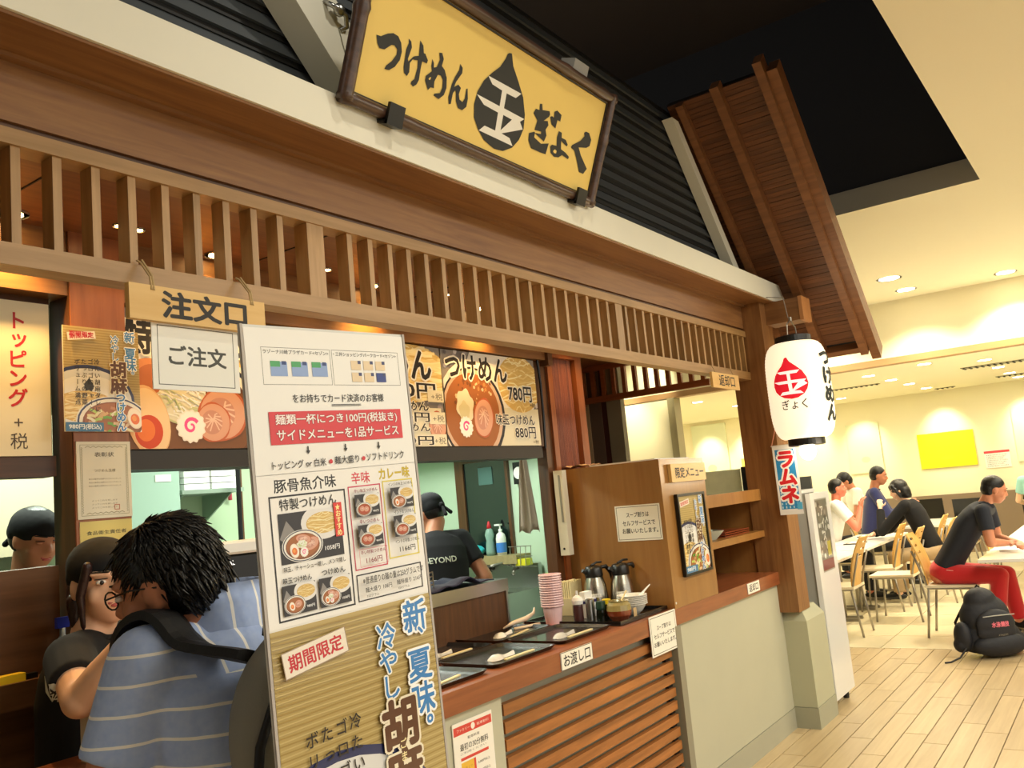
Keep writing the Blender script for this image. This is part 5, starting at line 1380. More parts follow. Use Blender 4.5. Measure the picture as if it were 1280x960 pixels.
# stacked pink cups
CUP = mat('pink_plastic', '#e8c3c6', .3, coat=.3)
cm = None
n = 0
for (sx, sy, base, cnt_, sc, tag_) in ((3.60, 2.40, .985, 14, 1.0, 'pink'),):
    for k in range(cnt_):
        z = .985 + k * .0112
        if cm is None:
            t = empty('cup', (sx, sy, z), '', 'cup', 'stacked pink cups'); bm = bmesh.new()
            lathe(bm, [(.038, 0), (.046, .06), (.048, .083), (.055, .084), (.0565, .087), (.055, .091), (.049, .091), (.045, .06), (.036, .004)], (sx, sy, z), 24); obj('cup_body', bm, CUP, t, smooth=False); cm = t
            t['label'] = 'pink plastic cup, lowest of the tall stack'
        else:
            od = ['', 'second', 'third', 'fourth', 'fifth', 'sixth', 'seventh', 'eighth', 'ninth', 'tenth', 'eleventh', 'twelfth', 'thirteenth'][k] if k < 13 else ''
            copy_tree(cm, Matrix.Translation((sx + .001 * sin(k * 3), sy, z)), 'pink plastic cup, %s in the tall stack' % (od + ' from the bottom' if od else 'topmost white-rimmed one'))
def lathed(name, label, cat, x, y, z, parts, seg=20, group=None):
    t = empty(name, (x, y, z), label, cat, group)
    for pn, prof, m in parts:
        bm = bmesh.new(); lathe(bm, prof, (x, y, z), seg); obj(pn, bm, m, t, smooth=False)
    return t
for k, c in enumerate(('#8fc6d8', '#58b05a', '#8fc6d8', '#e6b48c')):
    lathed('stack_bowl', ['blue plastic cup at the bottom of the coloured stack', 'green plastic cup in the coloured stack', 'light blue plastic cup in the coloured stack', 'peach cup on top of the coloured stack'][k], 'cup', 3.90, 2.50, .985 + k * .03, [('cup_body', [(.035, 0), (.045, .06), (.043, .06), (.033, .004)], mat('cup_' + c[1:], c, .35))])
JUG = mat('brushed_steel', '#b5b0a4', .25, 1.0, bump=.05, bscale=30)
def jug(x, y, label):
    t = empty('thermal_jug', (x, y, .985), label, 'jug', 'thermal jugs')
    bm = bmesh.new(); lathe(bm, [(.062, 0), (.064, .01), (.063, .08), (.056, .14), (.044, .18), (.043, .185)], (x, y, .985), 28); obj('body', bm, JUG, t, smooth=True)
    bm = bmesh.new(); lathe(bm, [(.0445, .18), (.047, .19), (.044, .225), (.036, .235), (.01, .24)], (x, y, .985), 24); lid_ = obj('lid', bm, BLACKP, t, smooth=True)
    bm = bmesh.new(); tube(bm, [(x - .02, y, .985 + .24), (x + .02, y - .01, .985 + .252), (x + .05, y - .02, .985 + .25)], .006, 6); obj('lever', bm, BLACKP, lid_)
    bm = bmesh.new(); tube(bm, [(x + .03, y - .012, .985 + .225), (x + .075, y - .03, .985 + .225), (x + .105, y - .04, .985 + .19), (x + .12, y - .045, .985 + .12), (x + .118, y - .045, .985 + .10)], .009, 8, True, [.008, .011, .011, .01, .007]); obj('handle', bm, BLACKP, t, smooth=True)
    bm = bmesh.new(); tube(bm, [(x - .04, y + .02, .985 + .205), (x - .058, y + .03, .985 + .22)], .01, 8); obj('spout', bm, BLACKP, t)
    pr = Print((0, 0, 0), X_, Z_, fold=lambda p, x=x, y=y: Vector((x + (.0625 + p[2]) * cos(view2 + p[0] / .062), y + (.0625 + p[2]) * sin(view2 + p[0] / .062), .985 + p[1])))
    for k in range(6): pr.rect(-.03 + k * .01, .085, -.02 + k * .01, .102, '#efece2')
    pr.text('スープ割り', -.025, .089, .022, .098, '#444444')
    pr.build('label', PM, t)
view2 = atan2(-2.2, -3.95)
jug(3.925, 2.345, 'steel thermal jug with black lid, left one of the pair')
jug(4.005, 2.235, 'steel thermal jug with black lid and big handle, right one of the pair')
# chopstick box, napkins
t = empty('chopstick_holder', (3.93, 2.40, .985), 'bundle of pale wooden chopsticks in a holder behind the napkins', 'chopstick holder')
obj('holder', B((3.84, 3.96, 2.44, 2.51, .985, 1.07)), mat('pale_box', '#cdbb92', .5), t)
CS = mat('bamboo_stick', '#e8d6a4')
bm = bmesh.new()
for i in range(12):
    for j in range(5): xx = 3.846 + i * .0093; yy = 2.444 + j * .012; addbox(bm, xx, xx + .007, yy, yy + .008, 1.0, 1.15 + .008 * R.random())
obj('chopsticks', bm, CS, t, kind='stuff')
t = empty('napkin_pack', (3.80, 2.33, .985), 'white paper napkin pack with a dark blue band', 'napkins')
obj('pack', B((3.755, 3.845, 2.30, 2.36, .985, 1.075)), mat('napkin_wrap', '#dfe0e4', .4), t, bevel=.008); obj('band', B((3.7535, 3.8465, 2.2985, 2.3615, 1.055, 1.068)), mat('navy_band', '#2a2a66', .4), t)
obj('napkin', B((3.765, 3.835, 2.315, 2.345, 1.07, 1.11)), PAPER, t, bevel=.006)
pr = Print((3.755, 2.2995, .985), X_, Z_, .09, .09); pr.text('RELAX', .015, .035, .075, .052, '#3d3d50', .01); pr.build('print', PM, t)
lathed('sauce_bottle', 'brown sauce bottle with a white squeeze cap in front of the cup stack', 'bottle', 3.67, 2.30, .985, [('body', [(.022, 0), (.024, .01), (.024, .075), (.018, .09)], mat('brown_sauce', '#4a2a28', .3)), ('cap', [(.026, .082), (.028, .10), (.022, .115), (.006, .125), (.005, .145)], WHITEPL)])
lathed('pepper_shaker', 'steel shaker cylinder in the condiment tray', 'shaker', 3.70, 2.25, .985, [('body', [(.020, 0), (.021, .002), (.021, .09), (.0, .09)], STEEL), ('lid', [(.0215, .085), (.0215, .10), (.012, .104)], STEEL)])
lathed('spice_jar', 'small dark jar with a green lid in the condiment tray', 'jar', 3.70, 2.19, .985, [('body', [(.024, 0), (.025, .04), (.022, .055)], mat('dark_glass', '#15180f', .1)), ('lid', [(.024, .052), (.026, .06), (.022, .09), (.0, .092)], mat('green_lid', '#17382a', .4))])
lathed('yellow_jar', 'small jar with a bright yellow cap', 'jar', 3.79, 2.21, .985, [('body', [(.02, 0), (.02, .065)], mat('dark_glass', '#15180f')), ('lid', [(.021, .065), (.021, .088)], mat('yellow_cap', '#e6c81a', .4))])
POT = mat('glazed_pot', '#7a3c22', .2, coat=.6)
t = lathed('condiment_pot', 'brown and green glazed ceramic pot with a little spoon', 'pot', 3.73, 2.11, .985, [('lower_body', [(.040, 0), (.056, .022), (.060, .045)], mat('glaze_red_brown', '#8a3f22', .2, coat=.6)), ('upper_body', [(.060, .045), (.056, .070), (.045, .085), (.050, .090), (.042, .089)], mat('glaze_olive', '#9a8a56', .2, coat=.6))])
bm = bmesh.new(); tube(bm, [(3.73, 2.11, 1.05), (3.775, 2.085, 1.115)], .004, 6); obj('spoon', bm, mat('bamboo_stick'), t)
WB = mat('white_melamine', '#e9e6dd', .3, coat=.3)
first = None
for k in range(6):
    lb = 'white ribbed bowl, %s of the bowl stack' % ('lowest', 'second from bottom', 'third from bottom', 'third from top', 'second from top', 'topmost')[k]
    if first is None:
        first = lathed('small_bowl', lb, 'bowl', 3.905, 2.130, .985, [('bowl_body', [(.030, 0), (.046, .014), (.062, .036), (.065, .044), (.075, .047), (.075, .050), (.067, .050), (.060, .036), (.028, .006)], WB)], 28, 'stacked white bowls')
    else: copy_tree(first, Matrix.Translation((3.905, 2.130, .985 + k * .0085)), lb)
bm = bmesh.new(); tube(bm, [(3.91, 2.1, 1.06), (3.985, 2.065, 1.115)], .004, 6, True, [.007, .003]); obj('ladle_spoon', bm, WHITEPL, label='white spoon handle sticking out of the stacked bowls', cat='spoon')
box('paper_card', 3.78, 3.81, 2.06, 2.062, .985, 1.03, mat('tan_card', '#c9a878', .6), label='little tan card between the pot and the bowls', cat='card')
# red mat with tongs
t = empty('red_mat', (3.55, 2.5, .977), 'orange-red mat under the cup stack', 'mat')
box('mat_body', 3.42, 3.58, 2.36, 2.60, .977, .980, mat('orange_red_mat', '#b8452a', .5), t)
t = empty('serving_tongs', (3.5, 2.53, .98), 'pale tongs lying on the orange-red mat', 'tongs')
bm = bmesh.new(); tube(bm, [(3.43, 2.58, .99), (3.47, 2.55, 1.01), (3.54, 2.52, 1.02), (3.58, 2.50, 1.04), (3.59, 2.50, 1.065)], .008, 8, True, [.004, .01, .012, .008, .003]); obj('upper_arm', bm, mat('cream_plastic', '#e8d6c0', .4), t, smooth=True)
bm = bmesh.new(); tube(bm, [(3.45, 2.53, .985), (3.52, 2.49, .988), (3.58, 2.47, .99)], .007, 8); obj('lower_arm', bm, mat('cream_plastic'), t, smooth=True)
# blue-black cloth on the kitchen counter
bm = bmesh.new(); bmesh.ops.create_grid(bm, x_segments=22, y_segments=14, size=.5, matrix=Matrix.Translation((3.14, 2.72, 1.225)) @ Matrix.Diagonal((.48, .30, 1, 1)))
for v in bm.verts: v.co.z = 1.222 + .028 * (noise.noise(v.co * 11) + .55) * max(0, 1 - ((v.co.x - 3.14) / .26) ** 4); v.co.x += .02 * noise.noise(v.co * 7); 
bmesh.ops.solidify(bm, geom=bm.faces[:], thickness=-.006)
obj('navy_cloth', bm, mat('navy_cloth', '#1a1d38', .9, bump=.15), label='dark navy cloth lying on the steel kitchen counter', cat='cloth', smooth=True)
t = empty('wire_rack', (2.95, 2.66, 1.215), 'black wire rack on the kitchen counter beside the sign stand', 'rack')
bm = bmesh.new()
for k in range(5): tube(bm, [(2.86, 2.62, 1.225 + k * .018), (3.02, 2.64, 1.235 + k * .018)], .0035, 5)
for xx in (2.87, 2.95, 3.01): tube(bm, [(xx, 2.63, 1.216), (xx, 2.63, 1.31)], .003, 5)
obj('wires', bm, CHROME, t)
# ================================================================ ORDER SIDE: register counter, till, card box
t = empty('order_counter', (1.5, 2.1, 0), 'dark order counter behind the customer', 'counter')
obj('top', B((1.05, 1.98, 1.93, 2.20, 1.045, 1.08)), WCX, t, bevel=.004); box('front', 1.07, 1.97, 1.96, 2.19, 0, 1.045, WD, t)
t = empty('register', (1.55, 2.05, 1.08), 'black point of sale register with a white top and blue screen', 'register')
Mr = Matrix.Translation((1.585, 2.04, 1.08)) @ Matrix.Rotation(radians(-14), 4, 'Z')
bm = bmesh.new(); addbox(bm, -.17, .17, -.02, .10, .0, .05, Mr); addbox(bm, -.03, .03, .03, .07, .05, .25, Mr); obj('stand', bm, BLACKP, t)
bm = bmesh.new(); addbox(bm, -.17, .17, -.02, .01, .20, .44, Mr); obj('screen_case', bm, BLACKP, t, bevel=.006)
bm = bmesh.new(); addbox(bm, -.175, .175, -.03, .09, .44, .475, Mr); obj('white_top', bm, WHITEPL, t, bevel=.006)
du = Mr.to_3x3() @ X_; do = Mr @ Vector((-.16, -.0205, .22))
pr = Print(do, du, Z_, .32, .21); pr.rect(0, 0, .32, .06, '#2a7fb8'); pr.text('カードをどうぞ', .14, .02, .31, .045, '#e8f4fa', .02)
for k, tx in enumerate(('会計', '預り', 'お釣')): pr.text(tx, .04, .085 + .034 * (2 - k), .085, .108 + .034 * (2 - k), '#28b8c4')
pr.text('TERMINAL', .03, .192, .10, .204, '#d8d8d8', .02)
pr.build('screen_print', printmat('screen_ink', .3, emit=1.0), t)
t = empty('card_terminal', (1.2, 2.03, 1.08), 'white plastic box machine on the order counter beside the customer', 'machine')
obj('body', B((1.135, 1.27, 1.97, 2.13, 1.08, 1.20)), mat('ivory_plastic'), t, bevel=.006); obj('lid', B((1.13, 1.275, 1.965, 2.135, 1.20, 1.235)), WHITEPL, t, bevel=.006)
# ================================================================ SHOWCASE FRIDGE
t = empty('showcase_fridge', (6.3, 2.1, 0), 'slim white and grey display fridge behind the corner post', 'refrigerator')
obj('body', B((6.10, 6.52, 1.90, 2.40, .06, 1.44)), mat('fridge_grey', '#a8a9a4', .35), t, bevel=.006)
fd = obj('door', B((6.085, 6.53, 1.865, 1.897, .07, 1.445)), mat('fridge_white', '#eef0f0', .22, coat=.5), t, bevel=.006)
pr = Print((6.17, 1.865, .90), X_, Z_, .28, .50); pr.rect(0, 0, .28, .5, '#9a9a92'); pr.rect(.01, .08, .27, .49, '#6f7068')
for k in range(60): pr.disc(PR.uniform(.02, .26), PR.uniform(.1, .48), PR.uniform(.006, .02), PR.choice(['#b9bab2', '#4c4d46', '#8c8d84', '#d7d8d2']), n=7)
pr.rect(.01, .01, .27, .08, '#7a2430'); pr.rect(.16, .1, .24, .2, '#b8b23c'); pr.vtext('アイス', .13, .46, .2, .08, '#e8e8e0', .02); pr.build('poster_print', PG, fd)
for x, y in ((6.14, 1.92), (6.48, 1.92), (6.14, 2.36), (6.48, 2.36)):
    bm = bmesh.new(); lathe(bm, [(.02, 0), (.022, .02), (.018, .06)], (x, y, 0), 10); obj('foot', bm, BLACKP, t)
box('power_cord_clip', 6.083, 6.09, 1.90, 1.91, .2, .4, BLACKP, t)
box('menu_screen', 6.5, 6.53, 1.97, 2.10, 1.30, 1.56, mat('grey_notice_board', '#5a5c58', .6), label='small grey board standing behind the blue banner', cat='board')
box('white_lid', 6.12, 6.5, 1.95, 2.2, 1.445, 1.47, WHITEPL, label='white lid on top of the display fridge', cat='lid')
# ================================================================ DINING FURNITURE
TM = CHROME
def chair_proto():
    t = empty('dining_chair', (0, 0, 0), '', 'chair', 'wooden dining chairs')
    # faces +Y; back at y=0; seat from 0.02..0.42
    def leg(x, y0, y1, top):
        bm = bmesh.new(); tube(bm, [(x, y1, 0), (x, y0, top)], .011, 8); return obj('leg', bm, TM, t, smooth=True)
    leg(-.19, .03, -.03, .44); leg(.19, .03, -.03, .44); leg(-.19, .38, .41, .44); leg(.19, .38, .41, .44)
    bm = bmesh.new()
    for x in (-.19, .19): tube(bm, [(x, .03, .44), (x, .40, .435)], .010, 8)
    tube(bm, [(-.19, .03, .435), (.19, .03, .435)], .01, 8); obj('seat_frame', bm, TM, t)
    bm = bmesh.new(); addbox(bm, -.20, .20, .0, .43, .445, .468); obj('seat', bm, mat('cream_seat', '#efe3c8', .5), t, bevel=.008)
    for x in (-.17, .17):
        bm = bmesh.new(); tube(bm, [(x, .02, .44), (x, -.02, .60), (x, -.075, .78)], .010, 8); obj('back_post', bm, TM, t, smooth=True)
    # curved plywood back with three slots
    bm = bmesh.new(); NX, NZ = 9, 22; G = []
    for j in range(NZ + 1):
        q = j / NZ; z = .47 + .46 * q; yb = .03 - .02 * q - .11 * q * q
        hw = .165 + .02 * sin(pi * q) - (.03 * max(0, q - .92) / .08)
        G.append([bm.verts.new(((i / NX * 2 - 1) * hw, yb - .02 * (1 - (i / NX * 2 - 1) ** 2), z)) for i in range(NX + 1)])
    for j in range(NZ):
        for i in range(NX):
            if j in (13, 16, 19) and 3 <= i <= 5: continue
            bm.faces.new((G[j][i], G[j][i + 1], G[j + 1][i + 1], G[j + 1][i]))
    bmesh.ops.recalc_face_normals(bm, faces=bm.faces[:])
    bmesh.ops.solidify(bm, geom=bm.faces[:], thickness=.012)
    obj('backrest', bm, WCH, t, smooth=False)
    return t
ch = chair_proto()
chairs = [(8.93, 2.38, 0, 'wooden dining chair nearest the display fridge with its back to the walkway'),
 (9.80, 2.02, 0, 'empty wooden dining chair behind the one nearest the display fridge'),
 (10.45, 2.33, 0, 'wooden dining chair pushed to the left table in front of the girl in black'),
 (8.95, 1.76, pi, 'wooden dining chair the man in red trousers sits on'),
 (11.05, 1.90, 0, 'wooden dining chair the girl in black sits on'),
 (11.7, 2.10, 0, 'wooden dining chair behind the girl in black, nearer one'),
 (13.2, 1.90, 0, 'wooden dining chair behind the girl in black, farther one'),
 (11.9, 1.62, pi, 'wooden dining chair beyond the man in red, nearest of three'),
 (12.6, 1.66, pi, 'wooden dining chair beyond the man in red, middle of three'),
 (13.3, 1.70, pi, 'wooden dining chair beyond the man in red, farthest of three'),
 (11.17, 3.42, pi + .2, 'wooden dining chair of the man raising both hands'),
 (13.44, 3.10, pi * .2, 'wooden dining chair of the man in white bowing his head'),
 (12.30, 3.20, pi + .2, 'wooden dining chair of the man in the navy jacket'),
 (10.3, .15, 0, 'wooden dining chair at the right edge, nearer of two'),
 (11.5, .10, 0, 'wooden dining chair at the right edge, farther of two')]
ch.matrix_basis = Matrix.Translation((chairs[0][0], chairs[0][1], 0)); WM[ch.name] = ch.matrix_basis.copy(); ch['label'] = chairs[0][3]
for x, y, a, lb in chairs[1:]:
    copy_tree(ch, Matrix.Translation((x, y, 0)) @ Matrix.Rotation(a, 4, 'Z'), lb)
TT = mat('white_table_top', '#f7f6f2', .25, coat=.3)
tb0 = None
def table_at(x, y0, y1, lb, grp):
    t = empty('dining_table', (x + .36, (y0 + y1) / 2, 0), lb, 'table', grp)
    obj('tabletop', B((x, x + .725, y0, y1, .695, .72)), TT, t, bevel=.004)
    for lx in (x + .07, x + .655):
        bm = bmesh.new(); tube(bm, [(lx, (y0 + y1) / 2, .03), (lx, (y0 + y1) / 2, .695)], .022, 8); obj('leg', bm, TM, t, smooth=True)
        obj('foot', B((lx - .02, lx + .02, y0 + .12, y1 - .12, 0, .03)), TM, t)
    return t
for k in range(7):
    x = 8.25 + k * .745 + (.93 if k > 4 else 0)
    table_at(x, 2.50 if k < 5 else 2.15, 3.10 if k < 5 else 2.75, 'white dining table in the left row, %s' % ('hidden behind the display fridge', 'nearest visible one', 'second visible', 'third visible, before the girl in black', 'fourth visible', 'fifth visible', 'sixth visible', 'farthest')[k], 'tables of the left row')
for k in range(6):
    x = 8.38 + k * .745
    table_at(x, .38, 1.24, 'white dining table in the right row, %s' % ('nearest, where the man in red leans', 'second from the front', 'third from the front', 'fourth from the front', 'fifth from the front', 'farthest')[k], 'tables of the right row')
for x, y, lb in ((10.6, 2.8, 'small dark tray with papers on the left table row, nearer one'), (11.6, 2.9, 'small dark tray on the left table row, farther one'), (9.2, 1.05, 'flat white paper on the table before the man in red')):
    t = empty('table_tray', (x, y, .72), lb, 'tray' if 'tray' in lb else 'paper')
    obj('sheet', B((x - .14, x + .14, y - .1, y + .1, .7205, .728)), BLACKP if 'tray' in lb else PAPER, t)
    if 'tray' in lb: obj('paper', B((x - .08, x + .1, y - .07, y + .07, .7285, .731)), PAPER, t)
def blackchair():
    t = empty('black_chair', (0, 0, 0), '', 'chair', 'black chairs along the far wall')
    bm = bmesh.new(); prism(bm, [(-.03, .50), (-.10, .98), (-.075, .98), (.0, .50)], 'x', -.24, .24); obj('backrest', bm, BLACKP, t, bevel=.01)
    obj('seat', B((-.24, .24, -.02, .42, .42, .48)), BLACKP, t, bevel=.01)
    for x in (-.2, .2):
        for y in (.02, .38):
            bm = bmesh.new(); tube(bm, [(x, y, 0), (x, y, .42)], .013, 6); obj('leg', bm, TM, t)
    return t
bc = blackchair()
blk = [(15.3, 2.85, 'left one under the yellow picture'), (14.6, 2.12, 'large one right of the yellow picture, nearer the girl'), (15.4, 1.3, 'one behind the man in red'), (15.4, .7, 'one at the right edge'), (15.4, 3.7, 'one behind the man in navy')]
for i, (x, y, lb) in enumerate(blk):
    M = Matrix.Translation((x, y, 0)) @ Matrix.Rotation(-pi / 2, 4, 'Z')
    if i == 0: bc.matrix_basis = M; WM[bc.name] = M; bc['label'] = 'black chair by the far wall, ' + lb
    else: copy_tree(bc, M, 'black chair by the far wall, ' + lb)
# ================================================================ PEOPLE
def blob(name, fill, voxel, m, parent, smooth_it=4, group=None, kind=None, fac=.5):
    """fill(bm) adds overlapping closed shapes in world space; fused into one skin"""
    bm = bmesh.new(); fill(bm)
    bmesh.ops.recalc_face_normals(bm, faces=bm.faces[:])
    me = bpy.data.meshes.new('tmp'); bm.to_mesh(me); bm.free()
    o = bpy.data.objects.new('tmp', me); COL.objects.link(o)
    r = o.modifiers.new('r', 'REMESH'); r.mode = 'VOXEL'; r.voxel_size = voxel; r.use_smooth_shade = True
    if smooth_it:
        s = o.modifiers.new('s', 'SMOOTH'); s.factor = fac; s.iterations = smooth_it
    dg = bpy.context.evaluated_depsgraph_get()
    out = bpy.data.meshes.new_from_object(o.evaluated_get(dg))
    bpy.data.objects.remove(o); bpy.data.meshes.remove(me)
    out.name = name; out.materials.clear()
    out.polygons.foreach_set('use_smooth', [True] * len(out.polygons))
    return link_mesh(name, out, m, parent, kind=kind)

def V(*a): return Vector(a)

def person(label, P, yaw, J, skin, top, bottom, hair, voxel=.009, sleeve='short', hairstyle='short', top_mat=None, scale=1.0, glasses=False, cap=None, name='person', legs=True, hemz=None, apron=None, group=None, faceit=True, skirt=False, shoe=None):
    """local frame: +y forward, +x the person's right is +x when seen from behind; returns root"""
    T = Matrix.Translation(Vector(P)) @ Matrix.Rotation(yaw, 4, 'Z') @ Matrix.Scale(scale, 4)
    W_ = lambda p: T @ Vector(p)
    t = empty(name, P, label, 'person', group)
    HC = W_(J['head']); HR = (Matrix.Rotation(yaw + J.get('hyaw', 0), 3, 'Z') @ Matrix.Rotation(J.get('hpitch', 0), 3, 'X') @ Matrix.Rotation(J.get('hroll', 0), 3, 'Y'))
    s = scale; sH = scale * J.get('hs', 1.0)
    def hl(x, y, z): return HC + HR @ (Vector((x, y, z)) * sH)
    pel, che, nk = W_(J['pelvis']), W_(J['chest']), W_(J['neck'])
    mid = pel.lerp(che, .5)
    R3 = T.to_3x3().normalized()
    side = (W_((1, 0, 0)) - W_((0, 0, 0))).normalized()
    shw = J.get('shw', .17)
    sh = {}
    for k, sg in (('L', -1), ('R', 1)):
        sh[k] = W_(J['sh' + k]) if 'sh' + k in J else nk + side * sg * shw * s - Vector((0, 0, .045 * s))
    def torso(bm, g):
        up = (che - pel).normalized(); q = up.to_track_quat('Z', 'Y').to_matrix()
        fwd = (R3 @ Vector((0, 1, 0))); fz = up; fx = fwd.cross(fz).normalized(); fy = fz.cross(fx).normalized()
        rot = Matrix((fx, fy, fz)).transposed()
        w = J.get('tw', 1.0)
        vup = up
        nd = (nk - che).normalized()
        secs = [(pel - vup * .13 * s, .10, .07), (pel - vup * .10 * s, .15, .10), (pel, .166, .115), (pel.lerp(che, .35), .150, .103), (pel.lerp(che, .7), .156, .106), (che, .168, .112), (che.lerp(nk, .4), .172, .105), (che.lerp(nk, .72), .150, .088), (che.lerp(nk, .9), .085, .07), (nk, .052, .052)]
        if g > 0 and J.get('sit'): secs = [(pel.lerp(che, .06), .155, .107), (pel.lerp(che, .2), .154, .105)] + secs[3:]
        rings = []
        N_ = 28
        for i, (c, a_, b_) in enumerate(secs):
            c0 = secs[max(i - 1, 0)][0]; c1 = secs[min(i + 1, len(secs) - 1)][0]
            dz = (c1 - c0).normalized(); dy = dz.cross(fx).normalized() * -1 if False else fx.cross(dz).normalized() * -1
            if i > len(secs) - 3 and g > 0: a_ = a_ - .002; b_ = b_ - .002
            rings.append([bm.verts.new(c + fx * cos(2 * pi * k / N_) * (a_ * w + g) * s + dy * sin(2 * pi * k / N_) * (b_ + g) * s) for k in range(N_)])
        for ra, rb_ in zip(rings, rings[1:]):
            for k in range(N_): bm.faces.new((ra[k], ra[(k + 1) % N_], rb_[(k + 1) % N_], rb_[k]))
        bm.faces.new(rings[0][::-1]); bm.faces.new(rings[-1])
        capsule(bm, sh['L'], (.055 + g) * s, sh['R'], (.055 + g) * s)
        if J.get('belly'): ell(bm, pel.lerp(che, .25) + R3 @ Vector((0, .04 * s, 0)), (.16 * s, .13 * s, .15 * s), rot)
    arms = {}
    for k in 'LR':
        if 'el' + k in J: arms[k] = (sh[k], W_(J['el' + k]), W_(J['wr' + k]), J.get('hd' + k))
    def hand(bm, k):
        a, e, w, hd = arms[k]
        d = (w - e).normalized()
        if hd: d = (R3 @ Vector(hd)).normalized()
        up = Vector((0, 0, 1)); sd = d.cross(up)
        if sd.length < .1: sd = Vector((1, 0, 0))
        sd.normalize(); up = sd.cross(d).normalized()
        c = w + d * .05 * s
        ell(bm, c, (.036 * s, .05 * s, .016 * s), Matrix((sd, d, up)).transposed())
        curl = J.get('curl', .35)
        for i, L in enumerate((.062, .075, .07, .055)):
            b0 = c + d * .035 * s + sd * (i - 1.5) * .019 * s
            m1 = b0 + (d * cos(curl) - up * sin(curl)) * L * .5 * s
            m2 = m1 + (d * cos(curl * 2.4) - up * sin(curl * 2.4)) * L * .5 * s
            capsule(bm, b0, .009 * s, m1, .0085 * s, 8); capsule(bm, m1, .0085 * s, m2, .0075 * s, 8)
        q = -1 if k == 'R' else 1
        b0 = c - d * .02 * s + sd * q * .028 * s; m1 = b0 + (sd * q * .8 + d * .6).normalized() * .035 * s; m2 = m1 + (d + sd * q * .2).normalized() * .03 * s
        capsule(bm, b0, .012 * s, m1, .010 * s, 8); capsule(bm, m1, .010 * s, m2, .008 * s, 8)
    def armf(bm, g=0.0, upto=1.0, full=False):
        for k, (a, e, w, hd) in arms.items():
            if upto <= 1.0:
                capsule(bm, a, (.05 + g) * s, a.lerp(e, upto), (.043 + g * 1.3) * s, flat1=(g > 0))
            else:
                capsule(bm, a, (.05 + g) * s, e, (.042 + g) * s); capsule(bm, e, (.042 + g) * s, e.lerp(w, upto - 1), (.032 + g) * s, flat1=True)
            if g == 0:
                capsule(bm, a.lerp(e, .9), .041 * s, e, .039 * s); capsule(bm, e, .039 * s, e.lerp(w, .35), .038 * s); capsule(bm, e.lerp(w, .3), .038 * s, w, .026 * s)
                capsule(bm, w, .026 * s, w + (w - e).normalized() * .02 * s, .024 * s)
                hand(bm, k)
    lg = []
    if legs:
        for k, sg in (('L', -1), ('R', 1)):
            hp = W_(J['hip' + k]) if 'hip' + k in J else pel + side * sg * .09 * s - Vector((0, 0, .03 * s))
            lg.append((hp, W_(J['kn' + k]), W_(J['an' + k])))
    def legf(bm, g=0.0, part=1.0):
        for hp, kn, an in lg:
            capsule(bm, hp, (.08 + g) * s, kn, (.055 + g) * s)
            e = kn.lerp(an, part)
            capsule(bm, kn, (.054 + g) * s, e, (.038 + g + (.012 if g else 0)) * s, flat1=(g > 0))
    def headf(bm):
        ell(bm, hl(0, -.012, .02), (.076 * sH, .092 * sH, .098 * sH), HR)
        ell(bm, hl(0, .025, -.035), (.060 * sH, .068 * sH, .075 * sH), HR)
        ell(bm, hl(0, .045, -.085), (.030 * sH, .030 * sH, .024 * sH), HR, 2)
        for sg in (-1, 1):
            ell(bm, hl(sg * .038, .055, -.028), (.024 * sH, .022 * sH, .028 * sH), HR, 2)
            ell(bm, hl(sg * .077, -.005, -.01), (.009 * sH, .018 * sH, .031 * sH), HR, 2)
            capsule(bm, hl(sg * .012, .080, .030), .009 * sH, hl(sg * .05, .068, .032), .008 * sH, 8)
        capsule(bm, hl(0, .078, .022), .008 * sH, hl(0, .102, -.018), .0115 * sH, 8)
        for sg in (-1, 1): ell(bm, hl(sg * .011, .093, -.022), (.008 * sH, .009 * sH, .007 * sH), HR, 2)
        capsule(bm, hl(-.016, .083, -.050), .007 * sH, hl(.016, .083, -.050), .007 * sH, 8)
        capsule(bm, hl(0, -.035, -.07), .052 * s, nk, .056 * s)
        capsule(bm, nk, .056 * s, che, .09 * s)
    def body(bm):
        torso(bm, -.006); armf(bm); headf(bm)
        if legs: legf(bm)
    blob('body', body, voxel, skin, t, 3)
    # face details
    for sg in (-1, 1):
        bm = bmesh.new(); ell(bm, hl(sg * .031, .0755, .010), (.0135 * sH, .008 * sH, .0065 * sH), HR, 2); ey = obj('eye', bm, EYEW if not J.get('closed') else skin, t, smooth=True)
        if not J.get('closed'):
            bm = bmesh.new(); ell(bm, hl(sg * .031, .0812, .009), (.006 * sH, .004 * sH, .0062 * sH), HR, 2); obj('iris', bm, mat('iris', '#20130d', .1), ey, smooth=True)
        bm = bmesh.new(); capsule(bm, hl(sg * .018, .0845, .018), .0018 * sH, hl(sg * .046, .074, .0185), .0012 * sH, 6); obj('eyelash', bm, HAIRM, t)
        bm = bmesh.new(); capsule(bm, hl(sg * .014, .088, .036), .0035 * sH, hl(sg * .052, .073, .038), .002 * sH, 6); obj('eyebrow', bm, HAIRM, t)
    bm = bmesh.new(); capsule(bm, hl(-.017, .0855, -.047), .0045 * sH, hl(.017, .0855, -.047), .0045 * sH, 8); ell(bm, hl(0, .0885, -.054), (.016 * sH, .007 * sH, .0055 * sH), HR, 2); obj('lips', bm, LIP, t, smooth=True)
    # clothes
    tm = top_mat or top
    up_ = {'short': .62, 'long': 1.93, 'roll': 1.25}[sleeve]
    def topf(bm): torso(bm, .008); armf(bm, .014, up_)
    blob('shirt', topf, voxel, tm, t, 4)
    bm = bmesh.new(); n_ = 20
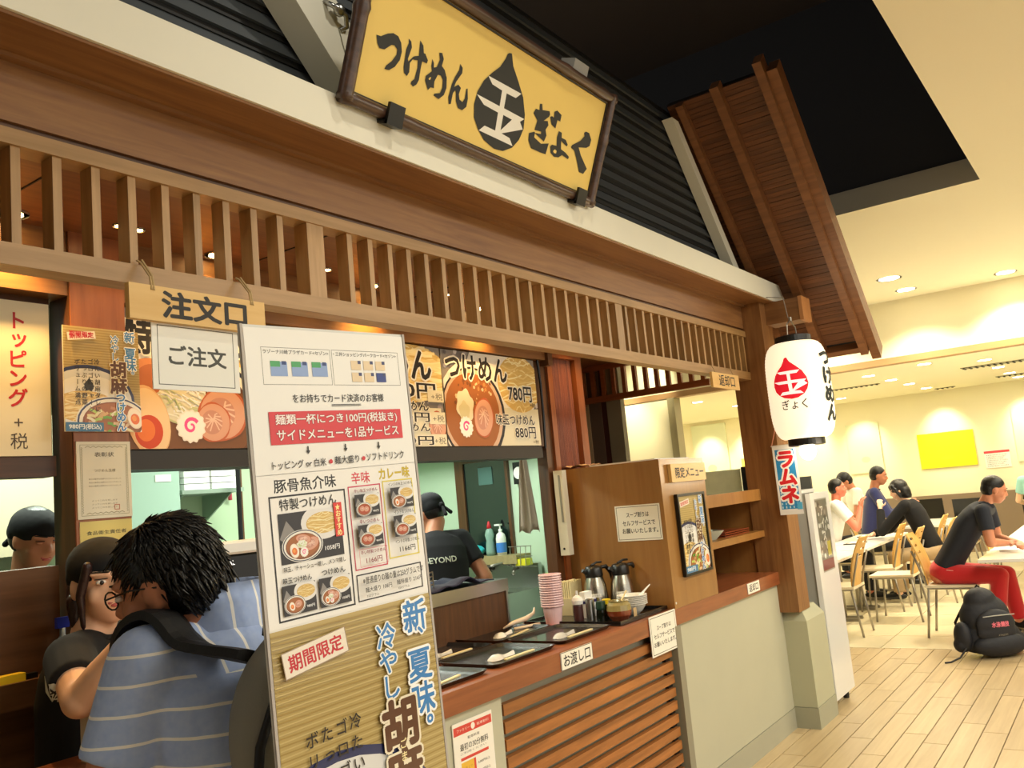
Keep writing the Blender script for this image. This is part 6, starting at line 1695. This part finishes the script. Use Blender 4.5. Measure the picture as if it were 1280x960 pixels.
    if J.get('collar'):
        G = []
        for j, (rr, dz) in enumerate(((.066, -.005), (.060, .035), (.072, .018), (.082, -.012))):
            G.append([bm.verts.new(nk + (R3 @ Vector((cos(2 * pi * k / n_) * rr * s * J.get('cs', 1), sin(2 * pi * k / n_) * rr * s * .95 * J.get('cs', 1), dz * s * (1.9 if J.get('cs') else 1) + (-.018 * s if sin(2 * pi * k / n_) > .75 else 0))))) for k in range(n_)])
        for a, b2 in zip(G, G[1:]):
            for k in range(n_): bm.faces.new((a[k], a[(k + 1) % n_], b2[(k + 1) % n_], b2[k]))
        obj('collar', bm, tm, t, smooth=True)
    else:
        G = [nk + (R3 @ Vector((cos(2 * pi * k / n_) * .066 * s, sin(2 * pi * k / n_) * .066 * s, -.018 * s + .006 * s * sin(2 * pi * k / n_)))) for k in range(n_ + 1)]
        tube(bm, G, .008 * s, 6, False); obj('neckband', bm, tm, t, smooth=True)
    if legs:
        def bot(bm):
            legf(bm, .014, .93); ell(bm, pel - Vector((0, 0, .01 * s)), (.178 * s, .13 * s, .12 * s), R3)
        blob('trousers', bot, voxel * 1.1, bottom, t, 4)
        for hp, kn, an in lg:
            bm = bmesh.new(); f = R3 @ Vector((0, 1, 0))
            c = an + f * .05 * s; ell(bm, Vector((c.x, c.y, max(an.z - .02, .035))), (.045 * s, .125 * s, .042 * s), R3)
            for v in bm.verts: v.co.z = max(v.co.z, an.z - .05 * s)
            obj('shoe', bm, shoe or BLACKP, t, smooth=True)
    # hair
    if cap:
        def cf(bm):
            ell(bm, hl(0, -.018, .045), (.087 * sH, .104 * sH, .078 * sH), HR); ell(bm, hl(0, -.05, .02), (.082 * sH, .07 * sH, .07 * sH), HR)
        cp_ = blob('cap', cf, .006, cap, t, 3)
        bm = bmesh.new(); ell(bm, hl(0, -.115, .0), (.02 * sH, .02 * sH, .02 * sH), HR, 2); capsule(bm, hl(0, -.12, 0), .008 * sH, hl(.03, -.14, -.06), .012 * sH, 8); capsule(bm, hl(0, -.12, 0), .008 * sH, hl(-.02, -.14, -.07), .012 * sH, 8); obj('cap_knot', bm, cap, cp_, smooth=True)
    def hf(bm):
        if hairstyle == 'crop':
            ell(bm, hl(0, -.022, .036), (.080 * sH, .094 * sH, .090 * sH), HR); ell(bm, hl(0, -.045, .0), (.076 * sH, .068 * sH, .075 * sH), HR)
        elif hairstyle == 'short':
            ell(bm, hl(0, -.018, .044), (.086 * sH, .100 * sH, .090 * sH), HR); ell(bm, hl(0, -.045, .0), (.083 * sH, .073 * sH, .085 * sH), HR)
            for i in range(9): a = -.06 + i * .015; ell(bm, hl(a, .062 - abs(a) * .3, .075), (.014 * sH, .02 * sH, .022 * sH), HR, 2)
        elif hairstyle == 'bob':
            ell(bm, hl(0, -.02, .035), (.092 * sH, .105 * sH, .098 * sH), HR); ell(bm, hl(0, -.045, -.03), (.092 * sH, .080 * sH, .105 * sH), HR); ell(bm, hl(0, -.05, -.085), (.082 * sH, .065 * sH, .06 * sH), HR)
            for i in range(9): a = -.07 + i * .0175; ell(bm, hl(a, .066 - abs(a) * .35, .058), (.021 * sH, .022 * sH, .038 * sH), HR, 2)
            for sg in (-1, 1): capsule(bm, hl(sg * .08, .03, .03), .018 * sH, hl(sg * .082, .015, -.075), .014 * sH, 8)
        elif hairstyle == 'cashier':
            ell(bm, hl(0, -.05, -.03), (.084 * sH, .066 * sH, .095 * sH), HR); capsule(bm, hl(0, -.10, -.03), .035 * sH, hl(0, -.12, -.16), .028 * sH); capsule(bm, hl(0, -.12, -.16), .028 * sH, hl(.0, -.10, -.24), .01 * sH)
            for sg in (-1, 1):
                capsule(bm, hl(sg * .058, .062, .055), .014 * sH, hl(sg * .076, .045, -.02), .013 * sH, 8); capsule(bm, hl(sg * .076, .045, -.02), .013 * sH, hl(sg * .072, .04, -.105), .007 * sH, 8)
                capsule(bm, hl(sg * .076, -.02, -.04), .02 * sH, hl(sg * .075, -.02, -.10), .014 * sH, 8)
        elif hairstyle == 'bun':
            ell(bm, hl(0, -.022, .036), (.082 * sH, .096 * sH, .090 * sH), HR); ell(bm, hl(0, -.11, .05), (.035 * sH, .035 * sH, .035 * sH), HR)
    if hairstyle not in ('none', 'messy'): blob('hair', hf, .006, hair, t, 2)
    if glasses:
        bm = bmesh.new()
        for sg in (-1, 1):
            tube(bm, [hl(sg * .032 + .022 * cos(a * .5236), .091, .012 + .017 * sin(a * .5236)) for a in range(13)], .0017 * sH, 6, False)
            tube(bm, [hl(sg * .054, .089, .018), hl(sg * .079, .03, .018), hl(sg * .08, -.02, .005)], .0018 * sH, 6)
        tube(bm, [hl(-.010, .093, .014), hl(.010, .093, .014)], .0017 * sH, 6); obj('glasses', bm, BLACKP, t)
    return t, T, hl, sh, arms, pel, che, nk, R3, HR

def sit(lean=.1, **k):
    J = dict(sit=True, pelvis=(0, 0, .56), chest=(0, lean, .98), neck=(0, lean * 1.35, 1.20), head=(0, lean * 1.35 + .045, 1.345),
             knL=(-.12, .43, .52), knR=(.12, .43, .52), anL=(-.12, .42, .09), anR=(.12, .42, .09), hipL=(-.09, .03, .53), hipR=(.09, .03, .53),
             elL=(-.24, lean + .12, .88), elR=(.24, lean + .12, .88), wrL=(-.10, lean + .34, .80), wrR=(.10, lean + .34, .80))
    J.update(k); return J
def stand_(lean=.03, **k):
    J = dict(pelvis=(0, 0, .95), chest=(0, lean, 1.26), neck=(0, lean * 1.3, 1.46), head=(0, lean * 1.3 + .035, 1.605),
             knL=(-.10, .03, .50), knR=(.10, .03, .50), anL=(-.11, 0, .09), anR=(.11, 0, .09),
             elL=(-.26, .05, 1.18), elR=(.26, .05, 1.18), wrL=(-.22, .25, 1.08), wrR=(.22, .25, 1.08))
    J.update(k); return J
NAVYF = mat('navy_fabric', '#232a5c', .85, sheen=.2); BLKF = mat('black_fabric', '#0e0e12', .9); DKNF = mat('dark_polo', '#1d222e', .8); WHF = mat('white_fabric', '#eeeee8', .8)
TEAL = mat('pale_teal_fabric', '#9fd6cf', .8); KHAKI = mat('khaki_fabric', '#a8906c', .85); DARKP = mat('dark_trousers', '#1c1d22', .85)
# -------- man in red trousers, faces -Y
rm = person('young man in dark polo and bright red trousers leaning on the right table', (8.95, 1.60, 0), pi, sit(.20, pelvis=(0, .0, .56), chest=(0, .24, .93), neck=(0, .39, 1.105), head=(0, .485, 1.225), hpitch=-.35, hyaw=.30,
    elL=(-.22, .42, .80), elR=(.22, .42, .80), wrL=(-.02, .60, .765), wrR=(.04, .52, .775), hdR=(-1, .1, 0), hdL=(1, .2, 0), collar=True, closed=True, knL=(-.13, .46, .50), knR=(.15, .44, .52), anL=(-.14, .50, .09), anR=(.16, .36, .09)),
    SKIND, DKNF, RED, HAIRM, .0085, hairstyle='crop', scale=1.04)
pr_ = bmesh.new(); tube(pr_, [(8.77, 1.56, .60), (8.765, 1.40, .575), (8.768, 1.25, .56), (8.775, 1.15, .53)], .004, 6)
obj('side_stripe', pr_, mat('pink_stripe', '#f0a8a0', .8), [o for o in COL.objects if o.name.startswith('person')][0])
# -------- girl in black, faces +Y
person('girl with black bob hair in a black top leaning over the left table', (11.05, 2.05, 0), 0, sit(.15, neck=(0, .22, 1.15), head=(0, .30, 1.275), hpitch=-.35, hyaw=.25, elL=(-.2, .50, .82), elR=(.2, .50, .82), wrL=(-.04, .52, 1.08), wrR=(.05, .66, .78), tw=.9, closed=True), SKINL, BLKF, KHAKI, HAIRM, .010, sleeve='long', hairstyle='bob')
# -------- man in navy, far side of left row, faces -Y (to the girl)
person('man with short hair in a navy jacket sitting across from the girl in black', (12.26, 3.05, 0), pi + .2, sit(.10, head=(0, .21, 1.35), hyaw=.0, hpitch=-.2, wrL=(-.02, .50, .98), wrR=(.05, .48, 1.0), elL=(-.2, .28, .85), elR=(.22, .28, .85)), SKIND, NAVYF, DARKP, HAIRM, .011, sleeve='long', hairstyle='crop', scale=1.07)
# -------- man in white shirt, head bowed
person('man in a white shirt bowing his head at the far left of the dining tables', (13.35, 3.22, 0), pi * .2, sit(.20, neck=(0, .24, 1.22), head=(0, .335, 1.33), hpitch=-.55), SKIND, WHF, DARKP, HAIRM, .011, hairstyle='short', scale=1.05, glasses=True)
# -------- man with hands raised behind fridge
person('man in a white shirt raising both hands to his mouth beside the display fridge', (11.15, 3.27, 0), pi + .2, sit(.12, head=(0, .20, 1.35), hyaw=.1, elL=(-.16, .36, .86), elR=(.18, .36, .86), wrL=(-.04, .42, 1.10), wrR=(.07, .44, 1.10), hdL=(.1, .3, 1), hdR=(-.1, .3, 1)), mat('ruddy_skin', '#d97f63', .5), WHF, DARKP, HAIRM, .010, hairstyle='crop')
# -------- woman in teal, back, at right edge
person('woman in a pale teal top with tied black hair at the far right edge', (14.2, 1.20, 0), -pi * .45, sit(.05, hyaw=.3), SKINL, TEAL, DARKP, HAIRM, .012, hairstyle='bun', scale=1.03)
# -------- kitchen staff
person('kitchen worker in a black t-shirt and cap at the far left, looking down', (1.70, 3.68, 0), pi * 1.03, stand_(.08, pelvis=(0, 0, .93), head=(0, .17, 1.615), neck=(0, .10, 1.47), hpitch=-.35, closed=True), SKIND, mat('slate_tshirt', '#27383c', .85), DARKP, HAIRM, .010, hairstyle='crop', cap=BLKF)
kg = person('kitchen worker in a black t-shirt and cap bending over the sink', (3.95, 3.36, 0), -pi * .20, stand_(.16, pelvis=(0, 0, .94), chest=(0, .10, 1.24), neck=(0, .20, 1.43), head=(0, .28, 1.555), hpitch=-.4, hyaw=.6, elL=(-.24, .18, 1.15), elR=(.27, .08, 1.15), wrL=(-.1, .42, 1.02), wrR=(.16, .40, 1.03), closed=True), SKIND, BLKF, DARKP, HAIRM, .009, hairstyle='crop', cap=BLKF)
# -------- cashier
wlab = 'woman cashier in a black t-shirt and black cap reaching across to the customer'
wy = radians(-140)
wb = Vector((1.29, 2.385, 0))
def wl(x, y, z):
    d = Matrix.Rotation(-wy, 3, 'Z') @ (Vector((x, y, z)) - wb); return (d.x, d.y, z)
cw = cw_ = person(wlab, tuple(wb), wy, stand_(.03, pelvis=(0, -.02, .90), chest=(0, .0, 1.17), neck=(0, .02, 1.345), head=(0, .055, 1.478), hyaw=radians(-52), hpitch=-.06, hroll=.06, tw=.86, shw=.145,
    elR=wl(1.12, 2.10, 1.225), wrR=wl(1.185, 1.92, 1.40), elL=(-.2, .06, 1.05), wrL=(-.12, .24, 1.12)), SKINL, BLKF, DARKP, mat('dark_auburn_hair', '#2a1414', .35, bump=.2, bscale=150), .0065, hairstyle='cashier', cap=BLKF)[0]
# -------- customer in striped shirt
CH = bpy.data.materials.new('striped_chambray'); CH.use_nodes = True
nt = CH.node_tree; bs = nt.nodes['Principled BSDF']; bs.inputs['Roughness'].default_value = .85
tc = nt.nodes.new('ShaderNodeTexCoord'); sx = nt.nodes.new('ShaderNodeSeparateXYZ'); nt.links.new(tc.outputs['Object'], sx.inputs[0])
def mth(op, a, b=None, c=None):
    n = nt.nodes.new('ShaderNodeMath'); n.operation = op
    for i, x in enumerate((a, b, c)):
        if x is None: continue
        if isinstance(x, (int, float)): n.inputs[i].default_value = x
        else: nt.links.new(x, n.inputs[i])
    return n.outputs[0]
nz_ = nt.nodes.new('ShaderNodeTexNoise'); nz_.inputs['Scale'].default_value = 6; nt.links.new(tc.outputs['Object'], nz_.inputs['Vector'])
wv = mth('MULTIPLY', mth('SUBTRACT', nz_.outputs['Fac'], .5), .012)
pos = mth('ADD', sx.outputs['Z'], wv)
yk = mth('GREATER_THAN', mth('ADD', sx.outputs['Z'], mth('MULTIPLY', sx.outputs['Y'], .25)), 1.365)
yk = mth('MULTIPLY', yk, mth('GREATER_THAN', sx.outputs['X'], -.145))
pos2 = mth('ADD', mth('MULTIPLY', sx.outputs['X'], .9), wv)
pos3 = mth('ADD', mth('MULTIPLY', pos2, yk), mth('MULTIPLY', pos, mth('SUBTRACT', 1.0, yk)))
fr = mth('FRACT', mth('DIVIDE', mth('ADD', pos3, 5.0), .043))
ln_ = mth('LESS_THAN', fr, .11)
mx = nt.nodes.new('ShaderNodeMix'); mx.data_type = 'RGBA'
n3 = nt.nodes.new('ShaderNodeTexNoise'); n3.inputs['Scale'].default_value = 90; nt.links.new(tc.outputs['Object'], n3.inputs['Vector'])
mb = nt.nodes.new('ShaderNodeMix'); mb.data_type = 'RGBA'; mb.inputs['A'].default_value = (*srgb('#9cb6ee'), 1); mb.inputs['B'].default_value = (*srgb('#bdd0f8'), 1)
nt.links.new(n3.outputs['Fac'], mb.inputs['Factor']); nt.links.new(mb.outputs['Result'], mx.inputs['A']); mx.inputs['B'].default_value = (*srgb('#ffffff'), 1)
nt.links.new(ln_, mx.inputs['Factor']); nt.links.new(mx.outputs['Result'], bs.inputs['Base Color'])
bp = nt.nodes.new('ShaderNodeBump'); bp.inputs['Strength'].default_value = .35; bp.inputs['Distance'].default_value = .02
n4 = nt.nodes.new('ShaderNodeTexNoise'); n4.inputs['Scale'].default_value = 9; n4.inputs['Distortion'].default_value = 1.0; nt.links.new(tc.outputs['Object'], n4.inputs['Vector'])
nt.links.new(n4.outputs['Fac'], bp.inputs['Height']); nt.links.new(bp.outputs['Normal'], bs.inputs['Normal'])
my = radians(4)
cu, CT, chl, csh, carm, cpel, cche, cnk, CR3, CHR = person('black-haired man in a blue striped shirt with a backpack, seen from behind at the counter', (1.008, 1.24, 0), my,
    stand_(.05, pelvis=(0, 0, .93), chest=(-.005, .06, 1.245), neck=(-.01, .12, 1.435), hs=.92, head=(-.094, .165, 1.508), hyaw=radians(27), hpitch=-.30, hroll=-.12, collar=True, cs=1.22, shw=.16, tw=1.0,
    elL=(-.235, .16, 1.16), elR=(.26, .2, 1.16), wrL=(-.16, .40, 1.10), wrR=(.14, .44, 1.12)), SKIND, CH, DARKP, HAIRM, .007, hairstyle='messy', glasses=True)
# messy hair: cap plus curved locks
def capf(bm):
    ell(bm, chl(0, -.020, .040), (.074, .088, .078), CHR); ell(bm, chl(0, -.048, -.005), (.071, .061, .078), CHR)
blob('hair', capf, .006, HAIRM, cu, 2)
bm = bmesh.new(); rr = random.Random(5)
for i in range(3600):
    a = rr.uniform(0, 2 * pi); e = rr.uniform(-.75, 1.45)
    d = Vector((cos(a) * cos(e), sin(a) * cos(e), sin(e)))
    if d.y > .55 and d.z < .35: continue
    if d.z < -.3 and d.y > .0: continue
    if i % 3 == 0 and (d.y > .1 or d.z > .6): continue
    base = (Vector((d.x * .076, d.y * .092 - .020, d.z * .081 + .039)) if i % 3 else Vector((d.x * .075, d.y * .064 - .048, d.z * .081 - .005)))
    down = Vector((0, -.25, -1)) if d.y < .2 else Vector((0, .7, -.6))
    tang = (down - d * down.dot(d)).normalized()
    tang = (tang + Vector((rr.gauss(0, .16), rr.gauss(0, .16), rr.gauss(0, .1)))).normalized()
    L = rr.uniform(.026, .046); lift = rr.uniform(-.06, .08) + (.06 if d.z > .6 else 0)
    p0 = base; p1 = base + (tang + d * lift).normalized() * L * .5; p2 = p1 + (tang + d * (lift * .1 - .12)).normalized() * L * .6
    tube(bm, [chl(*p0), chl(*p1), chl(*p2)], .003, 4, True, [.0042, .0032, .0006])
obj('hair_locks', bm, HAIRM, cu, kind='stuff', smooth=True)
# yoke: piece over the shoulders with vertical stripes
# ---------------- prints projected on clothing
from mathutils.bvhtree import BVHTree
def decal(name, target, parent, o, d, u, v, draw, m=PM, seg=.008):
    me = target.data; M = WM[target.name]
    tree = BVHTree.FromPolygons([M @ q.co for q in me.vertices], [tuple(p.vertices) for p in me.polygons])
    o = Vector(o); d = Vector(d).normalized(); u = Vector(u).normalized(); v = Vector(v).normalized()
    def fold(p):
        st_ = o + u * p[0] + v * p[1]
        h = tree.ray_cast(st_ - d * .3, d)
        if h[0] is None: return st_
        return h[0] - d * (.002 + p[2])
    pr = LPrint((0, 0, 0), X_, Z_, fold=fold, step=2e-4); pr.seg = seg
    draw(pr); pr.build(name, m, parent)
def kid(root, nm): return [c for c in COL.objects if c.parent == root and c.name.split('.')[0] == nm][0]
CW3 = Matrix.Rotation(wy, 3, 'Z'); cwr = CW3 @ X_; cwf = CW3 @ Y_
def emb(pr):
    pr.disc(0, 0, .062, '#d9d6c8'); pr.disc(0, 0, .054, '#15161b'); pr.disc(0, 0, .046, '#d9d6c8'); pr.disc(0, 0, .036, '#15161b')
    for k in range(10): a = k * .628; pr.disc(.049 * cos(a), .049 * sin(a), .006, '#15161b', n=8)
    pr.line([(.024 * (1 - k / 26) * cos(k * .5), .024 * (1 - k / 26) * sin(k * .5)) for k in range(22)], .006, '#d9d6c8')
decal('chest_emblem', kid(cw, 'shirt'), cw, Vector((1.29, 2.385, 1.06)) + cwf * .2 + cwr * .0, -cwf, -cwr, Z_, emb)
def slv(pr):
    pr.poly([(-.02, .028), (0, .03), (.022, .018), (.016, -.012), (-.004, -.034), (-.018, -.01)], '#d9dcd0')
    pr.line([(-.01, .018), (.004, .004), (-.004, -.012), (.010, -.002)], .005, '#15161b'); pr.line([(-.008, .004), (.012, .012)], .004, '#15161b')
dv = Vector((.45, .89, 0)); decal('sleeve_logo', kid(cw, 'shirt'), cw, Vector((1.155, 2.24, 1.235)) - dv * .1 - Vector((.02, -.01, 0)), dv, Vector((.89, -.45, 0)), Z_, slv)
kgb = Matrix.Rotation(-pi * .20, 3, 'Z')
decal('back_lettering', kid(kg[0], 'shirt'), kg[0], Vector((3.95, 3.36, 1.27)) - kgb @ Y_ * .2 + kgb @ X_ * -.09, kgb @ Y_, kgb @ X_, Z_, lambda pr: pr.text('BEYOND', -.02, 0, .17, .032, '#c9cbb8', .02))
# ---------------- backpack of the customer
bkc = cche + CR3 @ Vector((-.055, -.20, -.01))
GREYN = mat('grey_nylon', '#8c8c85', .7, bump=.1, bscale=300); BLKN = mat('black_nylon', '#121215', .6, bump=.1, bscale=250)
bp_ = empty('backpack', bkc - Vector((0, 0, .24)), 'grey and black backpack on the back of the man in the striped shirt', 'backpack')
def BK(x, y, z): return bkc + CR3 @ Vector((x, y, z))
def bodyf(bm):
    ell(bm, BK(0, .02, .05), (.145, .075, .16), CR3); ell(bm, BK(0, .02, -.12), (.15, .085, .16), CR3); ell(bm, BK(0, -.02, -.14), (.13, .075, .13), CR3)
blob('bag_body', bodyf, .007, GREYN, bp_, 4)
fpk = blob('front_pocket', lambda bm: (ell(bm, BK(.01, -.075, -.05), (.10, .035, .15), CR3), ell(bm, BK(.01, -.075, -.16), (.11, .04, .10), CR3)), .006, BLKN, bp_, 4)
bm = bmesh.new(); tube(bm, [BK(-.135, .0, -.28), BK(-.15, -.01, -.10), BK(-.135, -.02, .05), BK(-.08, -.03, .17), BK(0, -.035, .205), BK(.08, -.03, .17), BK(.135, -.02, .05)], .007, 8); obj('zipper', bm, BLKN, bp_, smooth=True)
bm = bmesh.new(); tube(bm, [BK(-.05, .05, .19), BK(-.045, .04, .25), BK(0, .03, .27), BK(.045, .04, .25), BK(.05, .05, .19)], .006, 8); obj('carry_loop', bm, BLKN, bp_, smooth=True)
bm = bmesh.new(); tube(bm, [BK(-.14, .03, -.10), BK(-.17, .02, -.13), BK(-.185, .02, -.17), BK(-.175, .02, -.20)], .006, 6); tube(bm, [BK(-.165, .02, -.13), BK(-.20, .0, -.135), BK(-.21, .0, -.15)], .005, 6); obj('strap_end', bm, BLKN, bp_)
def strap(side_):
    S_ = csh['L' if side_ < 0 else 'R']
    pts = [BK(side_ * .075, .05, .16), S_ + CR3 @ Vector((-side_ * .03, -.078, .022)), S_ + CR3 @ Vector((-side_ * .022, -.01, .073)), S_ + CR3 @ Vector((-side_ * .022, .06, .040)), S_ + CR3 @ Vector((-side_ * .04, .095, -.06)), S_ + CR3 @ Vector((-side_ * .01, .07, -.20)), S_ + CR3 @ Vector((side_ * .01, -.02, -.27))]
    # smooth and build a flat band
    P = []
    for i in range(len(pts) - 1):
        p0 = pts[max(i - 1, 0)]; p1 = pts[i]; p2 = pts[i + 1]; p3 = pts[min(i + 2, len(pts) - 1)]
        for k in range(6):
            t_ = k / 6; P.append(.5 * ((2 * p1) + (p2 - p0) * t_ + (2 * p0 - 5 * p1 + 4 * p2 - p3) * t_ * t_ + (3 * p1 - p0 - 3 * p2 + p3) * t_ ** 3))
    P.append(pts[-1])
    bm = bmesh.new(); rings = []
    ctr = cnk.lerp(cche, .6)
    for i, p in enumerate(P):
        d = (P[min(i + 1, len(P) - 1)] - P[max(i - 1, 0)]).normalized(); out = (p - (S_ - Vector((0, 0, .05)))).normalized(); wv_ = d.cross(out).normalized(); out = wv_.cross(d).normalized()
        w = .036; h = .007
        rings.append([bm.verts.new(p + wv_ * a + out * b) for a, b in ((-w, -h), (-w, h), (-w * .5, h * 1.6), (w * .5, h * 1.6), (w, h), (w, -h))])
    for a, b in zip(rings, rings[1:]):
        for k in range(6): bm.faces.new((a[k], a[(k + 1) % 6], b[(k + 1) % 6], b[k]))
    bm.faces.new(rings[0][::-1]); bm.faces.new(rings[-1])
    obj('shoulder_strap', bm, BLKN, bp_, smooth=False)
strap(-1); strap(1)
# ---------------- big black backpack on the floor
sb = empty('sports_backpack', (8.05, 1.20, 0), 'big black sports backpack with pink lettering standing on the floor', 'backpack')
BN = mat('black_ripstop', '#1b1d25', .65, bump=.25, bscale=25)
RB = Matrix.Rotation(radians(-52), 3, 'Z')
def SBK(x, y, z): return Vector((8.05, 1.17, 0)) + RB @ Vector((x, y, z))
blob('bag_body', lambda bm: (ell(bm, SBK(0, .03, .15), (.24, .15, .15), RB), ell(bm, SBK(0, .03, .10), (.25, .15, .09), RB), ell(bm, SBK(-.02, .03, .30), (.20, .13, .19), RB), ell(bm, SBK(-.04, .03, .43), (.13, .10, .11), RB), ell(bm, SBK(.12, .03, .10), (.18, .13, .09), RB)), .009, BN, sb, 4)
blob('front_pocket', lambda bm: (ell(bm, SBK(-.01, -.09, .26), (.16, .055, .12), RB), ell(bm, SBK(-.01, -.09, .20), (.16, .055, .09), RB)), .008, BN, sb, 4)
blob('side_pocket', lambda bm: (ell(bm, SBK(-.24, -.0, .17), (.065, .08, .12), RB), ell(bm, SBK(-.27, -.0, .11), (.05, .06, .06), RB)), .008, BN, sb, 3)
blob('lower_pocket', lambda bm: ell(bm, SBK(.01, -.08, .10), (.22, .09, .095), RB), .009, BN, sb, 3)
bm = bmesh.new(); tube(bm, [SBK(-.13, -.138, .33), SBK(-.05, -.15, .335), (SBK(.06, -.15, .335)), SBK(.13, -.13, .33)], .004, 6); obj('zipper', bm, mat('reflective_grey', '#a9a9a4', .4), sb)
bm = bmesh.new(); tube(bm, [SBK(-.26, -.06, .09), SBK(-.33, -.08, .03), SBK(-.42, -.10, .008), SBK(-.47, -.10, .008)], .007, 6); obj('strap_end', bm, BLKN, sb)
bm = bmesh.new(); tube(bm, [SBK(-.05, .09, .50), SBK(-.03, .06, .55), SBK(.02, .09, .51)], .008, 6); tube(bm, [SBK(-.1, .14, .42), SBK(-.18, .2, .25), SBK(-.15, .17, .08)], .012, 6); obj('carry_loop', bm, BLKN, sb)
decal('lettering', kid(sb, 'front_pocket'), sb, SBK(-.08, -.2, .235), RB @ Y_, RB @ X_, Z_, lambda pr: (pr.text('水泳競技', .01, .01, .15, .05, '#e8788c', .04), pr.text('ATHLETIC', .05, -.06, .13, -.045, '#8a8478', .01)), seg=.02)
